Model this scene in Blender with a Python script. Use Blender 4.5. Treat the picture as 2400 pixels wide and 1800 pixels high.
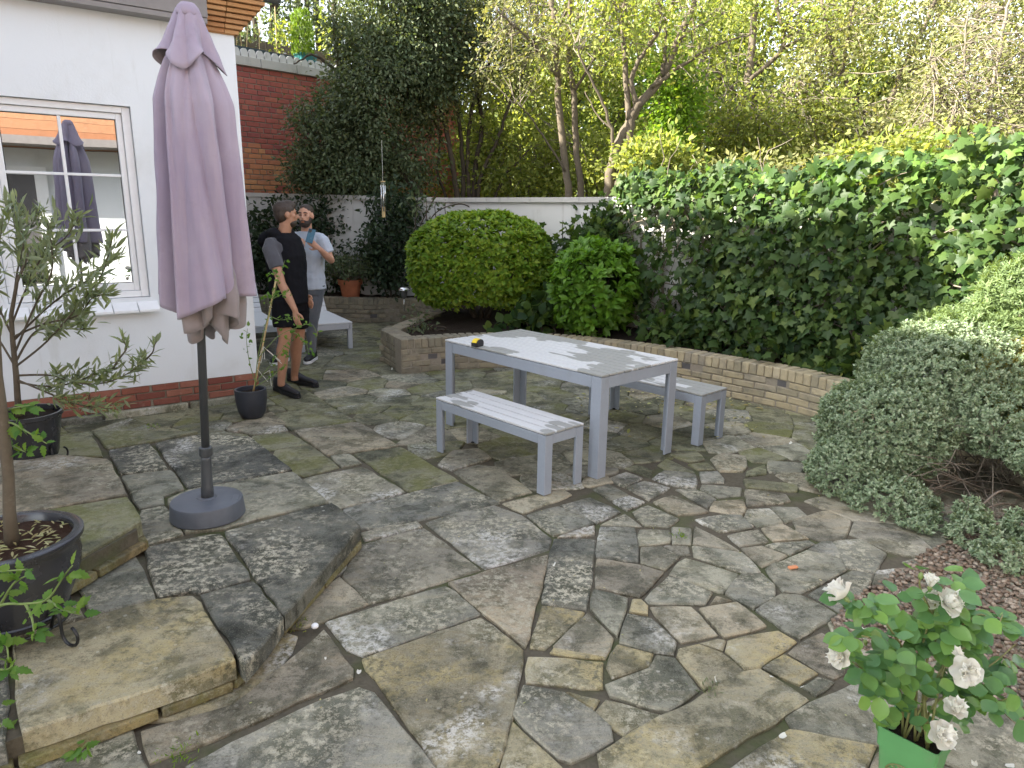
import bpy, math, random
import numpy as np
from mathutils import Vector, Matrix
for o in list(bpy.data.objects): bpy.data.objects.remove(o)
random.seed(7); RS=np.random.RandomState(11)
sc=bpy.context.scene; COL=sc.collection
# ---------------------------------------------------------------- camera
F_PX,PITCH,ROLL,CAM_H=1655.99,.2409,.0153,1.73
cp,sp,cr,sr=math.cos(PITCH),math.sin(PITCH),math.cos(ROLL),math.sin(ROLL)
cam=bpy.data.cameras.new('camera'); camo=bpy.data.objects.new('camera',cam); COL.objects.link(camo)
cam.sensor_width=36; cam.lens=F_PX/2400*36; cam.clip_end=600; cam.clip_start=.05
R_=Vector((1,0,0)); U_=Vector((0,sp,cp)); FW=Vector((0,cp,-sp))
RR=R_*cr+U_*sr; UU=-R_*sr+U_*cr
camo.matrix_world=Matrix(((RR.x,UU.x,-FW.x,0),(RR.y,UU.y,-FW.y,0),(RR.z,UU.z,-FW.z,CAM_H),(0,0,0,1)))
sc.camera=camo
# ---------------------------------------------------------------- sky, sun, exposure
SUN_EL=math.radians(33); SUN_AZ=math.radians(100)      # azimuth measured left of straight ahead
w=bpy.data.worlds.new('World'); sc.world=w; w.use_nodes=True
nt=w.node_tree; bg=nt.nodes['Background']; sky=nt.nodes.new('ShaderNodeTexSky')
sky.sky_type='NISHITA'; sky.sun_disc=False; sky.sun_elevation=SUN_EL; sky.sun_rotation=-SUN_AZ
sky.air_density=1.0; sky.dust_density=1.5; sky.ozone_density=1.0
bw=nt.nodes.new('ShaderNodeRGBToBW'); mxw=nt.nodes.new('ShaderNodeMix'); mxw.data_type='RGBA'; mxw.inputs[0].default_value=.68   # thin high cloud
nt.links.new(sky.outputs[0],bw.inputs[0]); nt.links.new(sky.outputs[0],mxw.inputs[6]); nt.links.new(bw.outputs[0],mxw.inputs[7]); nt.links.new(mxw.outputs[2],bg.inputs[0]); bg.inputs[1].default_value=.15
sl=bpy.data.lights.new('sun','SUN'); sl.energy=4.6; sl.angle=math.radians(.6); sl.color=(1,.94,.82)
so=bpy.data.objects.new('sun',sl); COL.objects.link(so)
sdir=Vector((-math.sin(SUN_AZ)*math.cos(SUN_EL),math.cos(SUN_AZ)*math.cos(SUN_EL),math.sin(SUN_EL)))
so.rotation_euler=sdir.to_track_quat('Z','Y').to_euler(); so.location=(-6,2,9)
vs=sc.view_settings; vs.view_transform='Standard'; vs.look='None'; vs.exposure=2.5; vs.gamma=1; vs.use_curve_mapping=False
sc.render.engine='CYCLES'
sc.cycles.max_bounces=8; sc.cycles.transparent_max_bounces=8; sc.cycles.use_denoising=True
# ---------------------------------------------------------------- helpers
def ray(px,py):
    x=px-1200; y=py-900
    a=cr*x+sr*y; b=-sr*x+cr*y
    X=a/F_PX; u=-b/F_PX
    return np.array([X,cp+u*sp,-sp+u*cp])
def P(px,py,z=0.):
    d=ray(px,py); t=(z-CAM_H)/d[2]; return np.array([d[0]*t,d[1]*t,z])
def PD(px,py,y):
    d=ray(px,py); t=y/d[1]; return np.array([d[0]*t,y,CAM_H+d[2]*t])
def smooth_path3(pts,k=6):
    pts=[np.array(p,float) for p in pts]; out=[]
    for i in range(len(pts)-1):
        p0=pts[max(i-1,0)];p1=pts[i];p2=pts[i+1];p3=pts[min(i+2,len(pts)-1)]
        for j in range(k):
            t=j/k; out.append(.5*((2*p1)+(-p0+p2)*t+(2*p0-5*p1+4*p2-p3)*t*t+(-p0+3*p1-3*p2+p3)*t**3))
    out.append(pts[-1]); return out
WM={}
def par(o,p,inv=True):
    o.parent=p
    if inv and p.name in WM: o.matrix_parent_inverse=WM[p.name].inverted()
def tag(o,label=None,cat=None,group=None,kind=None):
    if label: o['label']=label
    if cat: o['category']=cat
    if group: o['group']=group
    if kind: o['kind']=kind
    return o
def thing(name,label,cat,loc=(0,0,0),group=None):
    o=bpy.data.objects.new(name,None); COL.objects.link(o); o.location=loc; o.empty_display_size=.1
    WM[o.name]=Matrix.Translation(Vector(loc)); return tag(o,label,cat,group)
def link(name,me,mats=None,parent=None,mw=None):
    o=bpy.data.objects.new(name,me); COL.objects.link(o)
    if mats is not None and not me.materials:
        for m in (mats if isinstance(mats,(list,tuple)) else [mats]): me.materials.append(m)
    if mw is not None: o.matrix_basis=mw
    if parent is not None: par(o,parent)
    return o
class MB:
    def __init__(s): s.v=[]; s.f=[]; s.mi=[]; s.cur=0
    def add(s,vs,fs):
        b=len(s.v); s.v.extend([tuple(map(float,v)) for v in vs])
        for f in fs: s.f.append([b+i for i in f]); s.mi.append(s.cur)
        return s
    def box(s,c,d,rz=0,M=None):
        x,y,z=[k/2 for k in d]; vs=[(i*x,j*y,k*z) for k in(-1,1) for j in(-1,1) for i in(-1,1)]
        ca,sa=math.cos(rz),math.sin(rz)
        if M is None: vs=[(c[0]+a*ca-b*sa,c[1]+a*sa+b*ca,c[2]+e) for a,b,e in vs]
        else: vs=[tuple(M@Vector((c[0]+a,c[1]+b,c[2]+e))) for a,b,e in vs]
        return s.add(vs,[(0,2,3,1),(4,5,7,6),(0,1,5,4),(2,6,7,3),(0,4,6,2),(1,3,7,5)])
    def tube(s,pts,rad,n=8,cap=True,flat=1.0):
        pts=[Vector(p) for p in pts]; k=len(pts)
        if not isinstance(rad,(list,tuple,np.ndarray)): rad=[rad]*k
        ref=None; vs=[]
        for i,p in enumerate(pts):
            t=(pts[min(i+1,k-1)]-pts[max(i-1,0)])
            if t.length<1e-9: t=Vector((0,0,1))
            t.normalize()
            if ref is None:
                ref=Vector((0,0,1)) if abs(t.z)<.9 else Vector((1,0,0))
            x=(ref-t*ref.dot(t)); 
            if x.length<1e-6: x=t.orthogonal()
            x.normalize(); ref=x; y=t.cross(x)
            for j in range(n):
                a=2*math.pi*j/n; vs.append(p+(x*math.cos(a)+y*math.sin(a)*flat)*rad[i])
        fs=[(i*n+j,i*n+(j+1)%n,(i+1)*n+(j+1)%n,(i+1)*n+j) for i in range(k-1) for j in range(n)]
        if cap: fs+= [tuple(range(n-1,-1,-1)),tuple((k-1)*n+j for j in range(n))]
        return s.add(vs,fs)
    def lathe(s,prof,c=(0,0,0),n=40,cap0=False,cap1=False,axis=None):
        vs=[]
        for r,z in prof:
            for j in range(n):
                a=2*math.pi*j/n; vs.append((c[0]+r*math.cos(a),c[1]+r*math.sin(a),c[2]+z))
        k=len(prof)
        fs=[(i*n+j,i*n+(j+1)%n,(i+1)*n+(j+1)%n,(i+1)*n+j) for i in range(k-1) for j in range(n)]
        if cap0: fs.append(tuple(range(n-1,-1,-1)))
        if cap1: fs.append(tuple((k-1)*n+j for j in range(n)))
        return s.add(vs,fs)
    def mesh(s,name,smooth=False):
        me=bpy.data.meshes.new(name); me.from_pydata(s.v,[],s.f)
        if max(s.mi or [0])>0: me.polygons.foreach_set('material_index',s.mi)
        if smooth: me.polygons.foreach_set('use_smooth',[True]*len(me.polygons))
        me.update(); return me
    def obj(s,name,mat,parent=None,smooth=False,bevel=0,seg=2):
        o=link(name,s.mesh(name,smooth),mat,parent)
        if bevel:
            m=o.modifiers.new('bevel','BEVEL'); m.width=bevel; m.segments=seg; m.limit_method='ANGLE'; m.angle_limit=.6
            if smooth is False and seg>1: m.harden_normals=False
        return o
def autosmooth(o,ang=40):
    me=o.data; me.polygons.foreach_set('use_smooth',[True]*len(me.polygons))
    try: me.set_sharp_from_angle(angle=math.radians(ang))
    except Exception: pass
    return o
# ---------------------------------------------------------------- node material helper
class NT:
    def __init__(s,name):
        s.m=bpy.data.materials.new(name); s.m.use_nodes=True; s.t=s.m.node_tree; s.n=s.t.nodes; s.b=s.n['Principled BSDF']; s.out=s.n['Material Output']
    def N(s,t,**k):
        n=s.n.new(t)
        for a,b in k.items(): setattr(n,a,b)
        return n
    def L(s,a,b): s.t.links.new(a,b)
    def put(s,sock,v):
        if isinstance(v,bpy.types.NodeSocket): s.L(v,sock)
        elif isinstance(v,tuple) and len(v)==3 and sock.type=='RGBA': sock.default_value=(*v,1)
        else: sock.default_value=v
    def pos(s,rnd=0.):
        g=s.N('ShaderNodeNewGeometry'); p=g.outputs['Position']
        if rnd:
            oi=s.N('ShaderNodeObjectInfo'); v=s.N('ShaderNodeVectorMath',operation='SCALE'); cx=s.N('ShaderNodeCombineXYZ')
            s.L(oi.outputs['Random'],cx.inputs[0]); s.L(oi.outputs['Random'],cx.inputs[1])
            s.L(cx.outputs[0],v.inputs[0]); v.inputs['Scale'].default_value=rnd
            a=s.N('ShaderNodeVectorMath',operation='ADD'); s.L(p,a.inputs[0]); s.L(v.outputs[0],a.inputs[1]); p=a.outputs[0]
        return p
    def objco(s): return s.N('ShaderNodeTexCoord').outputs['Object']
    def scale(s,v,sc):
        m=s.N('ShaderNodeVectorMath',operation='MULTIPLY'); s.L(v,m.inputs[0]); m.inputs[1].default_value=sc; return m.outputs[0]
    def rnd(s): return s.N('ShaderNodeObjectInfo').outputs['Random']
    def island(s):
        a=s.N('ShaderNodeNewGeometry').outputs['Random Per Island']; return s.math('FRACT',s.math('ADD',a,s.rnd()))
    def math(s,op,a,b=None,c=None,clamp=False):
        n=s.N('ShaderNodeMath',operation=op,use_clamp=clamp); s.put(n.inputs[0],a)
        if b is not None: s.put(n.inputs[1],b)
        if c is not None: s.put(n.inputs[2],c)
        return n.outputs[0]
    def noise(s,v,scale,detail=4,rough=.55,dist=0.,out=0):
        n=s.N('ShaderNodeTexNoise'); s.L(v,n.inputs['Vector']); n.inputs['Scale'].default_value=scale
        n.inputs['Detail'].default_value=detail; n.inputs['Roughness'].default_value=rough; n.inputs['Distortion'].default_value=dist
        return n.outputs[out]
    def vor(s,v,scale,feature='F1'):
        n=s.N('ShaderNodeTexVoronoi',feature=feature); s.L(v,n.inputs['Vector']); n.inputs['Scale'].default_value=scale; return n.outputs['Distance']
    def step(s,f,a,b):
        n=s.N('ShaderNodeMapRange',clamp=True); s.put(n.inputs[0],f); n.inputs[1].default_value=a; n.inputs[2].default_value=b; n.inputs[3].default_value=0; n.inputs[4].default_value=1
        n.interpolation_type='SMOOTHSTEP'; return n.outputs[0]
    def ramp(s,f,stops,const=False):
        n=s.N('ShaderNodeValToRGB'); s.put(n.inputs[0],f); e=n.color_ramp.elements
        if const: n.color_ramp.interpolation='CONSTANT'
        while len(e)<len(stops): e.new(.5)
        for k,(p,c) in zip(e,stops): k.position=p; k.color=(*c,1)
        return n.outputs[0]
    def mix(s,f,a,b,mode='MIX'):
        n=s.N('ShaderNodeMix',data_type='RGBA',blend_type=mode); s.put(n.inputs[0],f); s.put(n.inputs[6],a); s.put(n.inputs[7],b); return n.outputs[2]
    def bump(s,h,strength=.3,dist=.01,nrm=None):
        n=s.N('ShaderNodeBump'); n.inputs['Strength'].default_value=strength; n.inputs['Distance'].default_value=dist; s.L(h,n.inputs['Height'])
        if nrm is not None: s.L(nrm,n.inputs['Normal'])
        return n.outputs[0]
    def done(s,col,rough=.6,nrm=None,spec=.5,metal=0.,**k):
        s.put(s.b.inputs['Base Color'],col); s.put(s.b.inputs['Roughness'],rough); s.b.inputs['Specular IOR Level'].default_value=spec
        s.put(s.b.inputs['Metallic'],metal)
        if nrm is not None: s.L(nrm,s.b.inputs['Normal'])
        for a,v in k.items(): s.put(s.b.inputs[a.replace('_',' ')],v)
        return s.m
def plain(name,col,rough=.5,var=.15,scale=25,bump=.1,spec=.5,metal=0.,bd=.003,dirt=None):
    m=NT(name); p=m.pos(3.); n=m.noise(p,scale,5); big=m.noise(p,2.5,4)
    f=m.math('MULTIPLY_ADD',n,.6,m.math('MULTIPLY',big,.4))
    c=m.ramp(f,[(.3,tuple(x*(1-var) for x in col)),(.7,tuple(min(1,x*(1+var)) for x in col))])
    if dirt: c=m.mix(m.math('MULTIPLY',m.step(m.noise(p,6,7,.65),.5,.75),dirt[1]),c,dirt[0])
    return m.done(c,m.math('MULTIPLY_ADD',n,.25,rough-.12),m.bump(n,bump,bd),spec,metal)
def leafmat(name,cols,trans=.4,rough=.4,spec=.4,tcol=1.5,under=None,tint=(1.25,1.2,.5)):
    m=NT(name); r=m.island(); k=len(cols)
    c=m.ramp(r,[(i/max(1,k-1),col) for i,col in enumerate(cols)])
    nz=m.noise(m.pos(),40,2); c=m.mix(m.math('MULTIPLY',nz,.35),c,m.mix(1.,c,(.55,.6,.45),'MULTIPLY'))
    if under:
        c=m.mix(m.N('ShaderNodeNewGeometry').outputs['Backfacing'],c,under)
    m.done(c,rough,None,spec)
    t=m.N('ShaderNodeBsdfTranslucent'); m.L(m.mix(1.,c,tuple(x*tcol for x in tint),'MULTIPLY'),t.inputs[0])
    mx=m.N('ShaderNodeMixShader'); mx.inputs[0].default_value=trans; m.L(m.b.outputs[0],mx.inputs[1]); m.L(t.outputs[0],mx.inputs[2]); m.L(mx.outputs[0],m.out.inputs[0])
    return m.m
# ---------------------------------------------------------------- materials
def stone_mat(name,stops,lich=.5,moss=0.,yel=0.):
    m=NT(name); p=m.pos(41.); r=m.rnd()
    base=m.ramp(r,stops)
    big=m.noise(p,1.3,5,.6,.5); mid=m.noise(p,4.5,10,.68,.5); fine=m.noise(p,26,9,.76); grit=m.noise(p,150,6,.75); layer=m.noise(m.scale(p,(1.,3.4,1.)),2.6,9,.66,1.4)
    wav=m.noise(p,9.,10,.72,.3)
    c=m.mix(m.step(big,.36,.66),m.mix(1.,base,(.62,.61,.60),'MULTIPLY'),m.mix(1.,base,(1.22,1.18,1.10),'MULTIPLY'))
    c=m.mix(m.math('MULTIPLY',m.step(layer,.48,.66),.5),c,m.mix(1.,c,(1.10,1.0,.82),'MULTIPLY'))
    c=m.mix(m.math('MULTIPLY',m.step(mid,.47,.57),.72),c,m.mix(1.,c,(.325,.345,.30),'MULTIPLY'))          # algae film
    c=m.mix(m.math('MULTIPLY',m.step(wav,.51,.60),.55),c,m.mix(1.,c,(.395,.405,.355),'MULTIPLY'))
    c=m.mix(m.math('MULTIPLY',m.step(fine,.49,.59),.65),c,m.mix(1.,c,(.42,.42,.40),'MULTIPLY'))
    lm=m.math('MULTIPLY',m.step(m.noise(p,2.1,8,.62,.4),.42,.62),m.step(m.math('MULTIPLY_ADD',grit,.35,m.math('MULTIPLY',fine,.65)),.485,.545))
    c=m.mix(m.math('MULTIPLY',lm,lich),c,(.66,.61,.47))
    wl=m.math('MULTIPLY',m.step(m.noise(p,1.5,7,.6,.3),.55,.68),m.step(m.noise(p,34,9,.78),.44,.56))
    c=m.mix(m.math('MULTIPLY',wl,lich),c,(.76,.74,.68))
    sp=m.math('MULTIPLY',m.step(m.vor(p,17.),.16,.10),m.step(m.noise(p,3.1,4,.6),.5,.62))
    c=m.mix(m.math('MULTIPLY',sp,.55*lich),c,(.60,.58,.50))
    if yel: c=m.mix(m.math('MULTIPLY',m.math('MULTIPLY',m.step(m.noise(p,1.7,6,.62,.4),.46,.64),m.step(fine,.40,.56)),yel),c,(.52,.42,.19))
    if moss: c=m.mix(m.math('MULTIPLY',m.step(m.noise(p,2.1,8,.66,.3),.46,.64),moss),c,(.15,.155,.038))
    c=m.mix(m.math('MULTIPLY',m.step(grit,.53,.62),.7),c,m.mix(1.,c,(.30,.30,.28),'MULTIPLY'))
    c=m.mix(m.math('MULTIPLY',m.step(m.noise(p,190,5,.75),.57,.65),.45*lich),c,(.58,.55,.45))
    h=m.math('ADD',m.math('MULTIPLY',layer,1.2),m.math('ADD',m.math('MULTIPLY',fine,.5),m.math('ADD',m.math('MULTIPLY',lm,.12),m.math('MULTIPLY',grit,.12))))
    return m.done(c,m.math('MULTIPLY_ADD',fine,.3,.55),m.bump(h,.7,.014),.3)
GREY=[(0,(.195,.20,.175)),(.3,(.27,.27,.22)),(.6,(.33,.325,.255)),(.8,(.34,.315,.24)),(1,(.26,.265,.24))]
TAN=[(0,(.37,.315,.235)),(.4,(.33,.30,.225)),(.7,(.37,.33,.25)),(1,(.29,.275,.22))]
M={}
M['stone']=stone_mat('flagstone_grey',GREY,.75,.12)
M['stone_tan']=stone_mat('flagstone_tan',TAN,.6,.08)
M['stone_moss']=stone_mat('flagstone_mossy',[(0,(.20,.205,.135)),(.5,(.25,.245,.165)),(1,(.22,.225,.165))],.45,.75)
M['stone_yel']=stone_mat('flagstone_lichen',[(0,(.29,.27,.19)),(.5,(.36,.325,.22)),(1,(.31,.29,.205))],.7,.12,.65)
M['riser']=stone_mat('riser_stone',[(0,(.23,.18,.095)),(.5,(.29,.23,.12)),(1,(.20,.165,.09))],.35,.6,.3)
M['stone_dark']=stone_mat('flagstone_dark',[(0,(.10,.105,.095)),(.5,(.135,.138,.118)),(1,(.115,.12,.107))],.9,.10)
def joint_mat(name,a,b,moss):
    m=NT(name); p=m.pos(); n=m.noise(p,30,7,.7); q=m.noise(p,2.2,6)
    c=m.mix(n,a,b); c=m.mix(m.math('MULTIPLY',m.step(q,.48,.62),moss),c,(.06,.085,.02))
    return m.done(c,.9,m.bump(n,.8,.01),.2)
M['joint']=joint_mat('joint_mortar',(.035,.030,.022),(.17,.148,.105),.55)
def brick_mat(name,cols,soot,sootc,dust=.3,dustc=(.45,.42,.36)):
    m=NT(name); p=m.pos(23.); r=m.rnd(); k=len(cols)
    c=m.ramp(r,[(i/(k-1),x) for i,x in enumerate(cols)])
    a=m.noise(p,9,7,.65); f=m.noise(p,70,6,.7)
    c=m.mix(m.math('MULTIPLY',m.step(a,.45,.7),soot),c,sootc)
    c=m.mix(m.math('MULTIPLY',m.step(m.noise(p,14,6,.7),.55,.72),dust),c,dustc)
    c=m.mix(m.math('MULTIPLY',f,.4),c,m.mix(1.,c,(.5,.5,.5),'MULTIPLY'))
    return m.done(c,.85,m.bump(m.math('ADD',f,a),.5,.006),.25)
M['stock']=brick_mat('yellow_stock_brick',[(.36,.30,.185),(.44,.37,.235),(.28,.245,.165),(.50,.42,.27),(.32,.28,.205)],.55,(.13,.125,.105),.3)
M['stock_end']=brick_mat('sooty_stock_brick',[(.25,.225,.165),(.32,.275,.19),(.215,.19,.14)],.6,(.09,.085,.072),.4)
M['redbrick']=brick_mat('dark_red_brick',[(.42,.12,.095),(.50,.145,.11),(.36,.105,.095),(.54,.18,.12),(.39,.115,.10)],.25,(.09,.035,.032),.12)
M['orangebrick']=brick_mat('orange_brick',[(.68,.29,.14),(.62,.25,.13),(.72,.36,.17),(.48,.16,.11),(.66,.28,.14)],.2,(.18,.06,.04),.15)
M['tile_hung']=brick_mat('hung_clay_tile',[(.42,.20,.10),(.36,.16,.08),(.46,.24,.13),(.30,.13,.07)],.3,(.15,.07,.04),.2)
M['plinthbrick']=brick_mat('plinth_red_brick',[(.27,.09,.06),(.32,.12,.075),(.23,.075,.055),(.36,.15,.10)],.35,(.14,.06,.045),.3,(.42,.33,.27))
M['tile']=brick_mat('terracotta_tile',[(.50,.25,.10),(.56,.31,.14),(.44,.21,.09)],.35,(.30,.17,.08),.25,(.6,.45,.28))
M['mortar']=joint_mat('pale_mortar',(.20,.17,.13),(.34,.30,.24),.1)
M['mortar_red']=joint_mat('grey_mortar',(.22,.20,.165),(.40,.37,.31),.05)
def render_mat(name,col,stain,amt):
    m=NT(name); p=m.pos(); n=m.noise(p,1.2,6,.6); f=m.noise(p,60,5,.6); st=m.noise(m.scale(p,(6.,6.,.7)),1.4,6,.65)
    c=m.mix(m.math('MULTIPLY',m.step(n,.5,.75),amt),col,stain)
    c=m.mix(m.math('MULTIPLY',m.step(st,.55,.75),amt*.8),c,stain)
    return m.done(c,.8,m.bump(m.math('ADD',f,m.math('MULTIPLY',n,2.)),.25,.006),.3)
M['render']=render_mat('white_render',(.75,.77,.785),(.58,.58,.55),.65)
M['gwall']=render_mat('weathered_white_render',(.62,.61,.58),(.36,.34,.29),.7)
M['coping']=render_mat('weathered_coping',(.52,.50,.46),(.22,.21,.18),.8)
M['white']=plain('white_paint',(.80,.80,.80),.35,.04,20,.04)
M['fascia']=plain('grey_painted_timber',(.23,.21,.20),.5,.15,12,.1)
M['lead']=plain('dark_gutter',(.09,.085,.085),.45,.2,10,.1)
def glass_mat():
    m=NT('window_glass'); g=m.N('ShaderNodeBsdfGlossy'); g.inputs['Roughness'].default_value=.003; g.inputs[0].default_value=(.95,.97,1,1)
    m.L(m.bump(m.noise(m.pos(),1.6,1),.012,.05),g.inputs['Normal'])
    m.done((.012,.013,.014),.1,None,.5)
    fr=m.N('ShaderNodeFresnel'); fr.inputs[0].default_value=1.5
    mx=m.N('ShaderNodeMixShader'); m.put(mx.inputs[0],m.math('MULTIPLY_ADD',fr.outputs[0],.45,.55)); m.L(m.b.outputs[0],mx.inputs[1]); m.L(g.outputs[0],mx.inputs[2]); m.L(mx.outputs[0],m.out.inputs[0]); return m.m
M['glass']=glass_mat()
M['metal']=plain('grey_powder_coat',(.285,.315,.36),.42,.05,60,.05,dirt=((.22,.22,.21),.25))
def plank_mat():
    m=NT('pale_grey_planks'); co=m.objco(); sep=m.N('ShaderNodeSeparateXYZ'); m.L(co,sep.inputs[0])
    g=m.noise(m.scale(co,(2.5,110.,110.)),1.,4,.6)
    # damp patches: one cloud over the whole top, slipped along each board and tapering at its edges
    sh=m.N('ShaderNodeVectorMath',operation='SCALE'); sh.inputs[0].default_value=(.681,-.732,0); m.put(sh.inputs['Scale'],m.math('MULTIPLY',m.rnd(),.34))
    ad=m.N('ShaderNodeVectorMath',operation='ADD'); of=m.N('ShaderNodeVectorMath',operation='ADD'); m.L(m.pos(),of.inputs[0]); of.inputs[1].default_value=(3.3,1.2,.4)
    m.L(of.outputs[0],ad.inputs[0]); m.L(sh.outputs[0],ad.inputs[1])
    st=m.noise(ad.outputs[0],1.75,2,.45,.3)
    ed=m.math('MULTIPLY',m.math('POWER',m.math('ABSOLUTE',m.math('MULTIPLY',sep.outputs[1],27.)),2.),.022)
    dm=m.math('SUBTRACT',st,ed)
    c=m.mix(g,(.50,.50,.49),(.62,.62,.61)); c=m.mix(m.math('MULTIPLY',m.step(dm,.487,.500),.9),c,(.27,.27,.245))
    c=m.mix(m.math('MULTIPLY',m.step(m.noise(m.pos(),14,6,.7),.56,.75),.25),c,(.36,.36,.33))
    return m.done(c,.6,m.bump(g,.15,.002),.3)
M['plank']=plank_mat()
def fabric_mat(name,col,col2=None,scale=900,fade=.25,rough=.9):
    m=NT(name); p=m.pos(); n=m.noise(p,2.,5,.6); w=m.noise(p,scale,2); f=m.noise(p,9,6,.6)
    c=m.mix(m.step(n,.35,.7),col,col2 or tuple(min(1,x*(1+fade)) for x in col))
    c=m.mix(m.math('MULTIPLY',w,.3),c,m.mix(1.,c,(.6,.6,.6),'MULTIPLY'))
    return m.done(c,rough,m.bump(m.math('ADD',w,m.math('MULTIPLY',f,1.)),.25,.004),.15,Sheen_Weight=.25)
M['canopy']=fabric_mat('mauve_canvas',(.345,.275,.35),(.41,.335,.395))
def canvas_mat():
    m=NT('mauve_canvas'); p=m.pos(); n=m.noise(p,2.,5,.6); w=m.noise(p,700,2); f=m.noise(p,12,7,.65); st=m.noise(m.scale(p,(9.,9.,.8)),1.6,6,.65)
    c=m.mix(m.step(n,.35,.7),(.35,.295,.385),(.42,.365,.45))
    c=m.mix(m.math('MULTIPLY',m.step(st,.48,.68),.45),c,(.45,.37,.41)); c=m.mix(m.math('MULTIPLY',m.step(m.noise(p,5,6,.7),.56,.72),.35),c,(.27,.225,.27))
    c=m.mix(m.math('MULTIPLY',w,.35),c,m.mix(1.,c,(.6,.6,.6),'MULTIPLY'))
    return m.done(c,.9,m.bump(m.math('ADD',m.math('MULTIPLY',w,.6),f),.45,.006),.15,Sheen_Weight=.15)
M['canopy']=canvas_mat()
M['canopy_in']=fabric_mat('faded_canvas_underside',(.26,.225,.225),(.31,.27,.26))
M['pole']=plain('dark_grey_aluminium',(.085,.09,.095),.4,.12,20,.05,metal=.3)
M['base']=plain('grey_plastic_base',(.095,.105,.125),.45,.12,40,.06)
M['pot_black']=plain('charcoal_glazed_pot',(.026,.027,.032),.24,.2,12,.06,spec=.7,dirt=((.06,.06,.06),.25))
M['pot_navy']=plain('matt_slate_pot',(.028,.032,.042),.5,.15,20,.06)
M['terracotta']=plain('terracotta_pot',(.42,.14,.065),.75,.2,14,.1)
M['green_pot']=plain('green_plastic_pot',(.085,.245,.085),.5,.15,8,.06,dirt=((.17,.24,.13),.55))
M['teal']=plain('teal_plastic',(.02,.16,.17),.45,.1)
M['navyplastic']=plain('slate_trough',(.035,.06,.075),.5,.15)
M['iron']=plain('black_iron',(.012,.012,.013),.35,.2,30,.1)
def soil_mat(name,a,b,c3):
    m=NT(name); p=m.pos(); n=m.noise(p,55,7,.75); v=m.vor(p,70)
    c=m.mix(n,a,b); c=m.mix(m.math('MULTIPLY',m.step(v,.0,.16),.0),c,c3); c=m.mix(m.step(m.noise(p,120,4,.7),.62,.7),c,c3)
    return m.done(c,.95,m.bump(n,1.,.03),.2)
M['soil']=soil_mat('dark_soil',(.012,.009,.007),(.06,.042,.028),(.16,.12,.08))
M['mulch']=soil_mat('bark_mulch',(.03,.017,.012),(.12,.065,.04),(.26,.18,.12))
M['bark']=brick_mat('bark_grey_brown',[(.125,.10,.07),(.16,.13,.092),(.10,.08,.056)],.5,(.07,.055,.04),.3,(.30,.27,.21))
M['bark_dark']=brick_mat('bark_dark',[(.065,.05,.036),(.09,.07,.05),(.055,.045,.03)],.5,(.03,.024,.018),.1,(.2,.18,.13))
M['twig']=plain('dry_twigs',(.175,.145,.11),.8,.3,30,.1)
M['bamboo']=plain('bamboo_cane',(.52,.38,.18),.5,.2,18,.1)
M['string']=plain('garden_twine',(.72,.70,.62),.8,.05)
M['greenstem']=plain('green_stem',(.16,.22,.06),.5,.2)
M['stem_red']=plain('rose_cane',(.20,.20,.07),.5,.3)
M['pebble']=brick_mat('gravel_pebbles',[(.20,.115,.085),(.34,.24,.19),(.14,.095,.075),(.46,.37,.31),(.25,.15,.11),(.55,.48,.42)],.3,(.12,.08,.06),.15)
def pebble_island():
    m=NT('gravel'); r=m.island()
    c=m.ramp(r,[(0,(.12,.08,.05)),(.25,(.25,.18,.12)),(.5,(.075,.055,.04)),(.75,(.40,.33,.25)),(1,(.17,.12,.08))])
    n=m.noise(m.pos(),120,4); return m.done(m.mix(m.math('MULTIPLY',n,.4),c,(.11,.08,.06)),.6,m.bump(n,.3,.003),.4)
M['gravel']=pebble_island()
M['petal']=leafmat('white_petal',[(.88,.87,.82),(.90,.89,.86),(.88,.84,.78)],.45,.6,.2,1.,None,(1.,.98,.93))
M['lf_tree']=leafmat('leaf_yellow_green',[(.13,.175,.04),(.22,.26,.06),(.34,.36,.10),(.06,.095,.022)],.38,.55,.2,1.6)
M['lf_tree2']=leafmat('leaf_olive_green',[(.14,.16,.06),(.21,.22,.09),(.31,.30,.14),(.06,.08,.03)],.34,.55,.2,1.5)
M['lf_lime']=leafmat('leaf_bright_green',[(.12,.22,.025),(.19,.29,.035),(.08,.16,.02)],.5,.5,.2,1.5)
M['lf_dark']=leafmat('leaf_dark_evergreen',[(.07,.105,.055),(.105,.14,.072),(.16,.185,.10),(.05,.075,.04)],.3,.5,.25,1.3)
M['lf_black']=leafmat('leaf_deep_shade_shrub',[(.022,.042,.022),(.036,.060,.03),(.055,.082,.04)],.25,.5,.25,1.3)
M['lf_ivy']=leafmat('ivy_leaf',[(.028,.058,.019),(.042,.082,.023),(.075,.125,.030),(.020,.044,.019),(.13,.185,.042)],.35,.48,.22,1.7)
M['lf_ivy2']=leafmat('sunlit_tone_ivy_leaf',[(.10,.19,.04),(.15,.25,.05),(.07,.14,.035),(.20,.28,.07)],.4,.5,.22,1.6)  # brighter, yellower ivy leaf; sunlight on the top painted into its colour
M['lf_bush']=leafmat('laurel_leaf',[(.11,.21,.02),(.17,.29,.028),(.28,.36,.04),(.07,.15,.018)],.35,.45,.25,1.4)
M['lf_bush2']=leafmat('choisya_leaf',[(.10,.22,.022),(.145,.28,.03),(.07,.16,.02)],.35,.40,.3,1.4)
M['lf_hebe']=leafmat('hebe_leaf',[(.17,.24,.14),(.25,.33,.20),(.40,.46,.32),(.10,.155,.09)],.25,.55,.3,1.2)
M['lf_lav']=leafmat('pale_shrub_leaf',[(.17,.24,.10),(.22,.29,.13),(.13,.19,.09)],.4,.5,.3,1.3)
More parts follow.
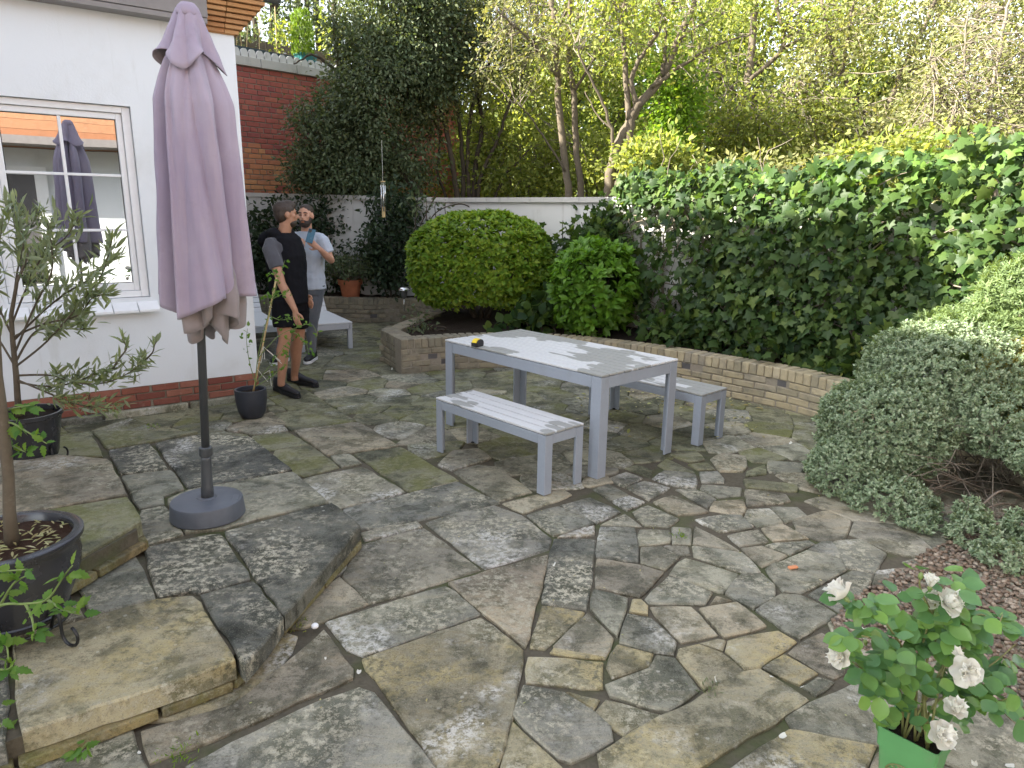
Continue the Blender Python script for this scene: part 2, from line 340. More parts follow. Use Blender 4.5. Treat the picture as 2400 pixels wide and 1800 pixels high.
M['lf_gold']=leafmat('golden_conifer_leaf',[(.33,.30,.09),(.40,.36,.13),(.26,.25,.08)],.4,.5,.3,1.2)
M['lf_olive']=leafmat('olive_leaf',[(.17,.22,.11),(.22,.27,.125),(.30,.34,.15),(.14,.18,.10)],.25,.42,.45,1.3,(.25,.29,.20))
M['lf_tom']=leafmat('tomato_leaf',[(.07,.17,.03),(.11,.22,.035),(.16,.25,.04)],.4,.5,.3,1.3)
M['lf_rose']=leafmat('rose_leaf',[(.10,.22,.09),(.13,.27,.10),(.20,.35,.085),(.11,.24,.12)],.3,.36,.45,1.4)
M['lf_conif']=leafmat('lime_conifer',[(.15,.25,.02),(.21,.31,.03),(.10,.18,.02)],.2,.5,.3,1.4)
M['lf_dead']=leafmat('fallen_leaf',[(.45,.40,.20),(.30,.24,.10),(.40,.42,.18),(.55,.48,.30)],.2,.6,.3,1.)
M['skin']=plain('skin',(.52,.28,.19),.5,.1,30,.05,spec=.4)
M['skin_tan']=plain('tanned_skin',(.40,.205,.125),.5,.12,30,.05,spec=.4)
M['hair']=plain('brown_hair',(.042,.026,.017),.6,.3,120,.4)
M['beard']=plain('dark_beard',(.035,.022,.016),.7,.3,150,.4)
M['tee_blue']=fabric_mat('pale_blue_tee',(.42,.47,.55),(.50,.54,.61),700)
M['tee_grey']=fabric_mat('charcoal_tee',(.075,.075,.085),(.10,.10,.115),700)
M['black_cloth']=plain('black_cloth',(.0075,.0075,.010),.85,.25,40,.15,spec=.15)
M['jeans']=fabric_mat('washed_grey_jeans',(.085,.095,.115),(.16,.17,.19),600)
M['shoe']=plain('black_shoe',(.014,.014,.017),.55,.3,80,.2)
M['sole']=plain('white_sole',(.75,.75,.75),.5,.05)
M['eye']=plain('dark_eye',(.02,.015,.012),.2,.1)
M['phone']=plain('teal_phone_back',(.015,.10,.16),.25,.1)
M['rubber']=plain('black_rubber',(.02,.02,.021),.5,.1)
M['yellow']=plain('yellow_plastic',(.75,.55,.01),.4,.05)
M['chrome']=plain('polished_steel',(.62,.62,.62),.2,.05,metal=1.)
M['smoke']=plain('smoked_lens',(.10,.10,.10),.2,.1)
M['oldtimber']=brick_mat('weathered_boards',[(.13,.10,.08),(.17,.135,.105),(.10,.08,.065)],.5,(.06,.05,.04),.2)
# ---------------------------------------------------------------- leaf machinery
def T(v,f): return np.array(v,float),np.array(f,int)
TM={}
TM['quad']=T([(0,0,0),(.45,.27,.07),(1,0,-.06),(.45,-.27,.07)],[(0,2,1),(0,3,2)])
def blade(wd,fold=.07,curl=.1,neck=.0):
    v=[(0,0,0),(.28,0,.02),(.68,0,.0),(1,0,-curl)]
    for x,k in((.28,.85),(.62,.92)):
        v+=[(x,wd*k,fold),(x,-wd*k,fold)]
    return T(v,[(0,1,4),(0,5,1),(1,2,6),(1,6,4),(1,5,7),(1,7,2),(2,3,6),(2,7,3)])
TM['blade']=blade(.24); TM['lance']=blade(.10,.03,.06); TM['ovate']=blade(.36,.06,.12); TM['round']=blade(.42,.06,.1)
_o=[(0,0),(-.13,.22),(-.10,.44),(.12,.40),(.20,.36),(.42,.60),(.52,.34),(.62,.22),(1.0,0.)]
_o=_o+[(x,-y) for x,y in _o[-2:0:-1]]
TM['ivy']=T([(.22,0,.05)]+[(x,y,-.06*abs(y)*2-.08*max(0,x-.5)) for x,y in _o],[(0,i+1,(i+1)%len(_o)+1) for i in range(len(_o))])
_o=[(0,0),(.12,.16),(.25,.30),(.33,.20),(.46,.30),(.56,.18),(.70,.20),(.80,.09),(1,0)]; _o=_o+[(x,-y) for x,y in _o[-2:0:-1]]
TM['tom']=T([(.4,0,.05)]+[(x,y,-.15*x*x) for x,y in _o],[(0,i+1,(i+1)%len(_o)+1) for i in range(len(_o))])
_s=[(0,0),(.06,.10),(.16,.225),(.27,.30),(.33,.335),(.45,.36),(.52,.375),(.63,.345),(.70,.325),(.80,.235),(.88,.16),(1,0)]
_n=len(_s); _v=[(x,y,.05+.10*y-.16*x*x+.02*math.sin(x*9)) for x,y in _s]+[(x,-y,.05+.10*y-.16*x*x+.02*math.cos(x*8)) for x,y in _s[1:-1]]+[(x,0,-.02-.16*x*x) for x in (.25,.5,.75)]
def _mid(x): return 2*_n-2+(0 if x<.38 else 1 if x<.63 else 2)
_f=[]
for i in range(_n-1):
    a=_mid((_s[i][0]+_s[i+1][0])/2); _f.append((a,i+1,i)); L=lambda k:k if k in(0,_n-1) else _n-1+k
    _f.append((a,L(i),L(i+1)))
for k in range(2):
    x=(.38,.63)[k]; i=max(j for j in range(_n) if _s[j][0]<x); j=i if (_s[i][0]+_s[min(i+1,_n-1)][0])/2<x else i
    j=min(j_ for j_ in range(_n-1) if (_s[j_][0]+_s[j_+1][0])/2>=x); _f.append((2*_n-2+k,2*_n-1+k,j)); _f.append((2*_n-1+k,2*_n-2+k,_n-1+j))
TM['rose']=T(_v,_f)
def nrm(a): return a/np.maximum(np.linalg.norm(a,axis=-1,keepdims=True),1e-9)
def frames(D,N):
    X=nrm(D); Z=N-X*np.sum(N*X,-1,keepdims=True); bad=np.linalg.norm(Z,axis=-1)<1e-3
    Z[bad]=np.cross(X[bad],[.3,.5,.8]); Z=nrm(Z); Y=np.cross(Z,X); return X,Y,Z
def bulk(name,V,Fc):
    me=bpy.data.meshes.new(name); nv=len(V); nf=len(Fc); k=Fc.shape[1]
    me.vertices.add(nv); me.vertices.foreach_set('co',V.astype(np.float32).ravel())
    me.loops.add(nf*k); me.loops.foreach_set('vertex_index',Fc.astype(np.int32).ravel())
    me.polygons.add(nf); me.polygons.foreach_set('loop_start',np.arange(0,nf*k,k,dtype=np.int32))
    me.update(calc_edges=True); return me
def leafmesh(name,Pn,D,N,S,tm):
    tv,tf=TM[tm]; X,Y,Z=frames(D,N); S=np.asarray(S)[:,None,None]
    V=Pn[:,None,:]+S*(tv[None,:,0:1]*X[:,None,:]+tv[None,:,1:2]*Y[:,None,:]+tv[None,:,2:3]*Z[:,None,:])
    Fc=(tf[None]+(np.arange(len(Pn))*len(tv))[:,None,None]).reshape(-1,3)
    return bulk(name,V.reshape(-1,3),Fc)
_tmesh={}
def foliage(root,Pn,D,N,S,tm,mat,nparts=0,name='foliage',part='leaf',score=None):
    """leaves as one stuff part, the ones that show largest as parts of their own"""
    Pn,D,N,S=map(np.asarray,(Pn,D,N,S)); idx=np.arange(len(Pn)); sel=np.zeros(len(Pn),bool)
    if nparts:
        s=S/np.linalg.norm(Pn-np.array([0,0,CAM_H]),axis=1)
        if score is not None: s=s*score
        sel[np.argsort(-s)[:nparts]]=True
        key=(tm,mat.name)
        if key not in _tmesh:
            me=bulk('leaf',TM[tm][0],TM[tm][1]); me.materials.append(mat); _tmesh[key]=me
        X,Y,Z=frames(D[sel],N[sel])
        for p,x,y,z,s in zip(Pn[sel],X,Y,Z,S[sel]):
            Mx=Matrix(((x[0]*s,y[0]*s,z[0]*s,p[0]),(x[1]*s,y[1]*s,z[1]*s,p[1]),(x[2]*s,y[2]*s,z[2]*s,p[2]),(0,0,0,1)))
            link(part,_tmesh[key],None,root,Mx)
    r=~sel
    if r.any():
        o=link(name,leafmesh(name,Pn[r],D[r],N[r],S[r],tm),mat,root)
        o['kind']='stuff'; return o
def rdir(n,up=0.):
    d=RS.normal(size=(n,3)); d[:,2]+=up; return nrm(d)
def vnoise(p,s=1.,seed=0):
    """cheap smooth 3-D noise, -1..1"""
    p=np.asarray(p)*s; a=np.zeros(len(p)); rr=np.random.RandomState(seed)
    for k in range(6):
        w=rr.normal(size=3)*(1+.45*k); a+=np.sin(p@w+rr.uniform(0,6.28))/(1+.3*k)
    return a/3.2
SLABS=[[(-2.06,5.84),(-1.65,6.14),(-1.3,5.67),(-1.76,5.39)],
[(-1.73,5.38),(-1.27,5.64),(-0.85,5.05),(-1.32,4.82)],
[(-1.14,4.86),(-0.83,5.04),(-0.34,4.37),(-0.63,4.16)],
[(-1.3,4.81),(-1.17,4.85),(-1.04,4.66),(-1.16,4.58)],
[(-1.35,4.38),(-1.02,4.6),(-0.66,4.16),(-1,3.91),(-1.14,3.83),(-1.41,4.18)],
[(-2.02,5.24),(-1.78,5.36),(-1.52,5.05),(-1.74,4.92),(-1.87,4.89)],
[(-1.73,4.9),(-1.5,5.03),(-1.18,4.58),(-1.37,4.4),(-1.63,4.52)],
[(-2.28,6.37),(-2.03,6.72),(-1.66,6.18),(-1.96,5.96)],
[(-2.3,5.42),(-2.09,5.91),(-1.84,5.54),(-2.23,5.31)],
[(-2.17,6.04),(-2.08,6.1),(-1.97,5.94),(-2.08,5.87)],
[(-0.99,3.89),(-0.34,4.34),(-0.06,4),(-0.73,3.63),(-0.91,3.64)],
[(-2.19,5.39),(-1.86,5.52),(-1.78,5.38),(-2.03,5.25)],
[(-0.8,3.43),(-0.48,3.65),(-0.14,3.19),(-0.63,2.86),(-0.81,3.1)],
[(-0.48,3.72),(-0.14,4.01),(0.07,3.84),(0.23,3.55),(0.21,3.42),(-0.12,3.2)],
[(-0.82,3.58),(-0.53,3.74),(-0.49,3.67),(-0.78,3.48)],
[(-0.29,3.05),(0.2,3.35),(0.14,2.95),(0.07,2.55)],
[(0.24,3.54),(0.47,3.54),(0.35,2.84),(0.15,2.89)],
[(-0.79,2.71),(-0.3,3.03),(-0.12,2.79),(-0.58,2.48),(-0.65,2.52)],
[(-0.58,2.46),(-0.12,2.76),(0.06,2.53),(0.02,2.14),(-0.04,1.87),(-0.19,1.86),(-0.34,2.09)],
[(-0.74,2.15),(-0.55,2.28),(-0.49,2.25),(-0.24,1.91),(-0.2,1.86),(-0.8,1.82),(-1.02,1.89)],
[(-0.94,2.74),(-0.82,3.1),(-0.63,2.86),(-0.8,2.72),(-0.89,2.66),(-0.93,2.66)],
[(0.15,2.87),(0.34,2.82),(0.15,2.54),(0.09,2.55)],
[(0.35,2.8),(0.44,2.62),(0.39,2.48),(0.17,2.52)],
[(0.08,2.49),(0.38,2.46),(0.36,2.3),(0.07,2.33)],
[(0.06,2.31),(0.21,2.27),(0.31,2.17),(0.36,2.1),(0.36,2.03),(0.21,1.93),(0.17,1.95),(0.02,2.15)],
[(0.02,2.12),(0.18,1.91),(0.19,1.86),(-0.02,1.85)],
[(-1.24,2.04),(-0.98,2.17),(-0.84,2.48),(-0.79,2.6),(-0.78,2.65),(-0.6,2.39),(-0.59,2.34),(-0.81,2.15),(-1.14,1.9)],
[(-1.39,1.98),(-1.27,2.05),(-1.17,1.91),(-1.14,1.88),(-1.11,1.84),(-1.43,1.83)],
[(-1.6,1.88),(-1.38,1.97),(-1.42,1.84),(-1.53,1.78)],
[(0.51,3.7),(0.71,3.69),(0.66,3.29),(0.45,3.34)],
[(0.73,3.67),(0.9,3.66),(0.87,3.52),(0.69,3.47)],
[(0.92,3.71),(1.03,3.7),(0.98,3.5),(0.88,3.5)],
[(1.06,3.73),(1.22,3.44),(0.99,3.51)],
[(0.7,3.45),(0.81,3.46),(0.89,3.36),(0.78,3.21),(0.67,3.28)],
[(0.83,3.48),(0.96,3.48),(0.95,3.38),(0.9,3.37)],
[(0.45,3.32),(0.65,3.26),(0.77,3.19),(0.61,2.95),(0.41,3.03)],
[(0.98,3.48),(1.23,3.41),(1.26,3.21),(1.18,3.19),(0.96,3.36)],
[(0.91,3.34),(1.14,3.18),(1.01,3),(0.79,3.17)],
[(0.78,3.15),(0.96,3),(0.9,2.9),(0.64,2.89),(0.63,2.93)],
[(0.97,2.98),(1.03,2.94),(0.92,2.9)],
[(1.15,3.18),(1.26,3.19),(1.28,3.08),(1.23,2.95),(1.11,2.87),(1.06,2.94),(1.02,3)],
[(1.1,3.82),(1.27,3.89),(1.37,3.89),(1.39,3.72),(1.18,3.66)],
[(1.21,3.62),(1.41,3.7),(1.42,3.55),(1.24,3.49)],
[(1.43,3.71),(1.57,3.77),(1.65,3.59),(1.44,3.55)],
[(1.38,3.5),(1.64,3.57),(1.66,3.53),(1.48,3.4)],
[(1.24,3.47),(1.36,3.5),(1.46,3.39),(1.28,3.26)],
[(1.29,3.24),(1.58,3.45),(1.73,3.36),(1.7,3.24),(1.38,3.01),(1.3,3.02)],
[(1.6,3.47),(1.71,3.56),(1.77,3.56),(1.73,3.37)],
[(1.28,3),(1.37,2.99),(1.47,2.83),(1.23,2.64),(1.13,2.83),(1.12,2.86)],
[(1.41,3),(1.73,3.24),(1.82,3.2),(1.57,2.86),(1.49,2.85)],
[(1.78,3.57),(1.94,3.6),(2,3.43),(1.83,3.21),(1.71,3.27)],
[(0.4,3.01),(0.55,2.94),(0.46,2.64),(0.37,2.85)],
[(0.57,2.93),(0.61,2.93),(0.63,2.88),(0.62,2.81),(0.54,2.83)],
[(0.53,2.81),(0.63,2.77),(0.7,2.6),(0.67,2.51),(0.46,2.59)],
[(0.35,2.81),(0.44,2.62),(0.39,2.49),(0.19,2.54),(0.19,2.56)],
[(0.64,2.87),(0.83,2.88),(0.89,2.66),(0.72,2.6)],
[(0.86,2.86),(1.05,2.92),(1.12,2.73),(0.91,2.64)],
[(0.92,2.62),(1.16,2.7),(1.21,2.62),(0.99,2.44),(0.93,2.43),(0.89,2.55)],
[(0.7,2.55),(0.79,2.59),(0.87,2.53),(0.93,2.41),(0.74,2.3),(0.68,2.5)],
[(0.8,2.6),(0.88,2.63),(0.91,2.62),(0.88,2.55)],
[(0.45,2.58),(0.59,2.52),(0.56,2.44),(0.4,2.36),(0.39,2.43)],
[(0.6,2.51),(0.67,2.49),(0.72,2.3),(0.58,2.18),(0.38,2.26),(0.37,2.32),(0.56,2.42)],
[(1.14,2.54),(1.34,2.69),(1.41,2.6),(1.31,2.41),(1.26,2.38)],
[(1,2.44),(1.12,2.53),(1.21,2.41),(1.11,2.34)],
[(1.12,2.33),(1.2,2.39),(1.25,2.36),(1.15,2.28)],
[(0.92,2.41),(0.99,2.43),(1.11,2.25),(0.59,1.9),(0.3,1.89),(0.3,1.97)],
[(0.99,2.16),(1.17,2.27),(1.56,2.46),(1.67,2.38),(1.28,2.03),(0.99,2.1)],
[(0.72,1.91),(0.98,2.1),(1.25,2.03),(1.13,1.88),(0.69,1.88)],
[(0.36,2.24),(0.56,2.16),(0.4,2.06),(0.31,2.17)],
[(0.22,2.28),(0.34,2.24),(0.31,2.18)],
[(-0.39,4.53),(-0.23,4.67),(-0.1,4.64),(0.14,4.2),(-0.07,4.04)],
[(-0.05,4.01),(0.34,4.26),(0.39,4.17),(0.08,3.87)],
[(0.1,3.84),(0.29,3.97),(0.49,3.74),(0.24,3.58)],
[(0.3,3.99),(0.5,4.12),(0.66,3.91),(0.5,3.75)],
[(0.52,3.73),(0.68,3.88),(0.75,3.71)],
[(0.26,3.56),(0.48,3.71),(0.47,3.6)],
[(0.53,4.26),(0.64,4.35),(0.75,4.17),(0.62,4.08)],
[(0.75,4.3),(0.89,4.42),(1.04,4.31),(0.86,4.09)],
[(0.63,4.07),(0.75,4.16),(0.83,4.06),(0.7,3.93)],
[(0.73,3.91),(0.84,4.01),(0.99,3.82),(0.9,3.71),(0.77,3.72)],
[(0.88,4.06),(1.02,4.17),(1.19,3.93),(0.99,3.87)],
[(1.07,4.28),(1.2,4.28),(1.29,4.13),(1.2,4)],
[(0.95,4.46),(1.06,4.62),(1.27,4.56),(1.21,4.31),(1.07,4.34)],
[(1.04,4.73),(1.13,4.87),(1.27,4.6),(1.08,4.63)],
[(1.17,4.94),(1.26,5.03),(1.39,5.02),(1.41,4.85),(1.29,4.79)],
[(1.26,4.75),(1.41,4.79),(1.43,4.66),(1.3,4.64)],
[(1.45,4.86),(1.58,5),(1.73,4.93),(1.67,4.72),(1.61,4.62),(1.45,4.62)],
[(1.3,4.6),(1.44,4.62),(1.42,4.41),(1.27,4.41)],
[(1.26,4.37),(1.51,4.32),(1.46,4.19),(1.31,4.15),(1.23,4.29)],
[(1.26,4.09),(1.46,4.13),(1.44,4.02),(1.38,3.89),(1.2,3.96)],
[(1.52,4.29),(1.76,4.21),(1.75,4.11),(1.45,4.02)],
[(1.43,3.97),(1.58,4),(1.59,3.8),(1.42,3.73),(1.38,3.86)],
[(1.59,4.02),(1.76,4.02),(1.77,3.9),(1.6,3.8)],
[(1.08,3.82),(1.26,3.89),(1.4,3.75),(1.2,3.66)],
[(0.65,4.44),(0.79,4.57),(0.89,4.46),(0.74,4.3)],
[(0.79,4.66),(0.89,4.72),(0.99,4.62),(0.94,4.48)],
[(0.49,4.44),(0.66,4.48),(0.68,4.38),(0.52,4.29),(0.46,4.31)],
[(1.57,4.48),(1.9,4.39),(1.85,4.27),(1.54,4.33)],
[(1.64,4.62),(1.81,4.76),(1.76,4.58),(1.6,4.53)],
[(1.86,4.84),(2.11,4.78),(2.01,4.6),(1.79,4.61)],
[(-0.51,4.28),(-0.42,4.46),(-0.14,4.05),(-0.42,3.87)],
[(-0.43,4.96),(-0.24,5.01),(-0.14,4.82),(-0.4,4.55),(-0.51,4.66)]]
STEP_A=[[(-2.72,4.52),(-2.52,4.68),(-2.16,4.19),(-2.4,4.08)],
[(-2.48,4.67),(-2.26,4.88),(-1.88,4.84),(-1.38,4.21),(-1.76,3.95),(-1.89,3.88)],
[(-2.38,4.05),(-2.13,4.17),(-1.91,3.87),(-1.99,3.76),(-1.92,3.65),(-2.03,3.58)],
[(-1.94,3.72),(-1.88,3.85),(-1.75,3.93),(-1.37,4.18),(-1.02,3.71),(-1.38,3.45),(-1.47,3.35),(-1.65,3.3)],
[(-2.01,3.56),(-1.91,3.63),(-1.65,3.29),(-1.79,3.14),(-1.91,3.29)],
[(-1.46,3.32),(-1,3.7),(-0.78,3.41),(-0.91,2.56)],
[(-1.78,3.13),(-1.47,3.3),(-1.15,2.85),(-1.33,2.72),(-1.37,2.75),(-1.48,2.68)],
[(-1.94,2.85),(-1.8,3.09),(-1.49,2.68),(-1.69,2.54),(-1.85,2.74)],
[(-1.32,2.71),(-1.13,2.83),(-0.91,2.55),(-0.95,2.23)],
[(-1.88,2.36),(-1.69,2.52),(-1.49,2.67),(-1.34,2.7),(-0.99,2.26),(-1.52,1.88)],
[(-2.01,2.25),(-1.9,2.36),(-1.54,1.84),(-1.67,1.77)],
[(-3.29,4.73),(-3.08,4.91),(-2.68,4.39),(-3,4.41),(-3.14,4.41)],
[(-3.07,4.93),(-2.3,4.95),(-2.51,4.73),(-2.74,4.55)],
[(-1.94,2.39),(-1.81,2.46),(-1.81,2.65),(-1.7,2.53),(-1.9,2.37)]]
STEP_B=[[(-3.25,3.9),(-3,4),(-2.77,4.08),(-2.43,4.02),(-2.02,3.48),(-2.5,3.2),(-2.68,3.11)],
[(-2.67,3.09),(-2.49,3.18),(-2.01,3.46),(-1.79,3.17),(-1.88,2.78),(-1.97,2.45),(-2.02,2.26)]]
# ================================================================ GROUND AND PAVING
g=MB(); g.add([(-150,-150,-.06),(150,-150,-.06),(150,200,-.06),(-150,200,-.06)],[(0,1,2,3)])
tag(g.obj('ground',M['soil']),kind='structure')
patio=MB(); 
nx,ny=60,70
vs=[(-6+12*i/nx,-3+16.5*j/ny,-.015+.003*math.sin(i*1.7+j*2.3)) for j in range(ny+1) for i in range(nx+1)]
patio.add(vs,[(j*(nx+1)+i,j*(nx+1)+i+1,(j+1)*(nx+1)+i+1,(j+1)*(nx+1)+i) for j in range(ny) for i in range(nx)])
patio=tag(patio.obj('patio',M['joint']),kind='structure')
def area(p): return sum(p[i][0]*p[(i+1)%len(p)][1]-p[(i+1)%len(p)][0]*p[i][1] for i in range(len(p)))/2
def ccw(p): return p if area(p)>0 else p[::-1]
def inside(pt,poly):
    x,y=pt; c=False; n=len(poly)
    for i in range(n):
        x1,y1=poly[i]; x2,y2=poly[(i+1)%n]
        if (y1>y)!=(y2>y) and x<(x2-x1)*(y-y1)/(y2-y1)+x1: c=not c
    return c
def shrink(p,g):
    n=len(p); out=[]
    for i in range(n):
        a,b,c=[Vector(p[k%n]) for k in (i-1,i,i+1)]
        d1=(b-a).normalized(); d2=(c-b).normalized(); n1=Vector((-d1.y,d1.x)); n2=Vector((-d2.y,d2.x))
        m=n1+n2
        if m.length<1e-4: m=n1
        m.normalize(); k=min(2.2,1/max(.3,m.dot(n1))); q=b+m*g*k; out.append((q.x,q.y))
    return out
def rough_edge(p,step,amp):
    out=[]; n=len(p)
    for i in range(n):
        a=Vector(p[i]); b=Vector(p[(i+1)%n]); L=(b-a).length; k=max(1,int(L/step)); d=(b-a)/max(L,1e-6); nn=Vector((-d.y,d.x))
        ph=random.uniform(0,9)
        for j in range(k):
            t=j/k; q=a+(b-a)*t
            w=0 if j==0 else (random.gauss(0,amp)*.6+amp*math.sin(ph+t*L*14)*.6)
            if j==0:   # blunt the corner a little
                pa=Vector(p[i-1]); c=((pa-a).normalized()+(b-a).normalized())*min(.006,L*.07); q=q+c
            q=q+nn*w; out.append((q.x,q.y))
    return out
def stone(poly,z,mat,parent,gap=.011,th=.05,amp=.0035,name='flagstone',dz=.004):
    p=rough_edge(shrink(ccw(poly),gap),.07,amp); n=len(p)
    c=np.mean(p,axis=0); tx,ty=random.gauss(0,.0035),random.gauss(0,.0035); z=z+random.uniform(-dz,dz)
    q=shrink(p,.007); mb=MB()
    hz=lambda a:z+(a[0]-c[0])*tx+(a[1]-c[1])*ty
    vs=[(a[0],a[1],hz(a)+random.gauss(0,.0006)) for a in q]+[(a[0],a[1],hz(a)-.007) for a in p]+[(a[0],a[1],z-th) for a in p]
    fs=[tuple(range(n))]+[(n+i,n+(i+1)%n,(i+1)%n,i) for i in range(n)]+[(2*n+i,2*n+(i+1)%n,n+(i+1)%n,n+i) for i in range(n)]
    mb.add(vs,fs); return mb.obj(name,mat,parent)
MATSEQ={0:'stone_moss',1:'stone_tan',2:'stone',3:'stone',4:'stone',5:'stone_moss',6:'stone_moss',7:'stone_moss',8:'stone_tan',12:'stone_tan',13:'stone',15:'stone_tan',
 16:'stone_dark',17:'stone',18:'stone_yel',19:'stone',21:'stone_yel',22:'stone_yel',23:'stone_yel',24:'stone',25:'stone_yel',26:'stone_tan',58:'stone_yel',59:'stone_yel'}
yelset=set(range(49,60))|{68,69}
for i,p in enumerate(SLABS):
    c=np.mean(p,axis=0)
    k=MATSEQ.get(i) or ('stone_yel' if (abs(c[0]-.55)<.6 and c[1]<2.6 and random.random()<.75) else random.choice(['stone','stone','stone_tan','stone','stone_yel' if c[1]<3 else 'stone']))
    if k=='stone' and c[1]>4.3 and random.random()<.5: k='stone_moss'
    stone(p,0,M[k],patio,gap=-.006 if i<28 else -.006,amp=.005)
# everything the photograph shows less clearly: irregular crazy paving that fits between the traced stones
obst=[]; obn=[]
for p in SLABS:
    q=ccw(p); n=len(q)
    for i in range(n):
        a=np.array(q[i]); b=np.array(q[(i+1)%n]); L=np.linalg.norm(b-a); k=max(1,int(L/.07)); d=(b-a)/max(L,1e-6)
        for j in range(k):
            obst.append(a+d*L*(j+.5)/k)
obst=np.array(obst)
def clip(poly,pt,nv):
    out=[]; n=len(poly)
    for i in range(n):
        a=poly[i]; b=poly[(i+1)%n]; da=(a-pt)@nv; db=(b-pt)@nv
        if da>=0: out.append(a)
        if (da>=0)!=(db>=0): out.append(a+(b-a)*da/(da-db))
    return out
seeds=[]
rr=np.random.RandomState(5)
for _ in range(9000):
    x=rr.uniform(-5.6,3.4); y=rr.uniform(1.5,11.6)
    big=(y>7.2 and x<-.9)
    sp_=.55 if big else (.24+.10*rr.rand() if y<7 else .40)
    if any((x-a)**2+(y-b)**2<sp_*sp_ for a,b in seeds): continue
    if np.min(np.hypot(obst[:,0]-x,obst[:,1]-y))<.085: continue
    if any(inside((x,y),p) for p in SLABS): continue
    hd=np.array([x+2.347,y-6.362])@np.array([.59,-.808])
    if hd<.1 and y<6.6: continue
    if x<-1.15 and y<3.6: continue   # under the steps
    if x<-3.3 and y>6.6: continue
    seeds.append((x,y))
SD=np.array(seeds)
cnt=0
for x,y in seeds:
    s=np.array([x,y]); R=.5 if (y>7.2 and x<-.9) else .36
    ca,sa=(.808,.59)
    poly=[s+np.array([ca*a-sa*b,sa*a+ca*b]) for a,b in((-R,-R*.9),(R,-R*.9),(R,R*.9),(-R,R*.9))]
    for t in SD[np.hypot(SD[:,0]-x,SD[:,1]-y)<1.3]:
        d=s-t; L=np.linalg.norm(d)
        if L<1e-6: continue
        poly=clip(poly,(s+t)/2,d/L)
        if len(poly)<3: break
    for t in obst[np.hypot(obst[:,0]-x,obst[:,1]-y)<.8]:
        if len(poly)<3: break
        d=s-t; L=np.linalg.norm(d); poly=clip(poly,t+d/L*.002,d/L)
    if len(poly)>=3:
        q=[tuple(a) for k,a in enumerate(poly) if np.linalg.norm(a-poly[k-1])>.03]
        if len(q)>=3 and abs(area(q))>.008:
            cnt+=1
            k='stone_moss' if (y>4.9 and random.random()<.75) else random.choice(['stone','stone_tan','stone','stone_yel' if y<2.7 else 'stone'])
            stone(q,-.002,M[k],patio,gap=.0,amp=.005,dz=.003)
print('flagstones',len(SLABS)+cnt)
# ---- stone steps
def stepthing(name,outline,polys,mats,z,zb,label,riserpts):
    t=thing(name,label,'step',(outline[0][0],outline[0][1],zb))
    core=MB(); q=shrink(ccw(outline),.035); n=len(q)
    core.add([(a,b,z-.018) for a,b in q]+[(a,b,zb-.02) for a,b in q],[tuple(range(n))]+[(n+i,n+(i+1)%n,(i+1)%n,i) for i in range(n)])
    core.obj('mortar_bed',M['joint'],t)
    for k,p in enumerate(polys): stone(p,z,M[mats[k%len(mats)]],t,gap=-.003,th=.078,dz=.002,amp=.0045)
    for (a,b,ks) in riserpts:
        a=np.array(a); b=np.array(b); d=b-a; L=np.linalg.norm(d); d/=L; pos=0
        nn=np.array([d[1],-d[0]])
        for w in ks:
            w=w*L; c=a+d*(pos+w/2)-nn*.03; pos+=w
            mb=MB(); h=z-.078-zb
            Mx=Matrix.Translation((c[0],c[1],zb+h/2))@Matrix.Rotation(math.atan2(d[1],d[0]),4,'Z')
            mb.box((0,0,0),(w-.012,.07,h-.004),M=Mx); mb.obj('riser_stone',M['riser'],t,bevel=.006)
    return t
fr,rt=(-.975,2.26),(-.79,3.41)
oA=[(-1.0,2.25),(-.775,3.39),(-1.44,4.17),(-1.88,4.85),(-2.3,4.93),(-3.3,4.9),(-4.6,4.2),(-3.9,3.0),(-2.6,1.35),(-1.9,1.55)]
STEP_A+=[[(-3.3,4.86),(-3.05,4.25),(-3.6,3.78),(-4.5,4.15)],[(-3.62,3.72),(-3.3,2.92),(-3.85,3.05),(-4.45,4.1)],[(-3.28,2.88),(-2.45,2.05),(-2.62,1.45),(-3.82,2.98)],[(-2.42,2.02),(-2.0,1.62),(-2.55,1.42)]]
stepthing('stone_step',oA,STEP_A,['stone_dark','stone_dark','stone','stone','stone','stone_dark','stone_dark','stone','stone_dark','stone_yel','stone_dark','stone_moss','stone_moss','stone'],.12,0,
 'low mossy flagstone step that the closed parasol stands on',[((-1.9,1.55),(-1.0,2.25),(.2,.22,.36,.22)),((-1.0,2.25),(-.775,3.39),(.3,.33,.37)),((-.775,3.39),(-1.44,4.17),(.5,.5))])
oB=[(-1.93,2.4),(-1.74,3.11),(-1.98,3.41),(-2.38,3.94),(-2.72,4.0),(-2.95,3.94),(-3.5,3.7),(-3.2,2.9),(-2.4,2.1)]
stepthing('stone_step',oB,STEP_B,['stone_tan','stone_moss'],.24,.12,'upper step of two pale slabs behind the potted olive tree',
 [((-2.4,2.1),(-1.93,2.4),(.5,.5)),((-1.93,2.4),(-1.74,3.11),(.3,.3,.4)),((-1.74,3.11),(-1.98,3.41),(1.,))])
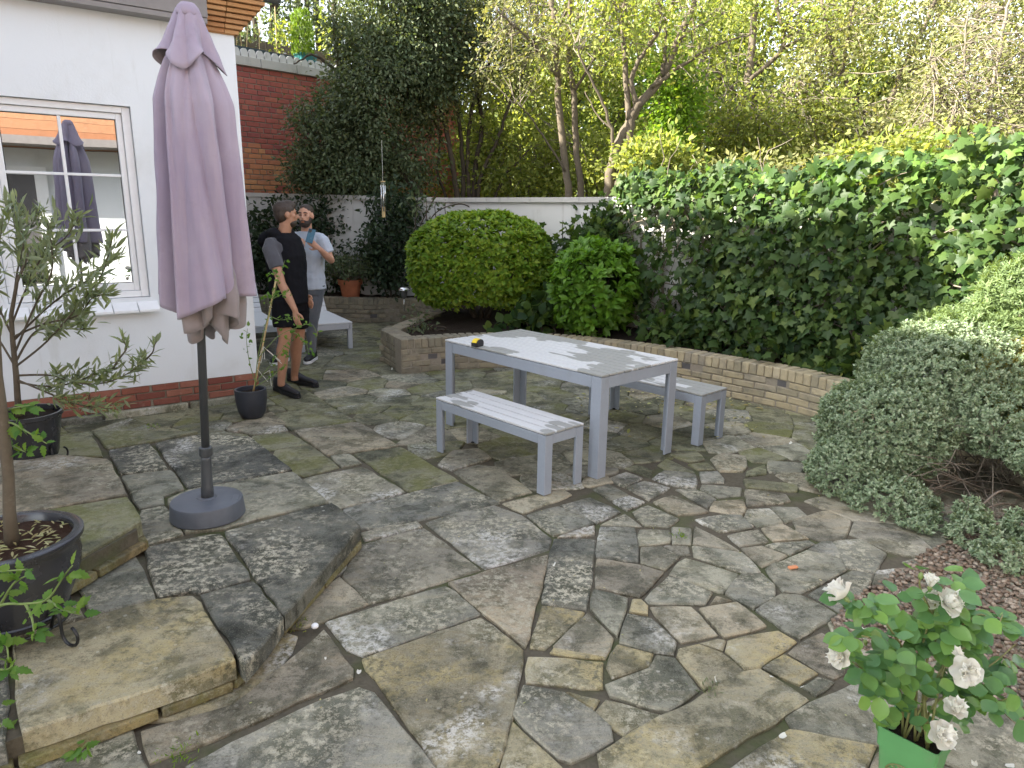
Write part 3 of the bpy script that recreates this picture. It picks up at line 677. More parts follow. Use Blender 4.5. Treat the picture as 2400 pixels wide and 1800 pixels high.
# ================================================================ BRICK PLANTERS
BV=[]
for k in range(3):
    mb=MB(); x,y,z=.5,.5,.5; j=lambda:random.uniform(-.012,.012)
    mb.box((0,0,0),(1,1,1)); mb.v=[(a*(1+j()),b*(1+j()),c*(1+j())) for a,b,c in mb.v]
    BV.append(mb.mesh('brick'))
_bcache={}
import bmesh
def brickmesh(dims,mat,bev=.006):
    key=(tuple(round(d,3) for d in dims),mat.name)
    if key not in _bcache:
        L=[]
        for k in range(3):
            bm=bmesh.new(); bmesh.ops.create_cube(bm,size=1)
            for v in bm.verts: v.co=Vector((v.co.x*dims[0],v.co.y*dims[1],v.co.z*dims[2]))+Vector([random.gauss(0,.0015) for _ in range(3)])
            bmesh.ops.bevel(bm,geom=[e for e in bm.edges],offset=bev,segments=1,affect='EDGES')
            me=bpy.data.meshes.new('brick'); bm.to_mesh(me); bm.free(); me.materials.append(mat); L.append(me)
        _bcache[key]=L
    return random.choice(_bcache[key])
class Path:
    def __init__(s,pts):
        s.p=[np.array(p[:2],float) for p in pts]; s.L=[0]
        for a,b in zip(s.p,s.p[1:]): s.L.append(s.L[-1]+np.linalg.norm(b-a))
        s.len=s.L[-1]
    def at(s,t):
        t=min(max(t,0),s.len-1e-6); i=max(k for k in range(len(s.L)-1) if s.L[k]<=t)
        d=(s.p[i+1]-s.p[i])/(s.L[i+1]-s.L[i]); return s.p[i]+d*(t-s.L[i]),d
    def near(s,q):
        ts=np.linspace(0,s.len,400); return min(ts,key=lambda t:np.linalg.norm(s.at(t)[0]-np.array(q[:2])))
def smooth_path(pts,n=60):
    pts=[np.array(p[:2],float) for p in pts]; out=[]
    for i in range(len(pts)-1):
        p0=pts[max(i-1,0)];p1=pts[i];p2=pts[i+1];p3=pts[min(i+2,len(pts)-1)]
        for k in range(6):
            t=k/6; out.append(.5*((2*p1)+(-p0+p2)*t+(2*p0-5*p1+4*p2-p3)*t*t+(-p0+3*p1-3*p2+p3)*t**3))
    out.append(pts[-1]); return out
PH=.372; TOPH=.105; NC=4; CH=(PH-TOPH)/NC
def brick_wall(t,path,mat,side=1,holes=(),depth=.215,endmat=None,endlen=0,maxparts=300,headers=True):
    """path = front face line; side=+1 puts the body on the left of the walking direction"""
    jobs=[]
    for c in range(NC):
        pos=-.11*(c%2)
        while pos<path.len:
            w=.222; a=max(pos,0); b=min(pos+w,path.len); pos+=w
            if random.random()<.25: pos_=pos
            if b-a<.05: continue
            m=(a+b)/2; p,d=path.at(m)
            if any(abs(m-h)<.09 and c==hc for h,hc in holes): continue
            jobs.append((p,d,b-a-.010,.10,CH-.009,c*CH+CH/2,m))
    if headers:
        k=int(path.len/.077)
        for i in range(k):
            m=(i+.5)*path.len/k; p,d=path.at(m); jobs.append((p,d,path.len/k-.008,depth,TOPH-.002,PH-TOPH/2,m))
    for k,(p,d,l,dep,h,z,m) in enumerate(jobs):
        nn=np.array([-d[1],d[0]])*side; pr=random.uniform(-.003,.003)
        c=p+nn*(dep/2+pr); mt=endmat if (endmat and m<endlen) else mat
        Mx=Matrix.Translation((c[0],c[1],z+random.uniform(-.001,.001)))@Matrix.Rotation(math.atan2(d[1],d[0])+random.gauss(0,.008),4,'Z')
        link('brick',brickmesh((round(l,2),dep,h),mt),None,t,Mx)
    # mortar body
    mb=MB(); n=max(2,int(path.len/.12))
    for i in range(n+1):
        p,d=path.at(path.len*i/n); nn=np.array([-d[1],d[0]])*side
        a=p+nn*.012; b=p+nn*(depth-.006)
        mb.v+= [(a[0],a[1],-.02),(a[0],a[1],PH-.014),(b[0],b[1],PH-.014),(b[0],b[1],-.02)]
    for i in range(n):
        q=i*4
        for j in range(3):
            mb.f.append([q+j,q+4+j,q+5+j,q+1+j] if side<0 else [q+j,q+1+j,q+5+j,q+4+j]); mb.mi.append(0)
    mb.f+= [[0,1,2,3],[n*4+3,n*4+2,n*4+1,n*4]]; mb.mi+=[0,0]
    mb.obj('mortar',M['mortar'],t)
    # dark recesses where a brick is missing
    for h,c in holes:
        p,d=path.at(h); nn=np.array([-d[1],d[0]])*side; q=p+nn*.0135
        mm=MB(); mm.box((q[0],q[1],c*CH+CH/2),(.105,.006,CH-.012),math.atan2(d[1],d[0])); mm.obj('weep_hole',M['lead'],t)
Z=PH
front=[P(x,y,Z)[:2] for x,y in((940,797),(1010,792),(1100,787),(1200,786),(1312,790),(1400,798),(1511,811),(1589,823),(1680,838),(1852,868),(2028,910))]
ex=front[-1]; front+= [ex+np.array([.28,-.30]),ex+np.array([.48,-.70]),ex+np.array([.50,-1.2]),ex+np.array([.38,-1.7]),ex+np.array([.45,-2.3])]
fp=Path(smooth_path(front))
pl=thing('brick_planter','low curved yellow brick planter wall in front of the ivy','planter wall',(1.5,7,0))
hs=[(fp.near(P(x,y,z)),c) for x,y,z,c in((1022,832,.2,2),(1092,868,.12,1),(1605,858,.23,3),(1820,902,.23,3),(1925,955,.15,2),(1360,830,.1,1))]
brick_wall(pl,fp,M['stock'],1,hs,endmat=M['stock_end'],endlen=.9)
A_=P(940,797,Z)[:2]; B_=P(893,772,Z)[:2]; C_=P(1034,719,Z)[:2]
lp=Path([A_+(B_-A_)*.01,B_,C_])
lw=thing('brick_planter','angular sooty end of the brick planter left of the clipped bush','planter wall',(B_[0],B_[1],0))
brick_wall(lw,lp,M['stock_end'],-1,[(lp.near(P(910,830,.2)),2)],depth=.2)
bk=[P(x,y,Z)[:2] for x,y in((480,690),(600,694),(760,697),(860,700),(940,699),(1034,713))]
bp=Path(smooth_path(bk))
bw=thing('brick_planter','back brick planter wall behind the two men and the lounger','planter wall',(bk[2][0],bk[2][1],0))
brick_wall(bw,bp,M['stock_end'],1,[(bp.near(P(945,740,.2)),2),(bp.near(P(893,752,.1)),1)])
# ---- soil in the beds
WALL=[(-7.5,12.9),(-1.0,11.25),(1.45,8.55),(2.4,7.35),(3.4,6.2),(4.6,4.9),(5.6,3.4)]
def sheet(name,front,back,z,mat,bumpy=.02,nu=70,nv=10):
    f=Path(front); b=Path(back); vs=[]
    for j in range(nv+1):
        for i in range(nu+1):
            p=f.at(f.len*i/nu)[0]; q=b.at(b.len*i/nu)[0]; r=p+(q-p)*j/nv
            vs.append((r[0],r[1],z+bumpy*(math.sin(r[0]*7+r[1]*4)+math.sin(r[0]*17-r[1]*13))*.5+.05*j/nv))
    k=nu+1; mb=MB(); mb.add(vs,[(j*k+i,j*k+i+1,(j+1)*k+i+1,(j+1)*k+i) for j in range(nv) for i in range(nu)])
    return mb.obj(name,mat,None,True)
off=lambda pth,d:[pth.at(t)[0]+d*np.array([-pth.at(t)[1][1],pth.at(t)[1][0]]) for t in np.linspace(0,pth.len,50)]
tag(sheet('flower_bed',[tuple(x) for x in off(fp,.205)],[C_+np.array([.1,.3]),(-.2,10.2),(1.45,8.5),(2.4,7.3),(3.4,6.15),(4.6,4.9),(5.4,3.4)],PH-.05,M['soil']),kind='structure')
tag(sheet('flower_bed',[tuple(x) for x in off(bp,.205)],[(-7.4,12.8),(-1.0,11.2),(-.3,10.4)],PH-.055,M['soil']),kind='structure')
# ================================================================ WHITE GARDEN WALL
gw=thing('garden_wall','weathered white rendered garden wall with a flat coping behind the beds','wall',(-1,11.3,0))
def wallstrip(pts,tops,th,z0,name,mat,parent,dz=0,over=0.):
    mb=MB(); n=len(pts)
    for i in range(n):
        p=np.array(pts[i],float); a=np.array(pts[max(i-1,0)],float); b=np.array(pts[min(i+1,n-1)],float)
        d1=(p-a)/max(1e-9,np.linalg.norm(p-a)); d2=(b-p)/max(1e-9,np.linalg.norm(b-p)); d=d1+d2; d/=np.linalg.norm(d); nn=np.array([-d[1],d[0]])
        f=p-nn*over; k=p+nn*(th+over)
        mb.v+=[(f[0],f[1],z0 if not callable(z0) else z0(i)),(f[0],f[1],tops[i]+dz),(k[0],k[1],tops[i]+dz),(k[0],k[1],z0 if not callable(z0) else z0(i))]
    for i in range(n-1):
        q=i*4
        for j in range(4): mb.f.append([q+j,q+(j+1)%4,q+4+(j+1)%4,q+4+j]); mb.mi.append(0)
    mb.f+=[[0,3,2,1],[n*4-4,n*4-3,n*4-2,n*4-1]]; mb.mi+=[0,0]
    return mb.obj(name,mat,parent)
tops=[1.93,1.84,1.84,1.84,1.84,1.84,1.84]
wallstrip(WALL,tops,.22,-.05,'wall',M['gwall'],gw)
for i in range(3):
    a,b=np.array(WALL[i]),np.array(WALL[i+1]); n=int(np.linalg.norm(b-a)/.9); 
    for k in range(n):
        p=a+(b-a)*k/n; q=a+(b-a)*(k+1)/n; d=(q-p)/np.linalg.norm(q-p); q=q-d*.006
        zt=lambda r:tops[i]+(tops[i+1]-tops[i])*r
        wallstrip([p,q],[zt(k/n),zt((k+1)/n)],.22,lambda j:zt((k+j)/n)+.001,'coping_stone',M['coping'],gw,dz=.065,over=.035)
# ================================================================ HOUSE
HC=np.array([-2.347,6.362]); HD=np.array([-.808,-.59]); HN=np.array([.59,-.808])
HMx=Matrix(((HD[0],HN[0],0,HC[0]),(HD[1],HN[1],0,HC[1]),(0,0,1,0),(0,0,0,1)))   # local x along the wall, y outward, z up
def HB(mb,s0,s1,o0,o1,z0,z1): return mb.box(((s0+s1)/2,(o0+o1)/2,(z0+z1)/2),(s1-s0,o1-o0,z1-z0),M=HMx)
def hp(s,o,z): return tuple(HMx@Vector((s,o,z)))
house=thing('house','white rendered house with a sash window, brick plinth and tiled corner eaves','house',(HC[0],HC[1],0))
wb=MB(); S0,S1,Z0,Z1=.83,1.80,.985,2.475
ss=[0,S0,S1,5.2]; zs=[.24,Z0,Z1,3.2]; gv=[hp(s,o,z) for o in(0,-.12) for z in zs for s in ss]
fs=[(j*4+i+1,j*4+i,(j+1)*4+i,(j+1)*4+i+1) for j in range(3) for i in range(3) if not(i==1 and j==1)]
ring=[(1,1),(2,1),(2,2),(1,2)]; id_=lambda i,j,o:o*16+j*4+i
for k in range(4):
    a,b=ring[k],ring[(k+1)%4]; fs.append((id_(*a,0),id_(*b,0),id_(*b,1),id_(*a,1)))
fs=[f for f in fs]
wb.add(gv,fs)
wb.add([hp(0,-.12,-.05),hp(0,-8,-.05),hp(0,-8,3.2),hp(0,-.12,3.2)],[(0,1,2,3)]); wb.add([hp(5.2,0,-.05),hp(5.2,-8,-.05),hp(5.2,-8,3.2),hp(5.2,0,3.2)],[(3,2,1,0)])      # gable side going back
wb.obj('wall',M['render'],house)
HB(MB(),.02,5.2,-.16,-.13,.9,2.6).obj('reveal_backing',M['lead'],house)
# plinth bricks and stone base course
mb=MB(); HB(mb,.012,5.2,-.1,-.008,.0,.238); mb.obj('plinth_mortar',M['mortar'],house)
for c in range(3):
    z=.052+c*.0625; s=.0 if c%2==0 else -.11
    while s<3.3:
        a,b=max(s,0),s+.215
        if b-a>.04:
            m=Matrix.Translation(hp((a+b)/2,-.045+random.uniform(-.002,.002),z+.031))@Matrix.Rotation(math.atan2(HD[1],HD[0]),4,'Z')
            link('brick',brickmesh((round(b-a,2),.1,.052),M['plinthbrick'],.004),None,house,m)
        s+=.228
for s0,s1 in((-.02,.62),(.63,1.28),(1.29,2.2),(2.21,3.2)):
    mb=MB(); HB(mb,s0,s1-.008,-.05,.045,-.02,.052); mb.obj('base_stone',M['stone'],house,bevel=.012)
# eaves: fascia, soffit, gutter, stepped terracotta corner
mb=MB(); HB(mb,.235,5.2,.02,.16,3.17,3.36); mb.obj('fascia',M['fascia'],house,bevel=.004)
mb=MB(); HB(mb,.24,5.2,.002,.155,3.13,3.165); mb.obj('soffit',M['fascia'],house)
for i in range(7):
    e=.035+.03*i; z=3.105+.036*i
    for s0,s1 in((-e,.08),(.084,.23)):
        mb=MB(); HB(mb,s0,s1,-.25-e*.5,.03+.026*i,z,z+.030); mb.obj('eaves_tile',M['tile'],house,bevel=.004)
mb=MB(); HB(mb,.0,.23,-.2,.02,3.1,3.36); HB(mb,-.2,.24,-.35,.19,3.357,3.42); mb.obj('eaves_mortar',M['tile'],house)
mb=MB(); mb.tube([hp(-.34,.13,3.42),hp(.3,.22,3.44),hp(5.2,.22,3.46)],.06,10); mb.obj('gutter',M['lead'],house,True)
mb=MB(); mb.add([hp(-.3,.2,3.43),hp(5.6,.2,3.43),hp(5.6,-4.3,6.3),hp(-.3,-4.3,6.3),hp(5.6,-9,3.43),hp(-.3,-9,3.43)],[(0,1,2,3),(3,2,4,5)])
mb.add([hp(-.02,0,3.2),hp(-.02,-8,3.2),hp(-.02,-4.2,6.15)],[(0,1,2)]); mb.obj('roof',M['tile_hung'],house)
# unseen wing added out of frame, shaped to shade the patio and lower ivy
wn=np.array([-.808,-.59])
for wc,wa,hh in((np.array([-3.3,.55]),np.array([-6.0,4.22]),6.3),(np.array([-6.01,4.23]),np.array([-9.0,8.28]),7.7)):
    mb=MB(); q=[wa,wc,wc+wn*6,wa+wn*6]
    mb.add([(p[0],p[1],-.05) for p in q]+[(p[0],p[1],hh) for p in q],[(0,1,5,4),(1,2,6,5),(2,3,7,6),(3,0,4,7),(4,5,6,7)]); mb.obj('shade_wing',M['render'],house)
# window
wf=MB(); fo=-.035
for s0,s1,z0,z1 in((S0+.003,S0+.062,Z0+.004,Z1-.004),(S1-.062,S1-.003,Z0+.004,Z1-.004),(S0+.062,S1-.062,Z1-.052,Z1-.004),(S0+.062,S1-.062,Z0+.004,Z0+.055)): HB(wf,s0,s1,-.125,fo,z0,z1)
win=wf.obj('window',M['white'],house,bevel=.005)
sash=MB(); a0,a1,b0,b1=S0+.064,S1-.064,Z0+.057,Z1-.054
for s0,s1,z0,z1 in((a0,a0+.042,b0,b1),(a1-.042,a1,b0,b1),(a0+.042,a1-.042,b1-.045,b1),(a0+.042,a1-.042,b0,b0+.062)): HB(sash,s0,s1,-.11,-.058,z0,z1)
sash.obj('sash',M['white'],win,bevel=.005)
ps0,ps1,pz0,pz1=a0+.042,a1-.042,b0+.062,b1-.045; mid=(ps0+ps1)/2; hz=[pz0+(pz1-pz0)*k/3 for k in(1,2)]
for (s0,s1,z0,z1,o) in [(mid-.011,mid+.011,pz0,pz1,-.066)]+[(ps0,mid-.011,h-.010,h+.010,-.068) for h in hz]+[(mid+.011,ps1,h-.010,h+.010,-.068) for h in hz]:
    mb=MB(); HB(mb,s0,s1,-.10,o,z0,z1); mb.obj('glazing_bar',M['white'],win,bevel=.003)
zz=[pz0]+hz+[pz1]; sx=[ps0,mid,ps1]
for i in range(2):
    for j in range(3):
        mb=MB(); HB(mb,sx[i]+.006,sx[i+1]-.006,-.092,-.086,zz[j]+.006,zz[j+1]-.006); mb.obj('pane',M['glass'],win)
for k in range(6):
    s0=S1+.06-k*.185; s1=s0-.18
    s1=max(s1,S0-.05)
    if s0-s1<.03: break
    mb=MB(); mb.add([hp(s,o,z) for s in(s0,s1) for o,z in((-.03,.975),(.085,.895),(.085,.872),(-.03,.90))],[(0,1,5,4),(1,2,6,5),(2,3,7,6),(0,3,2,1),(4,5,6,7),(0,4,7,3)])
    mb.obj('sill_tile',M['white'],house,bevel=.004)
# ---- house across the patio, seen in the window
oh=thing('opposite_house','white and orange tile hung house seen only as a reflection in the window','house',(2,-3,0))
OC=HC+HN*10.2
OM=Matrix(((HD[0],-HN[0],0,OC[0]),(HD[1],-HN[1],0,OC[1]),(0,0,1,0),(0,0,0,1)))
def OB(mb,s0,s1,o0,o1,z0,z1): return mb.box(((s0+s1)/2,(o0+o1)/2,(z0+z1)/2),(s1-s0,o1-o0,z1-z0),M=OM)
mb=MB(); OB(mb,-6,8,-3,0,0,2.75); mb.obj('wall',M['render'],oh)
mb=MB(); OB(mb,-1.2,8,.0,.9,2.78,2.92); mb.obj('canopy',M['fascia'],oh)
for k in range(14):
    mb=MB(); OB(mb,-6,8,-.0-.3,.05-k*.001,2.76+k*.17,2.76+k*.17+.165); mb.obj('tile_course',M['tile_hung'],oh)
mb=MB(); OB(mb,-6,-.8,.0,.05,1.35,2.75); mb.obj('tile_course',M['tile_hung'],oh)
mb=MB(); OB(mb,1.0,1.75,-.1,.02,.2,2.25); mb.obj('door_glass',M['lead'],oh)
mb=MB(); OB(mb,1.75,1.95,-.1,.05,.1,2.4);OB(mb,.8,1.0,-.1,.05,.1,2.4); OB(mb,1.0,1.75,-.1,.05,2.25,2.4); mb.obj('door_frame',M['white'],oh)
# ================================================================ BRICK BUILDING BEHIND
p1=PD(556,128,13.2); p2=PD(740,158,14.3)
bd=(p2-p1)[:2]; bd/=np.linalg.norm(bd); BT=p1[2]; bn=np.array([bd[1],-bd[0]])
bb=thing('brick_building','tall red and orange brick outbuilding with a white scalloped parapet','building',(p1[0],p1[1],0))
BM=Matrix(((bd[0],bn[0],0,p1[0]),(bd[1],bn[1],0,p1[1]),(0,0,1,0),(0,0,0,1)))
def BB(mb,s0,s1,o0,o1,z0,z1): return mb.box(((s0+s1)/2,(o0+o1)/2,(z0+z1)/2),(s1-s0,o1-o0,z1-z0),M=BM)
mb=MB(); BB(mb,-2.5,5.0,-4,-.012,0,BT-.16); mb.obj('mortar_wall',M['mortar_red'],bb)
mb=MB(); BB(mb,-7.5,-2.52,-4,.6,0,7.2); mb.obj('shade_block',M['redbrick'],bb)  # unseen block added out of view to shade the dark evergreen
ch=.0905; nb=0; rest={'redbrick':MB(),'orangebrick':MB()}
for c in range(34):
    z=BT-.17-ch*(c+.5)
    if z<.2: break
    s=-2.4-(.12 if c%2 else 0)
    while s<5.0:
        w=.235 if (c%4!=3) else .12
        c0=s+w/2; s+=w+.013
        up=(z>BT-1.55-.10*c0+.12*math.sin(c0*5))
        k='redbrick' if up or random.random()<.10 else 'orangebrick'
        if z<1.75+.0 and random.random()<.35: k='redbrick'
        o=random.uniform(-.004,.004)
        if -.15<c0<2.0 and z>1.7 and nb<300:
            m=Matrix.Translation(tuple(BM@Vector((c0,-.045+o,z))))@Matrix.Rotation(math.atan2(bd[1],bd[0]),4,'Z')
            link('brick',brickmesh((w,.1,ch-.014),M[k],.006),None,bb,m); nb+=1
        else: BB(rest[k],c0-w/2,c0+w/2,-.095+o,.005+o,z-ch/2+.007,z+ch/2-.007)
for k in rest: rest[k].obj('brickwork',M[k],bb)['kind']='stuff'
for k in range(9):
    mb=MB(); BB(mb,-2.4+k*.7,-2.4+k*.7+.69,-.3,.07,BT-.165,BT-.015); mb.obj('coping_stone',M['coping'],bb,bevel=.008)
for k in range(24):
    s=-.9+k*.145; mb=MB(); pr=[(-.062,0),(-.064,.06),(-.05,.105),(-.025,.13),(.025,.13),(.05,.105),(.064,.06),(.062,0)]
    mb.add([tuple(BM@Vector((s+a,o,BT-.012+b))) for o in(-.02,.035) for a,b in pr],[tuple(range(8)),tuple(range(15,7,-1))]+[(i,8+i,8+(i+1)%8,(i+1)%8) for i in range(8)])
    mb.obj('scallop_edging',M['gwall'],bb)
fz=BT+.12
for r in range(3):
    for k in range(3):
        mb=MB(); BB(mb,-2+k*1.6,-2+k*1.6+1.59,-1.25,-1.22,fz+r*.155,fz+r*.155+.148); mb.obj('fence_board',M['oldtimber'],bb,bevel=.004)
def trough(s0,s1,o,z0,h,mat,label,name='plant_trough'):
    c=BM@Vector(((s0+s1)/2,o,z0)); t=thing(name,label,'planter',tuple(c))
    mb=MB(); vs=[]
    for zz,k in((0,.82),(h*.9,1.),(h*.9,1.06),(h,1.06),(h,.95),(h*.8,.9)):
        for a,b in((-1,-1),(1,-1),(1,1),(-1,1)): vs.append(tuple(BM@Vector(((s0+s1)/2+a*(s1-s0)/2*k,o+b*.12*k,z0+zz))))
    mb.add(vs,[(i*4+j,i*4+(j+1)%4,(i+1)*4+(j+1)%4,(i+1)*4+j) for i in range(5) for j in range(4)]+[(20,21,22,23),(3,2,1,0)])
    mb.obj('trough',mat,t); return t,c
z0=BT-.0
t1,c1=trough(-.35,.57,-.18,z0,.16,M['navyplastic'],'long dark green plant trough with bare canes on the brick parapet')
mb=MB()
for s,dx in((.08,.10),(.18,-.02),(.26,.12),(.50,.08)): mb.tube([BM@Vector((s,-.18,z0+.1)),BM@Vector((s+dx,-.2,z0+.95))],.007,5)
mb.obj('cane',M['bamboo'],t1)
t2,c2=trough(.60,1.10,-.18,z0,.15,M['navyplastic'],'short slate blue trough with a climbing plant beside the green conifer')
mb=MB(); mb.tube([BM@Vector((.85,-.18,z0+.1)),BM@Vector((.86,-.18,z0+.95))],.008,5); mb.obj('cane',M['bamboo'],t2)
def cloud(c,ext,n,seed=0,thr=-.3,s=1.6):
    p=RS.uniform(-1,1,size=(n*4,3)); p=p[np.linalg.norm(p,axis=1)<1]; p=p*np.array(ext); q=p+np.array(c)
    return q[vnoise(q,s*2,seed)>thr][:n]
q=cloud(tuple(BM@Vector((.85,-.25,z0+.5))),(.36,.2,.36),170,3,0.); foliage(t2,q,rdir(len(q)),rdir(len(q),.6),RS.uniform(.05,.09,len(q)),'blade',M['lf_tree'])
t3,c3=trough(1.24,1.58,-.14,z0-.02,.26,M['teal'],'teal square pot holding a lime green conifer on the brick parapet','potted_conifer')
q=[]; 
for k in range(1500):
    h=RS.rand(); a=RS.uniform(0,6.283); r=.20*min(1,(1-h)*3+.45)*math.sqrt(RS.uniform(.5,1)); q.append(tuple(BM@Vector((1.36+r*math.cos(a),-.14+r*math.sin(a),z0+.18+h*.78))))
q=np.array(q); d=nrm(q-np.array(BM@Vector((1.36,-.14,z0-.3)))); foliage(t3,q,nrm(d+RS.normal(size=d.shape)*.25),rdir(len(q)),RS.uniform(.06,.10,len(q)),'lance',M['lf_conif'])
q=cloud(tuple(BM@Vector((.6,-1.0,fz+.55))),(1.5,.3,.30),650,6,-.1); tv=thing('climbing_plant','leafy green climber spilling over the boarded screen above the brick building','plant',tuple(BM@Vector((.7,-1.,fz))))
foliage(tv,q,rdir(len(q)),rdir(len(q),.6),RS.uniform(.05,.09,len(q)),'blade',M['lf_dark'])
# ================================================================ FURNITURE
def leg_L(mb,x,y,sx,sy,h,w=.078,t=.016):
    # angle-section leg with its outer corner at (x,y), opening towards (sx,sy)
    a=[(0,0),(w,0),(w,t),(t,t),(t,w),(0,w)]
    p=[(x+sx*u,y+sy*v) for u,v in a]
    if sx*sy<0: p=p[::-1]
    n=6; mb.add([(u,v,0) for u,v in p]+[(u,v,h) for u,v in p],[tuple(range(n-1,-1,-1)),tuple(range(n,2*n))]+[(i,(i+1)%n,n+(i+1)%n,n+i) for i in range(n)]); return mb
def table_like(name,label,cat,L,W,H,npl,ap,lw,loc,yaw,group=None,overh=.0):
    t=thing(name,label,cat,(0,0,0),group)
    pt=.014; ft=H-pt-.004
    pw=W/npl
    for k in range(npl):
        mb=MB(); mb.box((0,0,0),(L,pw-.011,pt))
        o=link('plank',mb.mesh('plank'),M['plank'],t,Matrix.Translation((0,-W/2+pw*(k+.5),H-pt/2)))
        m=o.modifiers.new('bevel','BEVEL'); m.width=.002; m.segments=1
    for sx in(-1,1):
        for sy in(-1,1):
            mb=MB(); x=-sx*(L/2-.004); y=-sy*(W/2-.004); leg_L(mb,x,y,sx,sy,ft-.001,lw); mb.obj('leg',M['metal'],t,bevel=.0025)
            mb=MB(); mb.box((x+sx*lw*.28,y+sy*lw*.28,.004),(lw*.45,lw*.45,.008)); mb.obj('foot_pad',M['rubber'],t)
    for sy in(-1,1):
        mb=MB(); mb.box((0,sy*(W/2-.015),ft-ap/2),(L-2*lw-.012,.020,ap)); mb.obj('apron',M['metal'],t,bevel=.002)
    for sx in(-1,1):
        mb=MB(); mb.box((sx*(L/2-.015),0,ft-ap/2),(.020,W-2*lw-.012,ap)); mb.obj('apron',M['metal'],t,bevel=.002)
    for x in(-L*.22,L*.22):
        mb=MB(); mb.box((x,0,ft-.02),(.04,W-.06,.03)); mb.obj('crossbar',M['metal'],t)
    t.location=loc; t.rotation_euler=(0,0,yaw); return t
YAW=-.822
table_like('patio_table','grey metal patio table with a slatted pale top, partly damp','table',1.647,.848,.71,11,.078,.085,(.323,5.288,.004),YAW)
table_like('bench','near slatted grey bench in front of the patio table','bench',1.119,.356,.408,4,.062,.066,(-.041,4.636,.004),YAW,'slatted patio benches')
table_like('bench','far slatted grey bench between the patio table and the brick planter','bench',1.119,.356,.408,4,.062,.066,(1.174,5.648,.004),YAW,'slatted patio benches')
# tape measure on the table
tp=PD(1118,806,5.5); tp=P(1118,812,.711); tm=thing('tape_measure','yellow and black tape measure lying on the damp table top','tape measure',tuple(tp))
R=Matrix.Translation((tp[0],tp[1],.7115))@Matrix.Rotation(.95,4,'Z')
def prof(mb,pts,y0,y1,Mx):
    n=len(pts); mb.add([tuple(Mx@Vector((a,y,b))) for y in(y0,y1) for a,b in pts],[tuple(range(n)),tuple(range(2*n-1,n-1,-1))]+[(i,n+i,n+(i+1)%n,(i+1)%n) for i in range(n)]); return mb
body=[(-.04,0),(.036,0),(.043,.012),(.043,.036),(.030,.054),(.008,.062),(-.022,.058),(-.040,.038)]
mb=MB(); prof(mb,body,-.022,.022,R); mb.obj('case',M['yellow'],tm,bevel=.004)
mb=MB(); prof(mb,[(a*.9+.003,b*.9+.003) for a,b in body],-.034,-.0225,R); prof(mb,[(a*.9+.003,b*.9+.003) for a,b in body],.0225,.0265,R); prof(mb,[(-.042,.0),(-.02,.0),(-.028,.030),(-.042,.034)],-.0245,.0245,R); mb.obj('rubber_grip',M['rubber'],tm,bevel=.002)
mb=MB(); prof(mb,[(.044,.004),(.058,.004),(.058,.0),(.060,.0),(.060,.006),(.044,.006)],-.01,.01,R); mb.obj('hook',M['chrome'],tm)
# ---- sun loungers
def lounger(label,foot,dirv,wdir,Ls=1.25,W=.66,back=True):
    t=thing('sun_lounger',label,'sun lounger',tuple(foot),'slatted sun loungers')
    d=np.array(dirv)/np.linalg.norm(dirv); n=np.array([-d[1],d[0]])
    if n@np.array(wdir)<0: n=-n
    z=foot[2]; f=foot[:2]
    Mx=Matrix(((d[0],n[0],0,f[0]),(d[1],n[1],0,f[1]),(0,0,1,0),(0,0,0,1)))
    for y in(.02,W-.02):
        mb=MB(); mb.box((Ls*.78,y,z-.045),(Ls*1.56,.035,.065),M=Mx); mb.obj('side_rail',M['metal_pale'],t,bevel=.003)
    mb=MB(); mb.box((.018,W/2,z-.045),(.03,W-.08,.065),M=Mx); mb.obj('end_rail',M['metal_pale'],t,bevel=.003)
    for x in(.035,Ls*1.5):
        for y in(.03,W-.03):
            mb=MB(); mb.box((x,y,(z-.08)/2),(.055,.055,z-.08),M=Mx); mb.obj('leg',M['metal_pale'],t,bevel=.003)
    k=int(Ls/.078)
    for i in range(k):
        mb=MB(); mb.box((Ls*(i+.5)/k,W/2,z),(Ls/k-.008,W,.018),M=Mx); mb.obj('slat',M['plank_w'],t,bevel=.002)
    ang=math.radians(52)
    B2=Mx@Matrix.Translation((Ls+.01,0,z))@Matrix.Rotation(-ang,4,'Y')
    for i in range(9):
        mb=MB(); mb.box((.078*(i+.5),W/2,0),(.070,W,.018),M=B2); mb.obj('back_slat',M['plank_w'],t,bevel=.002)
    for y in(.03,W-.03):
        mb=MB(); mb.box((.36,y,-.025),(.72,.03,.03),M=B2); mb.obj('back_rail',M['metal_pale'],t)
M['metal_pale']=plain('pale_grey_lounger_frame',(.42,.44,.47),.45,.05,60,.05)
M['plank_w']=plain('white_lounger_slat',(.60,.61,.62),.55,.08,30,.08)
r1=P(826,756,.33); h1=P(766,729,.33); dv=(h1-r1)[:2]; dv=dv/np.linalg.norm(dv)
lounger('white slatted sun lounger beside the man with the phone, its back raised',r1,dv,(-1,0),np.linalg.norm((h1-r1)[:2]))
r2=P(661,762,.33); lounger('white slatted sun lounger half hidden behind the house corner',r2,dv,(-1,0),1.2)
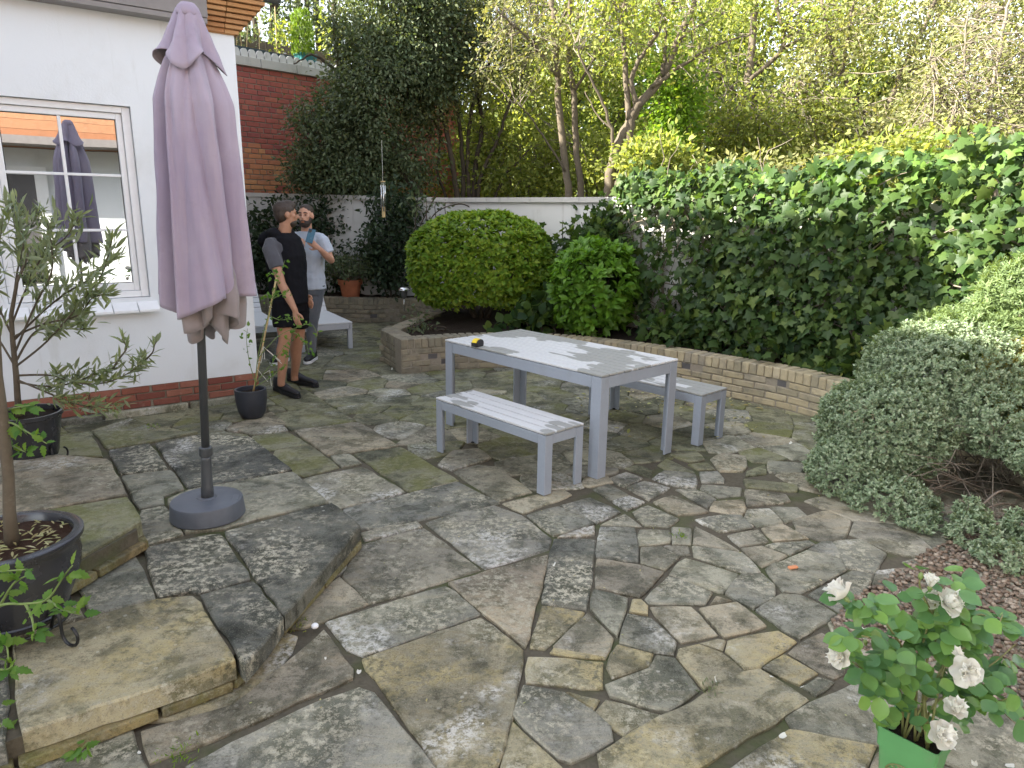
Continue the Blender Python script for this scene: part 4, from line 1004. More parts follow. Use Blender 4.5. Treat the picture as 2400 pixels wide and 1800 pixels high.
# ================================================================ PARASOL
b0=np.array([-1.615,3.50,.12]); topP=PD(440,14,3.50); ax=Vector(topP-b0); AL=ax.length; ax.normalize()
par_=thing('closed_parasol','closed mauve garden parasol on a round grey plastic base','parasol',tuple(b0))
ex_=Vector((1,0,0)); ex_=(ex_-ax*ex_.dot(ax)).normalized(); ey_=ax.cross(ex_)
AX=lambda r,a,h:Vector(b0)+ax*h+ex_*(r*math.cos(a))+ey_*(r*math.sin(a))
mb=MB(); mb.lathe([(.0,.001),(.182,.001),(.188,.008),(.181,.086),(.178,.094),(.170,.098),(.09,.103),(.052,.106),(.047,.112),(.0,.112)],tuple(b0),56); o=mb.obj('base',M['base'],par_,True); autosmooth(o,35)
mb=MB(); mb.box((b0[0]+.148,b0[1]+.02,b0[2]+.086),(.040,.085,.03),.25); o=mb.obj('filler_cap',M['base'],par_,bevel=.007)
mb=MB(); mb.tube([AX(0,0,.10),AX(0,0,.16),AX(0,0,.175),AX(0,0,.32),AX(0,0,.335)],[.033,.031,.029,.026,.026],20); mb.obj('sleeve',M['pole'],par_,True)
mb=MB(); mb.tube([AX(0,0,.335),AX(0,0,.345),AX(0,0,.385),AX(0,0,.39)],[.027,.034,.034,.028],20); autosmooth(mb.obj('collar',M['pole'],par_))
mb=MB(); mb.tube([AX(0,0,.38),AX(0,0,AL-.03)],.0205,18); mb.obj('pole',M['pole'],par_,True)
mb=MB(); mb.tube([AX(0,0,AL-.045),AX(0,0,AL-.03),AX(0,0,AL-.005),AX(0,0,AL+.012),AX(0,0,AL+.016)],[.055,.056,.046,.030,.0],20); mb.obj('finial',M['canopy'],par_,True)
def hz_(py): # height along the axis for a picture row
    return (PD(460,py,3.50)[2]-b0[2])/ax.z
def folded(rows,nseg,folds,mat,name,hem=None,thick=.004,seed=0,wrk=.004):
    """folds: list of (angle, half width, depth, drift) - creases that run down the cloth"""
    rr=np.random.RandomState(seed); vs=[]; n=len(rows); phs=rr.uniform(0,6.28,12)
    for i,(h,R,A) in enumerate(rows):
        t=i/(n-1)
        for j in range(nseg):
            a=2*math.pi*j/nseg; r=1.
            for (fa_,w_,d_,dr) in folds:
                e=(a-(fa_+dr*(t-.5))+math.pi)%(2*math.pi)-math.pi
                q=abs(e)/w_
                if q<1: r-=d_*A*(1-q)**1.3*(1+.35*math.sin(3*t+fa_*3))
                elif q<1.9: r+=d_*A*.16*math.sin((q-1)/.9*math.pi)
            r*=1+.03*math.sin(2*a+phs[0])+.02*math.sin(5*a+phs[1]+2.5*t)
            r=R*r+wrk*(math.sin(7*a+9*t+phs[2])*math.sin(4*t*3+phs[3]+2*a)+.6*math.sin(15*a-13*t+phs[4])*math.sin(11*t+phs[5]))
            hh=h-(hem(a)*max(0,(t-.55)/.45)**2 if hem else 0)
            vs.append(Vector(b0)+ax*hh+ex_*(r*math.cos(a)+.05*max(0,min(1,(hz_(150)-hh)/1.25)))+ey_*(r*math.sin(a)*.92))
    fs=[(i*nseg+j,(i+1)*nseg+j,(i+1)*nseg+(j+1)%nseg,i*nseg+(j+1)%nseg) for i in range(n-1) for j in range(nseg)]
    m=MB(); m.add(vs,fs); o=m.obj(name,mat,par_,True)
    s=o.modifiers.new('thickness','SOLIDIFY'); s.thickness=thick; s.offset=-1; s.material_offset=1
    o.data.materials.append(M['canopy_in']); return o
def interp(keys,n):
    ys=np.linspace(keys[0][0],keys[-1][0],n); k=np.array(keys)
    return [(hz_(y),np.interp(y,k[:,0],k[:,1]),np.interp(y,k[:,0],k[:,2])) for y in ys]
Q=-math.pi/2      # towards the camera
FF=[(Q-.48,.15,.80,.05),(Q+.55,.30,.30,.75),(Q+1.25,.35,.34,.3),(Q-1.35,.3,.35,-.2),(Q+2.2,.35,.45,0),(Q+3.1,.4,.5,.2),(Q-2.3,.4,.45,0),(Q+.05,.14,.10,-.25)]
folded(interp([(22,.050,.15),(60,.078,.5),(110,.115,.7),(148,.152,.8)],18),160,[(Q-.55,.34,.42,-.1),(Q+.22,.30,.42,.25),(Q+1.1,.5,.35,0),(Q+2.2,.5,.4,0),(Q-1.5,.5,.4,0),(Q-2.5,.5,.4,0)],M['canopy'],'vent_flap',lambda a:.035*math.cos(4*(a-Q)-.6)+.01*math.sin(3*a),.003,4,.002)
folded(interp([(105,.072,.4),(150,.110,.75),(190,.138,.95),(240,.166,.95),(300,.172,.9),(450,.185,.85),(560,.197,.85),(650,.208,.9),(690,.211,.95)],64),256,FF,M['canopy'],'canopy',lambda a:.115*max(0,1-abs((a-(Q-.42)+math.pi)%(2*math.pi)-math.pi)/(1.15 if ((a-(Q-.42)+math.pi)%(2*math.pi)-math.pi)>0 else .42))-.005,.003,9,.0035)
folded(interp([(560,.11,.5),(640,.160,.9),(700,.172,1.),(748,.165,1.)],20),160,[(Q-.9,.35,.5,.2),(Q-.1,.25,.6,.4),(Q+.7,.35,.5,-.3),(Q+1.7,.4,.5,0),(Q+2.8,.5,.5,0),(Q-2.1,.5,.5,0)],M['canopy_in'],'inner_folds',lambda a:.045*math.sin(3*a+.8),.003,14,.004)
folded(interp([(560,.10,.5),(680,.125,.9),(745,.115,1.),(778,.10,1.)],16),120,[(Q-.5,.4,.5,.3),(Q+.4,.35,.6,-.2),(Q+1.7,.5,.5,0),(Q+3,.6,.5,0)],M['canopy_in'],'inner_folds',lambda a:.05*math.sin(3*a+2.2),.003,21,.003)
mb=MB()
for k in range(8):
    a=k*math.pi/4+.2; mb.tube([AX(.05,a,hz_(60)),AX(.09,a,hz_(300)),AX(.105,a,hz_(690))],.007,6)
mb.obj('ribs',M['pole'],par_)
# ================================================================ POTS
def revolve_pot(t,c,prof,mat,soil_r,soil_z,soilmat=None):
    mb=MB(); mb.lathe(prof,tuple(c),56); o=mb.obj('pot',mat,t,True); autosmooth(o,50)
    mb=MB(); n=28; vs=[(c[0],c[1],c[2]+soil_z+.012)]
    for r in(.33,.66,1.):
        for j in range(n): a=2*math.pi*j/n; vs.append((c[0]+soil_r*r*math.cos(a),c[1]+soil_r*r*math.sin(a),c[2]+soil_z+.008*random.uniform(-1,1)))
    fs=[(0,1+j,1+(j+1)%n) for j in range(n)]+[(1+k*n+j,1+(k+1)*n+j,1+(k+1)*n+(j+1)%n,1+k*n+(j+1)%n) for k in(0,1) for j in range(n)]
    mb.add(vs,fs); mb.obj('soil',soilmat or M['soil'],t,True)
def rosebowl(R,H): return [(0,0),(R*.60,0),(R*.66,.008),(R*.72,H*.10),(R*.70,H*.115),(R*.80,H*.30),(R*.93,H*.55),(R*.97,H*.72),(R*.95,H*.84),(R*.985,H*.90),(R*1.03,H*.94),(R*1.03,H*.985),(R*.99,H),(R*.90,H),(R*.87,H*.97),(R*.86,H*.7)]
def stand(label,c,R,z0,z1,angles):
    t=thing('pot_stand',label,'pot stand',(c[0],c[1],z0))
    mb=MB(); mb.tube([(c[0]+R*.8*math.cos(a),c[1]+R*.8*math.sin(a),z1-.004) for a in np.linspace(0,6.283,29)],.006,6,False); mb.obj('ring',M['iron'],t,True)
    for a in angles:
        u=Vector((math.cos(a),math.sin(a),0)); pts=[]; C=Vector((c[0],c[1],0))
        pts=[C+u*R*.8+Vector((0,0,z1)),C+u*R*1.0+Vector((0,0,z1+.10)),C+u*R*1.04+Vector((0,0,z1+.06)),C+u*R*1.05+Vector((0,0,z0+.07))]
        q=C+u*(R*1.05+.040)+Vector((0,0,z0+.048))
        for k in range(11):
            b=math.pi+k*.43; pts.append(q+u*(.040*math.cos(b))+Vector((0,0,.041*math.sin(b))))
        mb=MB(); mb.tube(pts,.0062,7); mb.obj('scroll_leg',M['iron'],t,True)
    return t
# near olive in charcoal bowl, bottom left
oc=P(12,1258,.52); PB=np.array([oc[0],oc[1],.185]); PR,PHt=.245,.335
po=thing('potted_olive_tree','olive tree trunk in a round charcoal glazed bowl at the left edge','potted tree',tuple(PB))
revolve_pot(po,PB,rosebowl(PR,PHt),M['pot_black'],PR*.88,PHt*.90,M['mulch'])
q=[];
for k in range(150): a=RS.uniform(0,6.28); r=PR*.84*math.sqrt(RS.rand()); q.append((PB[0]+r*math.cos(a),PB[1]+r*math.sin(a),PB[2]+PHt*.90+.014))
q=np.array(q); d=rdir(len(q)); d[:,2]*=.15; foliage(po,q,d,np.tile([0,0,1.],(len(q),1))+RS.normal(size=d.shape)*.2,RS.uniform(.025,.055,len(q)),'lance',M['lf_dead'],name='leaf_litter')
def tk(lst,y): return [PD(a,b,y if not isinstance(y,(list,tuple)) else y[i]) for i,(a,b) in enumerate(lst)]
tr=tk([(28,1275),(22,1200),(20,1120),(12,1040),(4,960),(-6,880),(-10,780)],oc[1])
tr[0][2]=PB[2]+PHt*.88
tr+=tk([(-30,700),(-80,600),(-150,480)],oc[1]-.1)
mb=MB(); mb.tube(tr,[.026,.021,.019,.019,.018,.016,.014,.012,.010,.006],12); mb.obj('trunk',M['bark'],po,True)
hc_=tr[-1]+np.array([-.16,-.05,.12]); a_,d_,n_,s_=[],[],[],[]
for k in range(26):
    e=hc_+nrm(RS.normal(size=3))*RS.uniform(.12,.30)*np.array([.8,.9,1.1]); st=tr[RS.randint(7,10)]; mm=(st+e)/2+RS.normal(size=3)*.03
    mb=MB(); mb.tube(smooth_path3([st,mm,e]),list(np.linspace(.005,.0015,13)),5); mb.obj('branch',M['bark'],po,True)
    for i in range(26):
        t=RS.uniform(.2,1.); a_.append(mm+(e-mm)*t+RS.normal(size=3)*.012); d_.append(nrm(nrm(e-st)*.6+RS.normal(size=3)*.6)); n_.append(RS.normal(size=3)+[0,0,1]); s_.append(RS.uniform(.05,.10))
foliage(po,a_,d_,n_,s_,'lance',M['lf_olive'])
stand('black iron scroll-footed stand under the charcoal olive pot',PB,PR*.88,.12,.18,(-.35,1.6,3.6,5.0))
# back olive in black pot
oc2=P(62,965,.50); PB2=np.array([oc2[0],oc2[1],.21]); R2,H2=.185,.29
po2=thing('potted_olive_tree','bushy silver-leaved olive tree in a black pot by the house window','potted tree',tuple(PB2))
revolve_pot(po2,PB2,[(0,0),(R2*.62,0),(R2*.72,.01),(R2*.76,.03),(R2*.86,H2*.5),(R2*.97,H2*.9),(R2*1.03,H2*.92),(R2*1.03,H2),(R2*.95,H2),(R2*.93,H2*.9)],M['pot_black'],R2*.92,H2*.88)
stand('black iron stand under the black olive pot near the house wall',PB2,R2*.82,.12,.205,(-.3,1.3,2.9,4.5))
y2=oc2[1]
limbs=[tk([(46,1000),(41,930),(38,880),(30,800),(26,740),(40,660),(70,590)],y2)]
mb=MB(); mb.tube(limbs[0],[.018,.017,.016,.014,.012,.009,.005],10); mb.obj('trunk',M['bark'],po2,True)
brs=[((36,860),(110,800),(180,720),(240,640),(262,560),-.15),((30,800),(90,740),(150,690),(215,650),(270,600),.1),((28,760),(60,680),(100,600),(150,560),(185,510),.05),
 ((30,790),(-10,700),(-20,620),(0,560),(10,490),.0),((28,740),(40,640),(55,570),(40,510),(30,480),.15),((36,860),(0,800),(-40,740),(-30,690),(-40,640),-.1),
 ((40,880),(120,880),(200,900),(270,890),(330,855),-.05),((40,890),(110,920),(170,945),(230,955),(272,960),-.12),((36,850),(80,780),(130,770),(200,770),(165,745),.2),
 ((40,895),(100,905),(160,900),(215,880),(262,868),.05),((34,830),(80,720),(120,640),(120,570),(110,520),-.2),((30,790),(100,760),(180,740),(215,700),(245,690),-.1),((330,855),(345,840),(358,825),(362,810),(368,800),-.05),((262,868),(280,840),(296,818),(290,800),(285,795),.0)]
lp_,ld_,ln_,lss=[],[],[],[]
for k,b in enumerate(brs):
    dy=b[-1]; pts=[PD(px,py,y2+dy*i/4) for i,(px,py) in enumerate(b[:-1])]
    mb=MB(); sm=smooth_path3(pts) if 'smooth_path3' in globals() else pts
    mb.tube(sm,list(np.linspace(.007,.002,len(sm))),6); mb.obj('branch',M['bark'],po2,True)
    n=len(sm); kk=18 if k in(12,13) else 130
    for i in range(kk):
        t=RS.uniform(.25,1) if k<12 else RS.uniform(.1,1); j=min(n-2,int(t*(n-1))); f=t*(n-1)-j; p=np.array(sm[j])*(1-f)+np.array(sm[j+1])*f
        ax_=nrm(np.array(sm[j+1])-np.array(sm[j])); 
        # short side shoot for the bushy middle
        if k<12 and RS.rand()<.55: p=p+nrm(RS.normal(size=3)+[0,0,.5])*RS.uniform(.02,.09)
        lp_.append(p); ld_.append(nrm(ax_*.7+RS.normal(size=3)*.55+[0,0,.25])); ln_.append(RS.normal(size=3)+[0,0,1]); lss.append(RS.uniform(.05,.115))
foliage(po2,lp_,ld_,ln_,lss,'lance',M['lf_olive'],300)
# slate pot with cane and climber
sc_=P(592,978,0); sp_=np.array([sc_[0],sc_[1]+.0,.004]); R3,H3=.128,.245
pc=thing('potted_climber','small slate pot with a bamboo cane and thin climber by the house corner','potted plant',tuple(sp_))
revolve_pot(pc,sp_,[(0,0),(R3*.62,0),(R3*.72,.012),(R3*.88,.06),(R3*.97,.13),(R3,.19),(R3*.985,H3),(R3*.86,H3),(R3*.84,H3-.05)],M['pot_navy'],R3*.85,H3-.035)
cb=np.array([sp_[0]+.015,sp_[1],H3-.05]); ct=PD(648,650,sp_[1])
mb=MB(); pts=[cb+(ct-cb)*k/8 for k in range(9)]
mb.tube(pts,.0075,8)
for k in(1,3,5,7): mb.tube([cb+(ct-cb)*(k/8-.004),cb+(ct-cb)*(k/8+.004)],.0095,8)
mb.obj('bamboo_cane',M['bamboo'],pc,True)
mb=MB()
kn=PD(617,812,sp_[1]-.01)
for q in((660,852),(657,846)): mb.tube([kn,PD(q[0],q[1],sp_[1]-.05)],.0022,4)
for q in((612,850),(620,842),(606,838)): mb.tube([kn,kn+(PD(q[0],q[1],sp_[1]-.01)-kn)*.6+np.array([.004,0,0]),PD(q[0],q[1],sp_[1]-.02)],.002,4)
for q in(.28,.55,.75): 
    c=cb+(ct-cb)*q; mb.tube([c+np.array([.011*math.cos(a),.011*math.sin(a),.002*a]) for a in np.linspace(0,6.3,10)],.0022,4)
for (a,b) in(((612,880),(632,868)),((632,868),(636,905)),((603,865),(628,895))): mb.tube([PD(*a,sp_[1]-.02),PD(*b,sp_[1]-.03)],.0018,4)
mb.obj('twine',M['string'],pc)
stems=[[(598,905),(604,840),(620,770),(640,700),(655,650),(668,610)],[(598,900),(630,860),(660,820),(690,780),(700,745)],[(600,900),(585,850),(578,800),(580,770)],[(604,840),(650,790),(690,770),(730,760),(745,790)],[(640,700),(660,690),(680,685)],[(600,905),(640,880),(668,850),(672,820)],[(655,650),(640,640),(625,650)],[(690,780),(715,800),(725,830)],[(630,740),(660,750),(690,740)],[(640,700),(625,690),(610,700)]]
lp_,ld_,ln_,lss=[],[],[],[]
for k,s_ in enumerate(stems):
    pts=[PD(a,b,sp_[1]-.05-.04*(k%4)*i/len(s_)) for i,(a,b) in enumerate(s_)]; pts=smooth_path3(pts) if 'smooth_path3' in globals() else pts
    mb=MB(); mb.tube(pts,list(np.linspace(.004,.0015,len(pts))),5); mb.obj('stem',M['greenstem'],pc,True)
    for i in range(17):
        t=RS.uniform(.3,1.); j=min(len(pts)-2,int(t*(len(pts)-1))); p=np.array(pts[j])+RS.normal(size=3)*.016
        lp_.append(p); ld_.append(nrm(RS.normal(size=3)+[0,-.2,0])); ln_.append(RS.normal(size=3)+[0,-.5,1]); lss.append(RS.uniform(.022,.05))
foliage(pc,lp_,ld_,ln_,lss,'tom',M['lf_tom2'] if 'lf_tom2' in M else M['lf_tom'],200)
# terracotta pot on the back bed
tc=P(822,690,PH-.03); tc=PD(822,690,10.9); 
def ground_at(px,py,z): return P(px,py,z)
tc=np.array([PD(822,690,11.25)[0],11.25,PH-.03])
pt_=thing('potted_shrub','round shrub in a terracotta pot on the back flower bed','potted plant',tuple(tc)); R4,H4=.19,.29
mb=MB(); 
revolve_pot(pt_,tc,[(0,0),(R4*.66,0),(R4*.69,.01),(R4*.88,H4*.72),(R4*.99,H4*.73),(R4*1.03,H4*.98),(R4*1.0,H4),(R4*.92,H4),(R4*.88,H4*.8)],M['terracotta'],R4*.9,H4*.86)
# solar stake light
so_=PD(947,690,10.3); zb=PH-.05; sl_=thing('solar_light','small steel topped solar stake light beside the clipped bush','garden light',(so_[0],so_[1],zb))
mb=MB(); mb.tube([(so_[0],so_[1],zb-.05),(so_[0],so_[1],zb+.15)],.011,8); mb.obj('stake',M['chrome'],sl_,True)
mb=MB(); mb.lathe([(.02,.14),(.03,.15),(.048,.20),(.052,.25),(.045,.255)],(so_[0],so_[1],zb),20,True,True); mb.obj('lens',M['smoke'],sl_,True)
mb=MB(); mb.lathe([(.085,.25),(.085,.262),(.07,.285),(.045,.305),(.0,.315)],(so_[0],so_[1],zb),24,True); mb.obj('cap',M['chrome'],sl_,True)
# wind chime hanging from the dark tree
wc_=PD(897,420,9.9); wt=thing('wind_chime','wind chime of silver tubes hanging from the dark tree over the wall','wind chime',tuple(wc_))
mb=MB(); k_=9.9/1656
mb.lathe([(0,.008),(.035,.006),(.035,-.006),(0,-.008)],(wc_[0],wc_[1],wc_[2]-.03),18); mb.obj('disc',M['bamboo'],wt,True)
for k in range(5):
    a=k*1.2566; x,y=wc_[0]+.028*math.cos(a),wc_[1]+.028*math.sin(a); l=.20+.035*k
    mb=MB(); mb.tube([(x,y,wc_[2]-.08),(x,y,wc_[2]-.08-l)],.0085,8); mb.obj('tube',M['chrome'],wt,True)
mb=MB(); mb.tube([(wc_[0],wc_[1],wc_[2]+.5),(wc_[0],wc_[1],wc_[2]-.36)],.002,4)
for k in range(5): a=k*1.2566; x,y=wc_[0]+.028*math.cos(a),wc_[1]+.028*math.sin(a); mb.tube([(x,y,wc_[2]-.03),(x,y,wc_[2]-.09)],.0015,4)
mb.obj('cord',M['string'],wt)
mb=MB(); mb.box((wc_[0],wc_[1],wc_[2]-.43),(.045,.006,.14)); mb.obj('wind_sail',M['bamboo'],wt)
# ================================================================ PEOPLE
def ell(mb,c,r,f=(0,-1),n=14,m=10,tilt=0):
    f=Vector((f[0],f[1],0)).normalized(); s=Vector((-f.y,f.x,0)); u=Vector((0,0,1))
    if tilt: q=Matrix.Rotation(tilt,3,s); f=q@f; u=q@u
    vs=[Vector(c)+u*r[2]]
    for i in range(1,m):
        t=math.pi*i/m
        for j in range(n):
            a=2*math.pi*j/n; vs.append(Vector(c)+s*(r[0]*math.sin(t)*math.cos(a))+f*(r[1]*math.sin(t)*math.sin(a))+u*(r[2]*math.cos(t)))
    vs.append(Vector(c)-u*r[2]); e=len(vs)-1
    fs=[(0,1+j,1+(j+1)%n) for j in range(n)]+[(1+(i-1)*n+j,1+i*n+j,1+i*n+(j+1)%n,1+(i-1)*n+(j+1)%n) for i in range(1,m-1) for j in range(n)]+[(e,1+(m-2)*n+(j+1)%n,1+(m-2)*n+j) for j in range(n)]
    mb.add(vs,fs); return mb
def rings(mb,lst,f,n=20):
    """torso: list of (centre, half width, half depth), f = facing"""
    f=Vector((f[0],f[1],0)).normalized(); s=Vector((-f.y,f.x,0)); vs=[]
    for c,w,d in lst:
        for j in range(n):
            a=2*math.pi*j/n; ca,sa=math.cos(a),math.sin(a); k=(abs(ca)**2.6+abs(sa)**2.6)**(-1/2.6)
            vs.append(Vector(c)+s*(w*ca*k)+f*(d*sa*k))
    k=len(lst); fs=[(i*n+j,i*n+(j+1)%n,(i+1)*n+(j+1)%n,(i+1)*n+j) for i in range(k-1) for j in range(n)]
    fs+=[tuple(range(n-1,-1,-1)),tuple((k-1)*n+j for j in range(n))]
    if (lst[-1][0][2]<lst[0][0][2]): fs=[t[::-1] for t in fs]
    mb.add(vs,fs); return mb
def fuse(mb,name,mat,parent,vox=.009,smooth=4,wr=None):
    me=mb.mesh(name); o=bpy.data.objects.new(name,me); COL.objects.link(o)
    bm=bmesh.new(); bm.from_mesh(me); bmesh.ops.recalc_face_normals(bm,faces=bm.faces); bm.to_mesh(me); bm.free()
    r=o.modifiers.new('r','REMESH'); r.mode='VOXEL'; r.voxel_size=vox
    s=o.modifiers.new('s','SMOOTH'); s.iterations=smooth; s.factor=.5
    if wr:
        tx=bpy.data.textures.new(name+'_folds','CLOUDS'); tx.noise_scale=wr[0]; d=o.modifiers.new('d','DISPLACE'); d.texture=tx; d.strength=wr[1]; d.texture_coords='GLOBAL'
    dg=bpy.context.evaluated_depsgraph_get(); nm=bpy.data.meshes.new_from_object(o.evaluated_get(dg)); bpy.data.objects.remove(o)
    nm.name=name; nm.polygons.foreach_set('use_smooth',[True]*len(nm.polygons)); nm.materials.clear()
    return link(name,nm,mat,parent)
def hand(mb,w,d,nrm_,curl=.5,side=1,k=1.):
    """palm, four unequal bent fingers and a thumb; w wrist, d pointing direction, nrm_ back-of-hand direction"""
    d=Vector(d).normalized(); n=Vector(nrm_); n=(n-d*n.dot(d)).normalized(); s=d.cross(n)*side; w=Vector(w)
    mb.tube([w-d*.02,w+d*.03*k,w+d*.075*k,w+d*.095*k],[.024*k,.030*k,.036*k,.028*k],10,flat=.55)
    for i,(off,L) in enumerate(((-.030,.060),(-.010,.075),(.010,.072),(.028,.056))):
        p=w+d*.085*k+s*off*k; pts=[p-d*.015]; dd=d.copy(); 
        for q in(.45,.32,.23):
            pts.append(pts[-1]+dd*(L*q*1.25*k)); dd=(dd-n*curl*.75).normalized()
        mb.tube(pts,[.0105*k,.0100*k,.0092*k,.0080*k],8)
    p=w+d*.03*k-s*.028*k; t1=p+(d*.6-s*.75-n*.2).normalized()*.042*k; t2=t1+(d*.9-s*.15-n*.5*curl).normalized()*.034*k; mb.tube([p,t1,t2],[.014*k,.0118*k,.0095*k],8)
def head(mb,c,f,k=1.):
    f=Vector((f[0],f[1],0)).normalized(); s=Vector((-f.y,f.x,0)); c=Vector(c); u=Vector((0,0,1))
    ell(mb,c+u*.030*k-f*.008,(.076*k,.097*k,.088*k),f); ell(mb,c-u*.035*k+f*.022*k,(.060*k,.070*k,.080*k),f); ell(mb,c-u*.088*k+f*.050*k,(.032*k,.030*k,.024*k),f)
    mb.tube([c+u*.022*k+f*.085*k,c-u*.022*k+f*.112*k,c-u*.032*k+f*.094*k],[.009*k,.015*k,.009*k],8)
    ell(mb,c+u*.032*k+f*.080*k,(.050*k,.014*k,.010*k),f)
    ell(mb,c-u*.058*k+f*.085*k,(.024*k,.010*k,.009*k),f)
    for q in(-1,1): ell(mb,c-u*.004*k+s*q*.079*k-f*.004,(.010*k,.019*k,.032*k),f); ell(mb,c-u*.008*k+s*q*.045*k+f*.060*k,(.022*k,.02*k,.022*k),f)
def face_bits(root,c,f,k=1.,brow=True):
    f=Vector((f[0],f[1],0)).normalized(); s=Vector((-f.y,f.x,0)); c=Vector(c); u=Vector((0,0,1))
    for q in(-1,1):
        mb=MB(); ell(mb,c+u*.010*k+s*q*.031*k+f*.0865*k,(.012*k,.006*k,.0055*k),f); mb.obj('eye',M['eye'],root,True)
        mb=MB(); mb.tube([c+u*.034*k+s*q*.012*k+f*.098*k,c+u*.038*k+s*q*.032*k+f*.094*k,c+u*.030*k+s*q*.052*k+f*.078*k],[.004,.005,.003],6); mb.obj('eyebrow',M['hair'],root,True)
def shoe(root,heel,toe,mat,sole,h=.075,name='shoe'):
    h0=Vector((heel[0],heel[1],.003)); t=Vector((toe[0],toe[1],.003)); d=(t-h0); L=d.length; d.normalize()
    mb=MB(); lst=[]
    st=[(-.02,.026,.10),(.03,.036,.105),(.10,.037,.10),(.15,.040,.078),(.20,.045,.062),(.25,.044,.052),(L-.02,.034,.040),(L+.012,.015,.028)]
    vs=[]; n=12
    for x,w,hh in st:
        for j in range(n):
            a=2*math.pi*j/n; z=.034+ (math.sin(a)*.5+.5)*hh if math.sin(a)>-.2 else .03
            p=h0+d*x+Vector((-d.y,d.x,0))*w*math.cos(a)*(1 if math.sin(a)<.3 else .8); vs.append((p.x,p.y,z))
    k=len(st); mb.add(vs,[(i*n+j,i*n+(j+1)%n,(i+1)*n+(j+1)%n,(i+1)*n+j) for i in range(k-1) for j in range(n)]+[tuple(range(n-1,-1,-1)),tuple((k-1)*n+j for j in range(n))])
    o=fuse(mb,name,M['shoe'],root,.007,3)
    m2=MB(); out=[(-.03,.022),(.0,.036),(.08,.036),(.14,.040),(.2,.048),(.25,.046),(L-.01,.036),(L+.02,.014)]
    sv=Vector((-d.y,d.x,0)); ring_=[h0+d*x+sv*w for x,w in out]+[h0+d*x-sv*w for x,w in out[::-1]]; q=len(ring_)
    m2.add([(p.x,p.y,.004) for p in ring_]+[(p.x,p.y,.034) for p in ring_],[tuple(range(q-1,-1,-1)),tuple(range(q,2*q))]+[(i,(i+1)%q,q+(i+1)%q,q+i) for i in range(q)])
    s_=link('sole',m2.mesh('sole'),sole,None); s_.parent=o; return o
V=lambda p:Vector(tuple(p))
# --- front man
fA=(.955,-.30); sA=Vector((.30,.955,0)); cA=Vector((-2.105,6.60,0)); FA=Vector((fA[0],fA[1],0)).normalized()
mA=thing('person','man in a black sleeveless hoodie and shorts, seen from behind the potted climber','person',(cA.x,cA.y,0))
hA=V(PD(670,504,6.60)); hfA=(.86,.50)
Zt=lambda py,y=6.5:PD(670,py,y)[2]
shN=cA-sA*.180-FA*.035+Vector((0,0,1.40)); shF=cA+sA*.185+Vector((0,0,1.405))
elN=V(PD(660,665,6.36)); wrN=V(PD(692,728,6.32)); 
elF=shF+Vector((-.02,.06,-.30)); wrF=cA+FA*.10+sA*.13+Vector((0,0,.93))
hipN=cA-sA*.10+Vector((0,0,.90)); hipF=cA+sA*.10+FA*.05+Vector((0,0,.90))
knN=V(PD(668,795,6.50)); knF=V(PD(699,795,6.76)); anN=V(PD(659,893,6.50)); anF=V(PD(690,880,6.85))
def build_body(c,f,hd,hf,sh,el,wr,hand_d,hand_n,hip,kn,an,skin,root,curl=.6,hs=(1,-1),vox=.0085):
    b=MB(); s=Vector((-f[1],f[0],0)).normalized(); F=Vector((f[0],f[1],0)).normalized()
    head(b,hd,hf,1.0)
    nb_=c+Vector((0,0,1.47)); b.tube([nb_-Vector((0,0,.06)),nb_+Vector((0,0,.02)),hd-Vector((0,0,.05))],[.075,.060,.056],12)
    rings(b,[(c+Vector((0,0,z)),w_,d_) for z,w_,d_ in((1.45,.12,.075),(1.40,.165,.095),(1.25,.160,.110),(1.05,.140,.100),(.90,.150,.105),(.80,.13,.1))],f)
    for i in(0,1):
        b.tube([sh[i],sh[i]*.5+el[i]*.5,el[i],el[i]*.6+wr[i]*.4,wr[i]],[.052,.047,.039,.041,.026],10); ell(b,sh[i],(.045,.045,.045))
        hand(b,wr[i],hand_d[i],hand_n[i],curl,hs[i])
        b.tube([hip[i],hip[i]*.5+kn[i]*.5,kn[i],kn[i]*.72+an[i]*.28+F*(-.015),kn[i]*.4+an[i]*.6,an[i],an[i]-Vector((0,0,.05))],[.088,.075,.058,.060,.047,.036,.038],12)
    return fuse(b,'body',skin,root,vox,4)
build_body(cA,fA,hA,hfA,(shN,shF),(elN,elF),(wrN,wrF),((.15,-.1,-1),(.5,-.2,-.8)),((-.5,-.8,0),(.5,.8,0)),(hipN,hipF),(knN,knF),(anN,anF),M['skin_tan'],mA,.55)
b=MB(); hf3=Vector((hfA[0],hfA[1],0)).normalized()
ell(b,hA+Vector((0,0,.045))-hf3*.016,(.081,.100,.082),hfA); ell(b,hA+Vector((0,0,.01))-hf3*.040,(.076,.070,.085),hfA); ell(b,hA+Vector((0,0,.085))+hf3*.02,(.060,.075,.050),hfA)
fuse(b,'hair',M['hair'],mA,.007,2,(.012,.006)); face_bits(mA,hA,hfA)
b=MB(); ell(b,hA-Vector((0,0,.068))+hf3*.040,(.056,.056,.046),hfA); fuse(b,'stubble',M['hair'],mA,.007,2)
b=MB(); rings(b,[(cA+Vector((0,0,z)),w_,d_) for z,w_,d_ in((1.485,.075,.07),(1.455,.13,.09),(1.41,.172,.11),(1.25,.178,.128),(1.05,.158,.118),(.84,.17,.125))],fA)
for a_,e_ in((shN,elN),(shF,elF)):
    b.tube([cA*.6+a_*.4+Vector((0,0,.6*1.445)),a_*.9+cA*.1+Vector((0,0,.146)),a_-Vector((0,0,.03)),a_*.55+e_*.45,a_*.40+e_*.60],[.05,.062,.070,.067,.063],12)
fuse(b,'t_shirt',M['tee_grey'],mA,.009,3,(.05,.010))
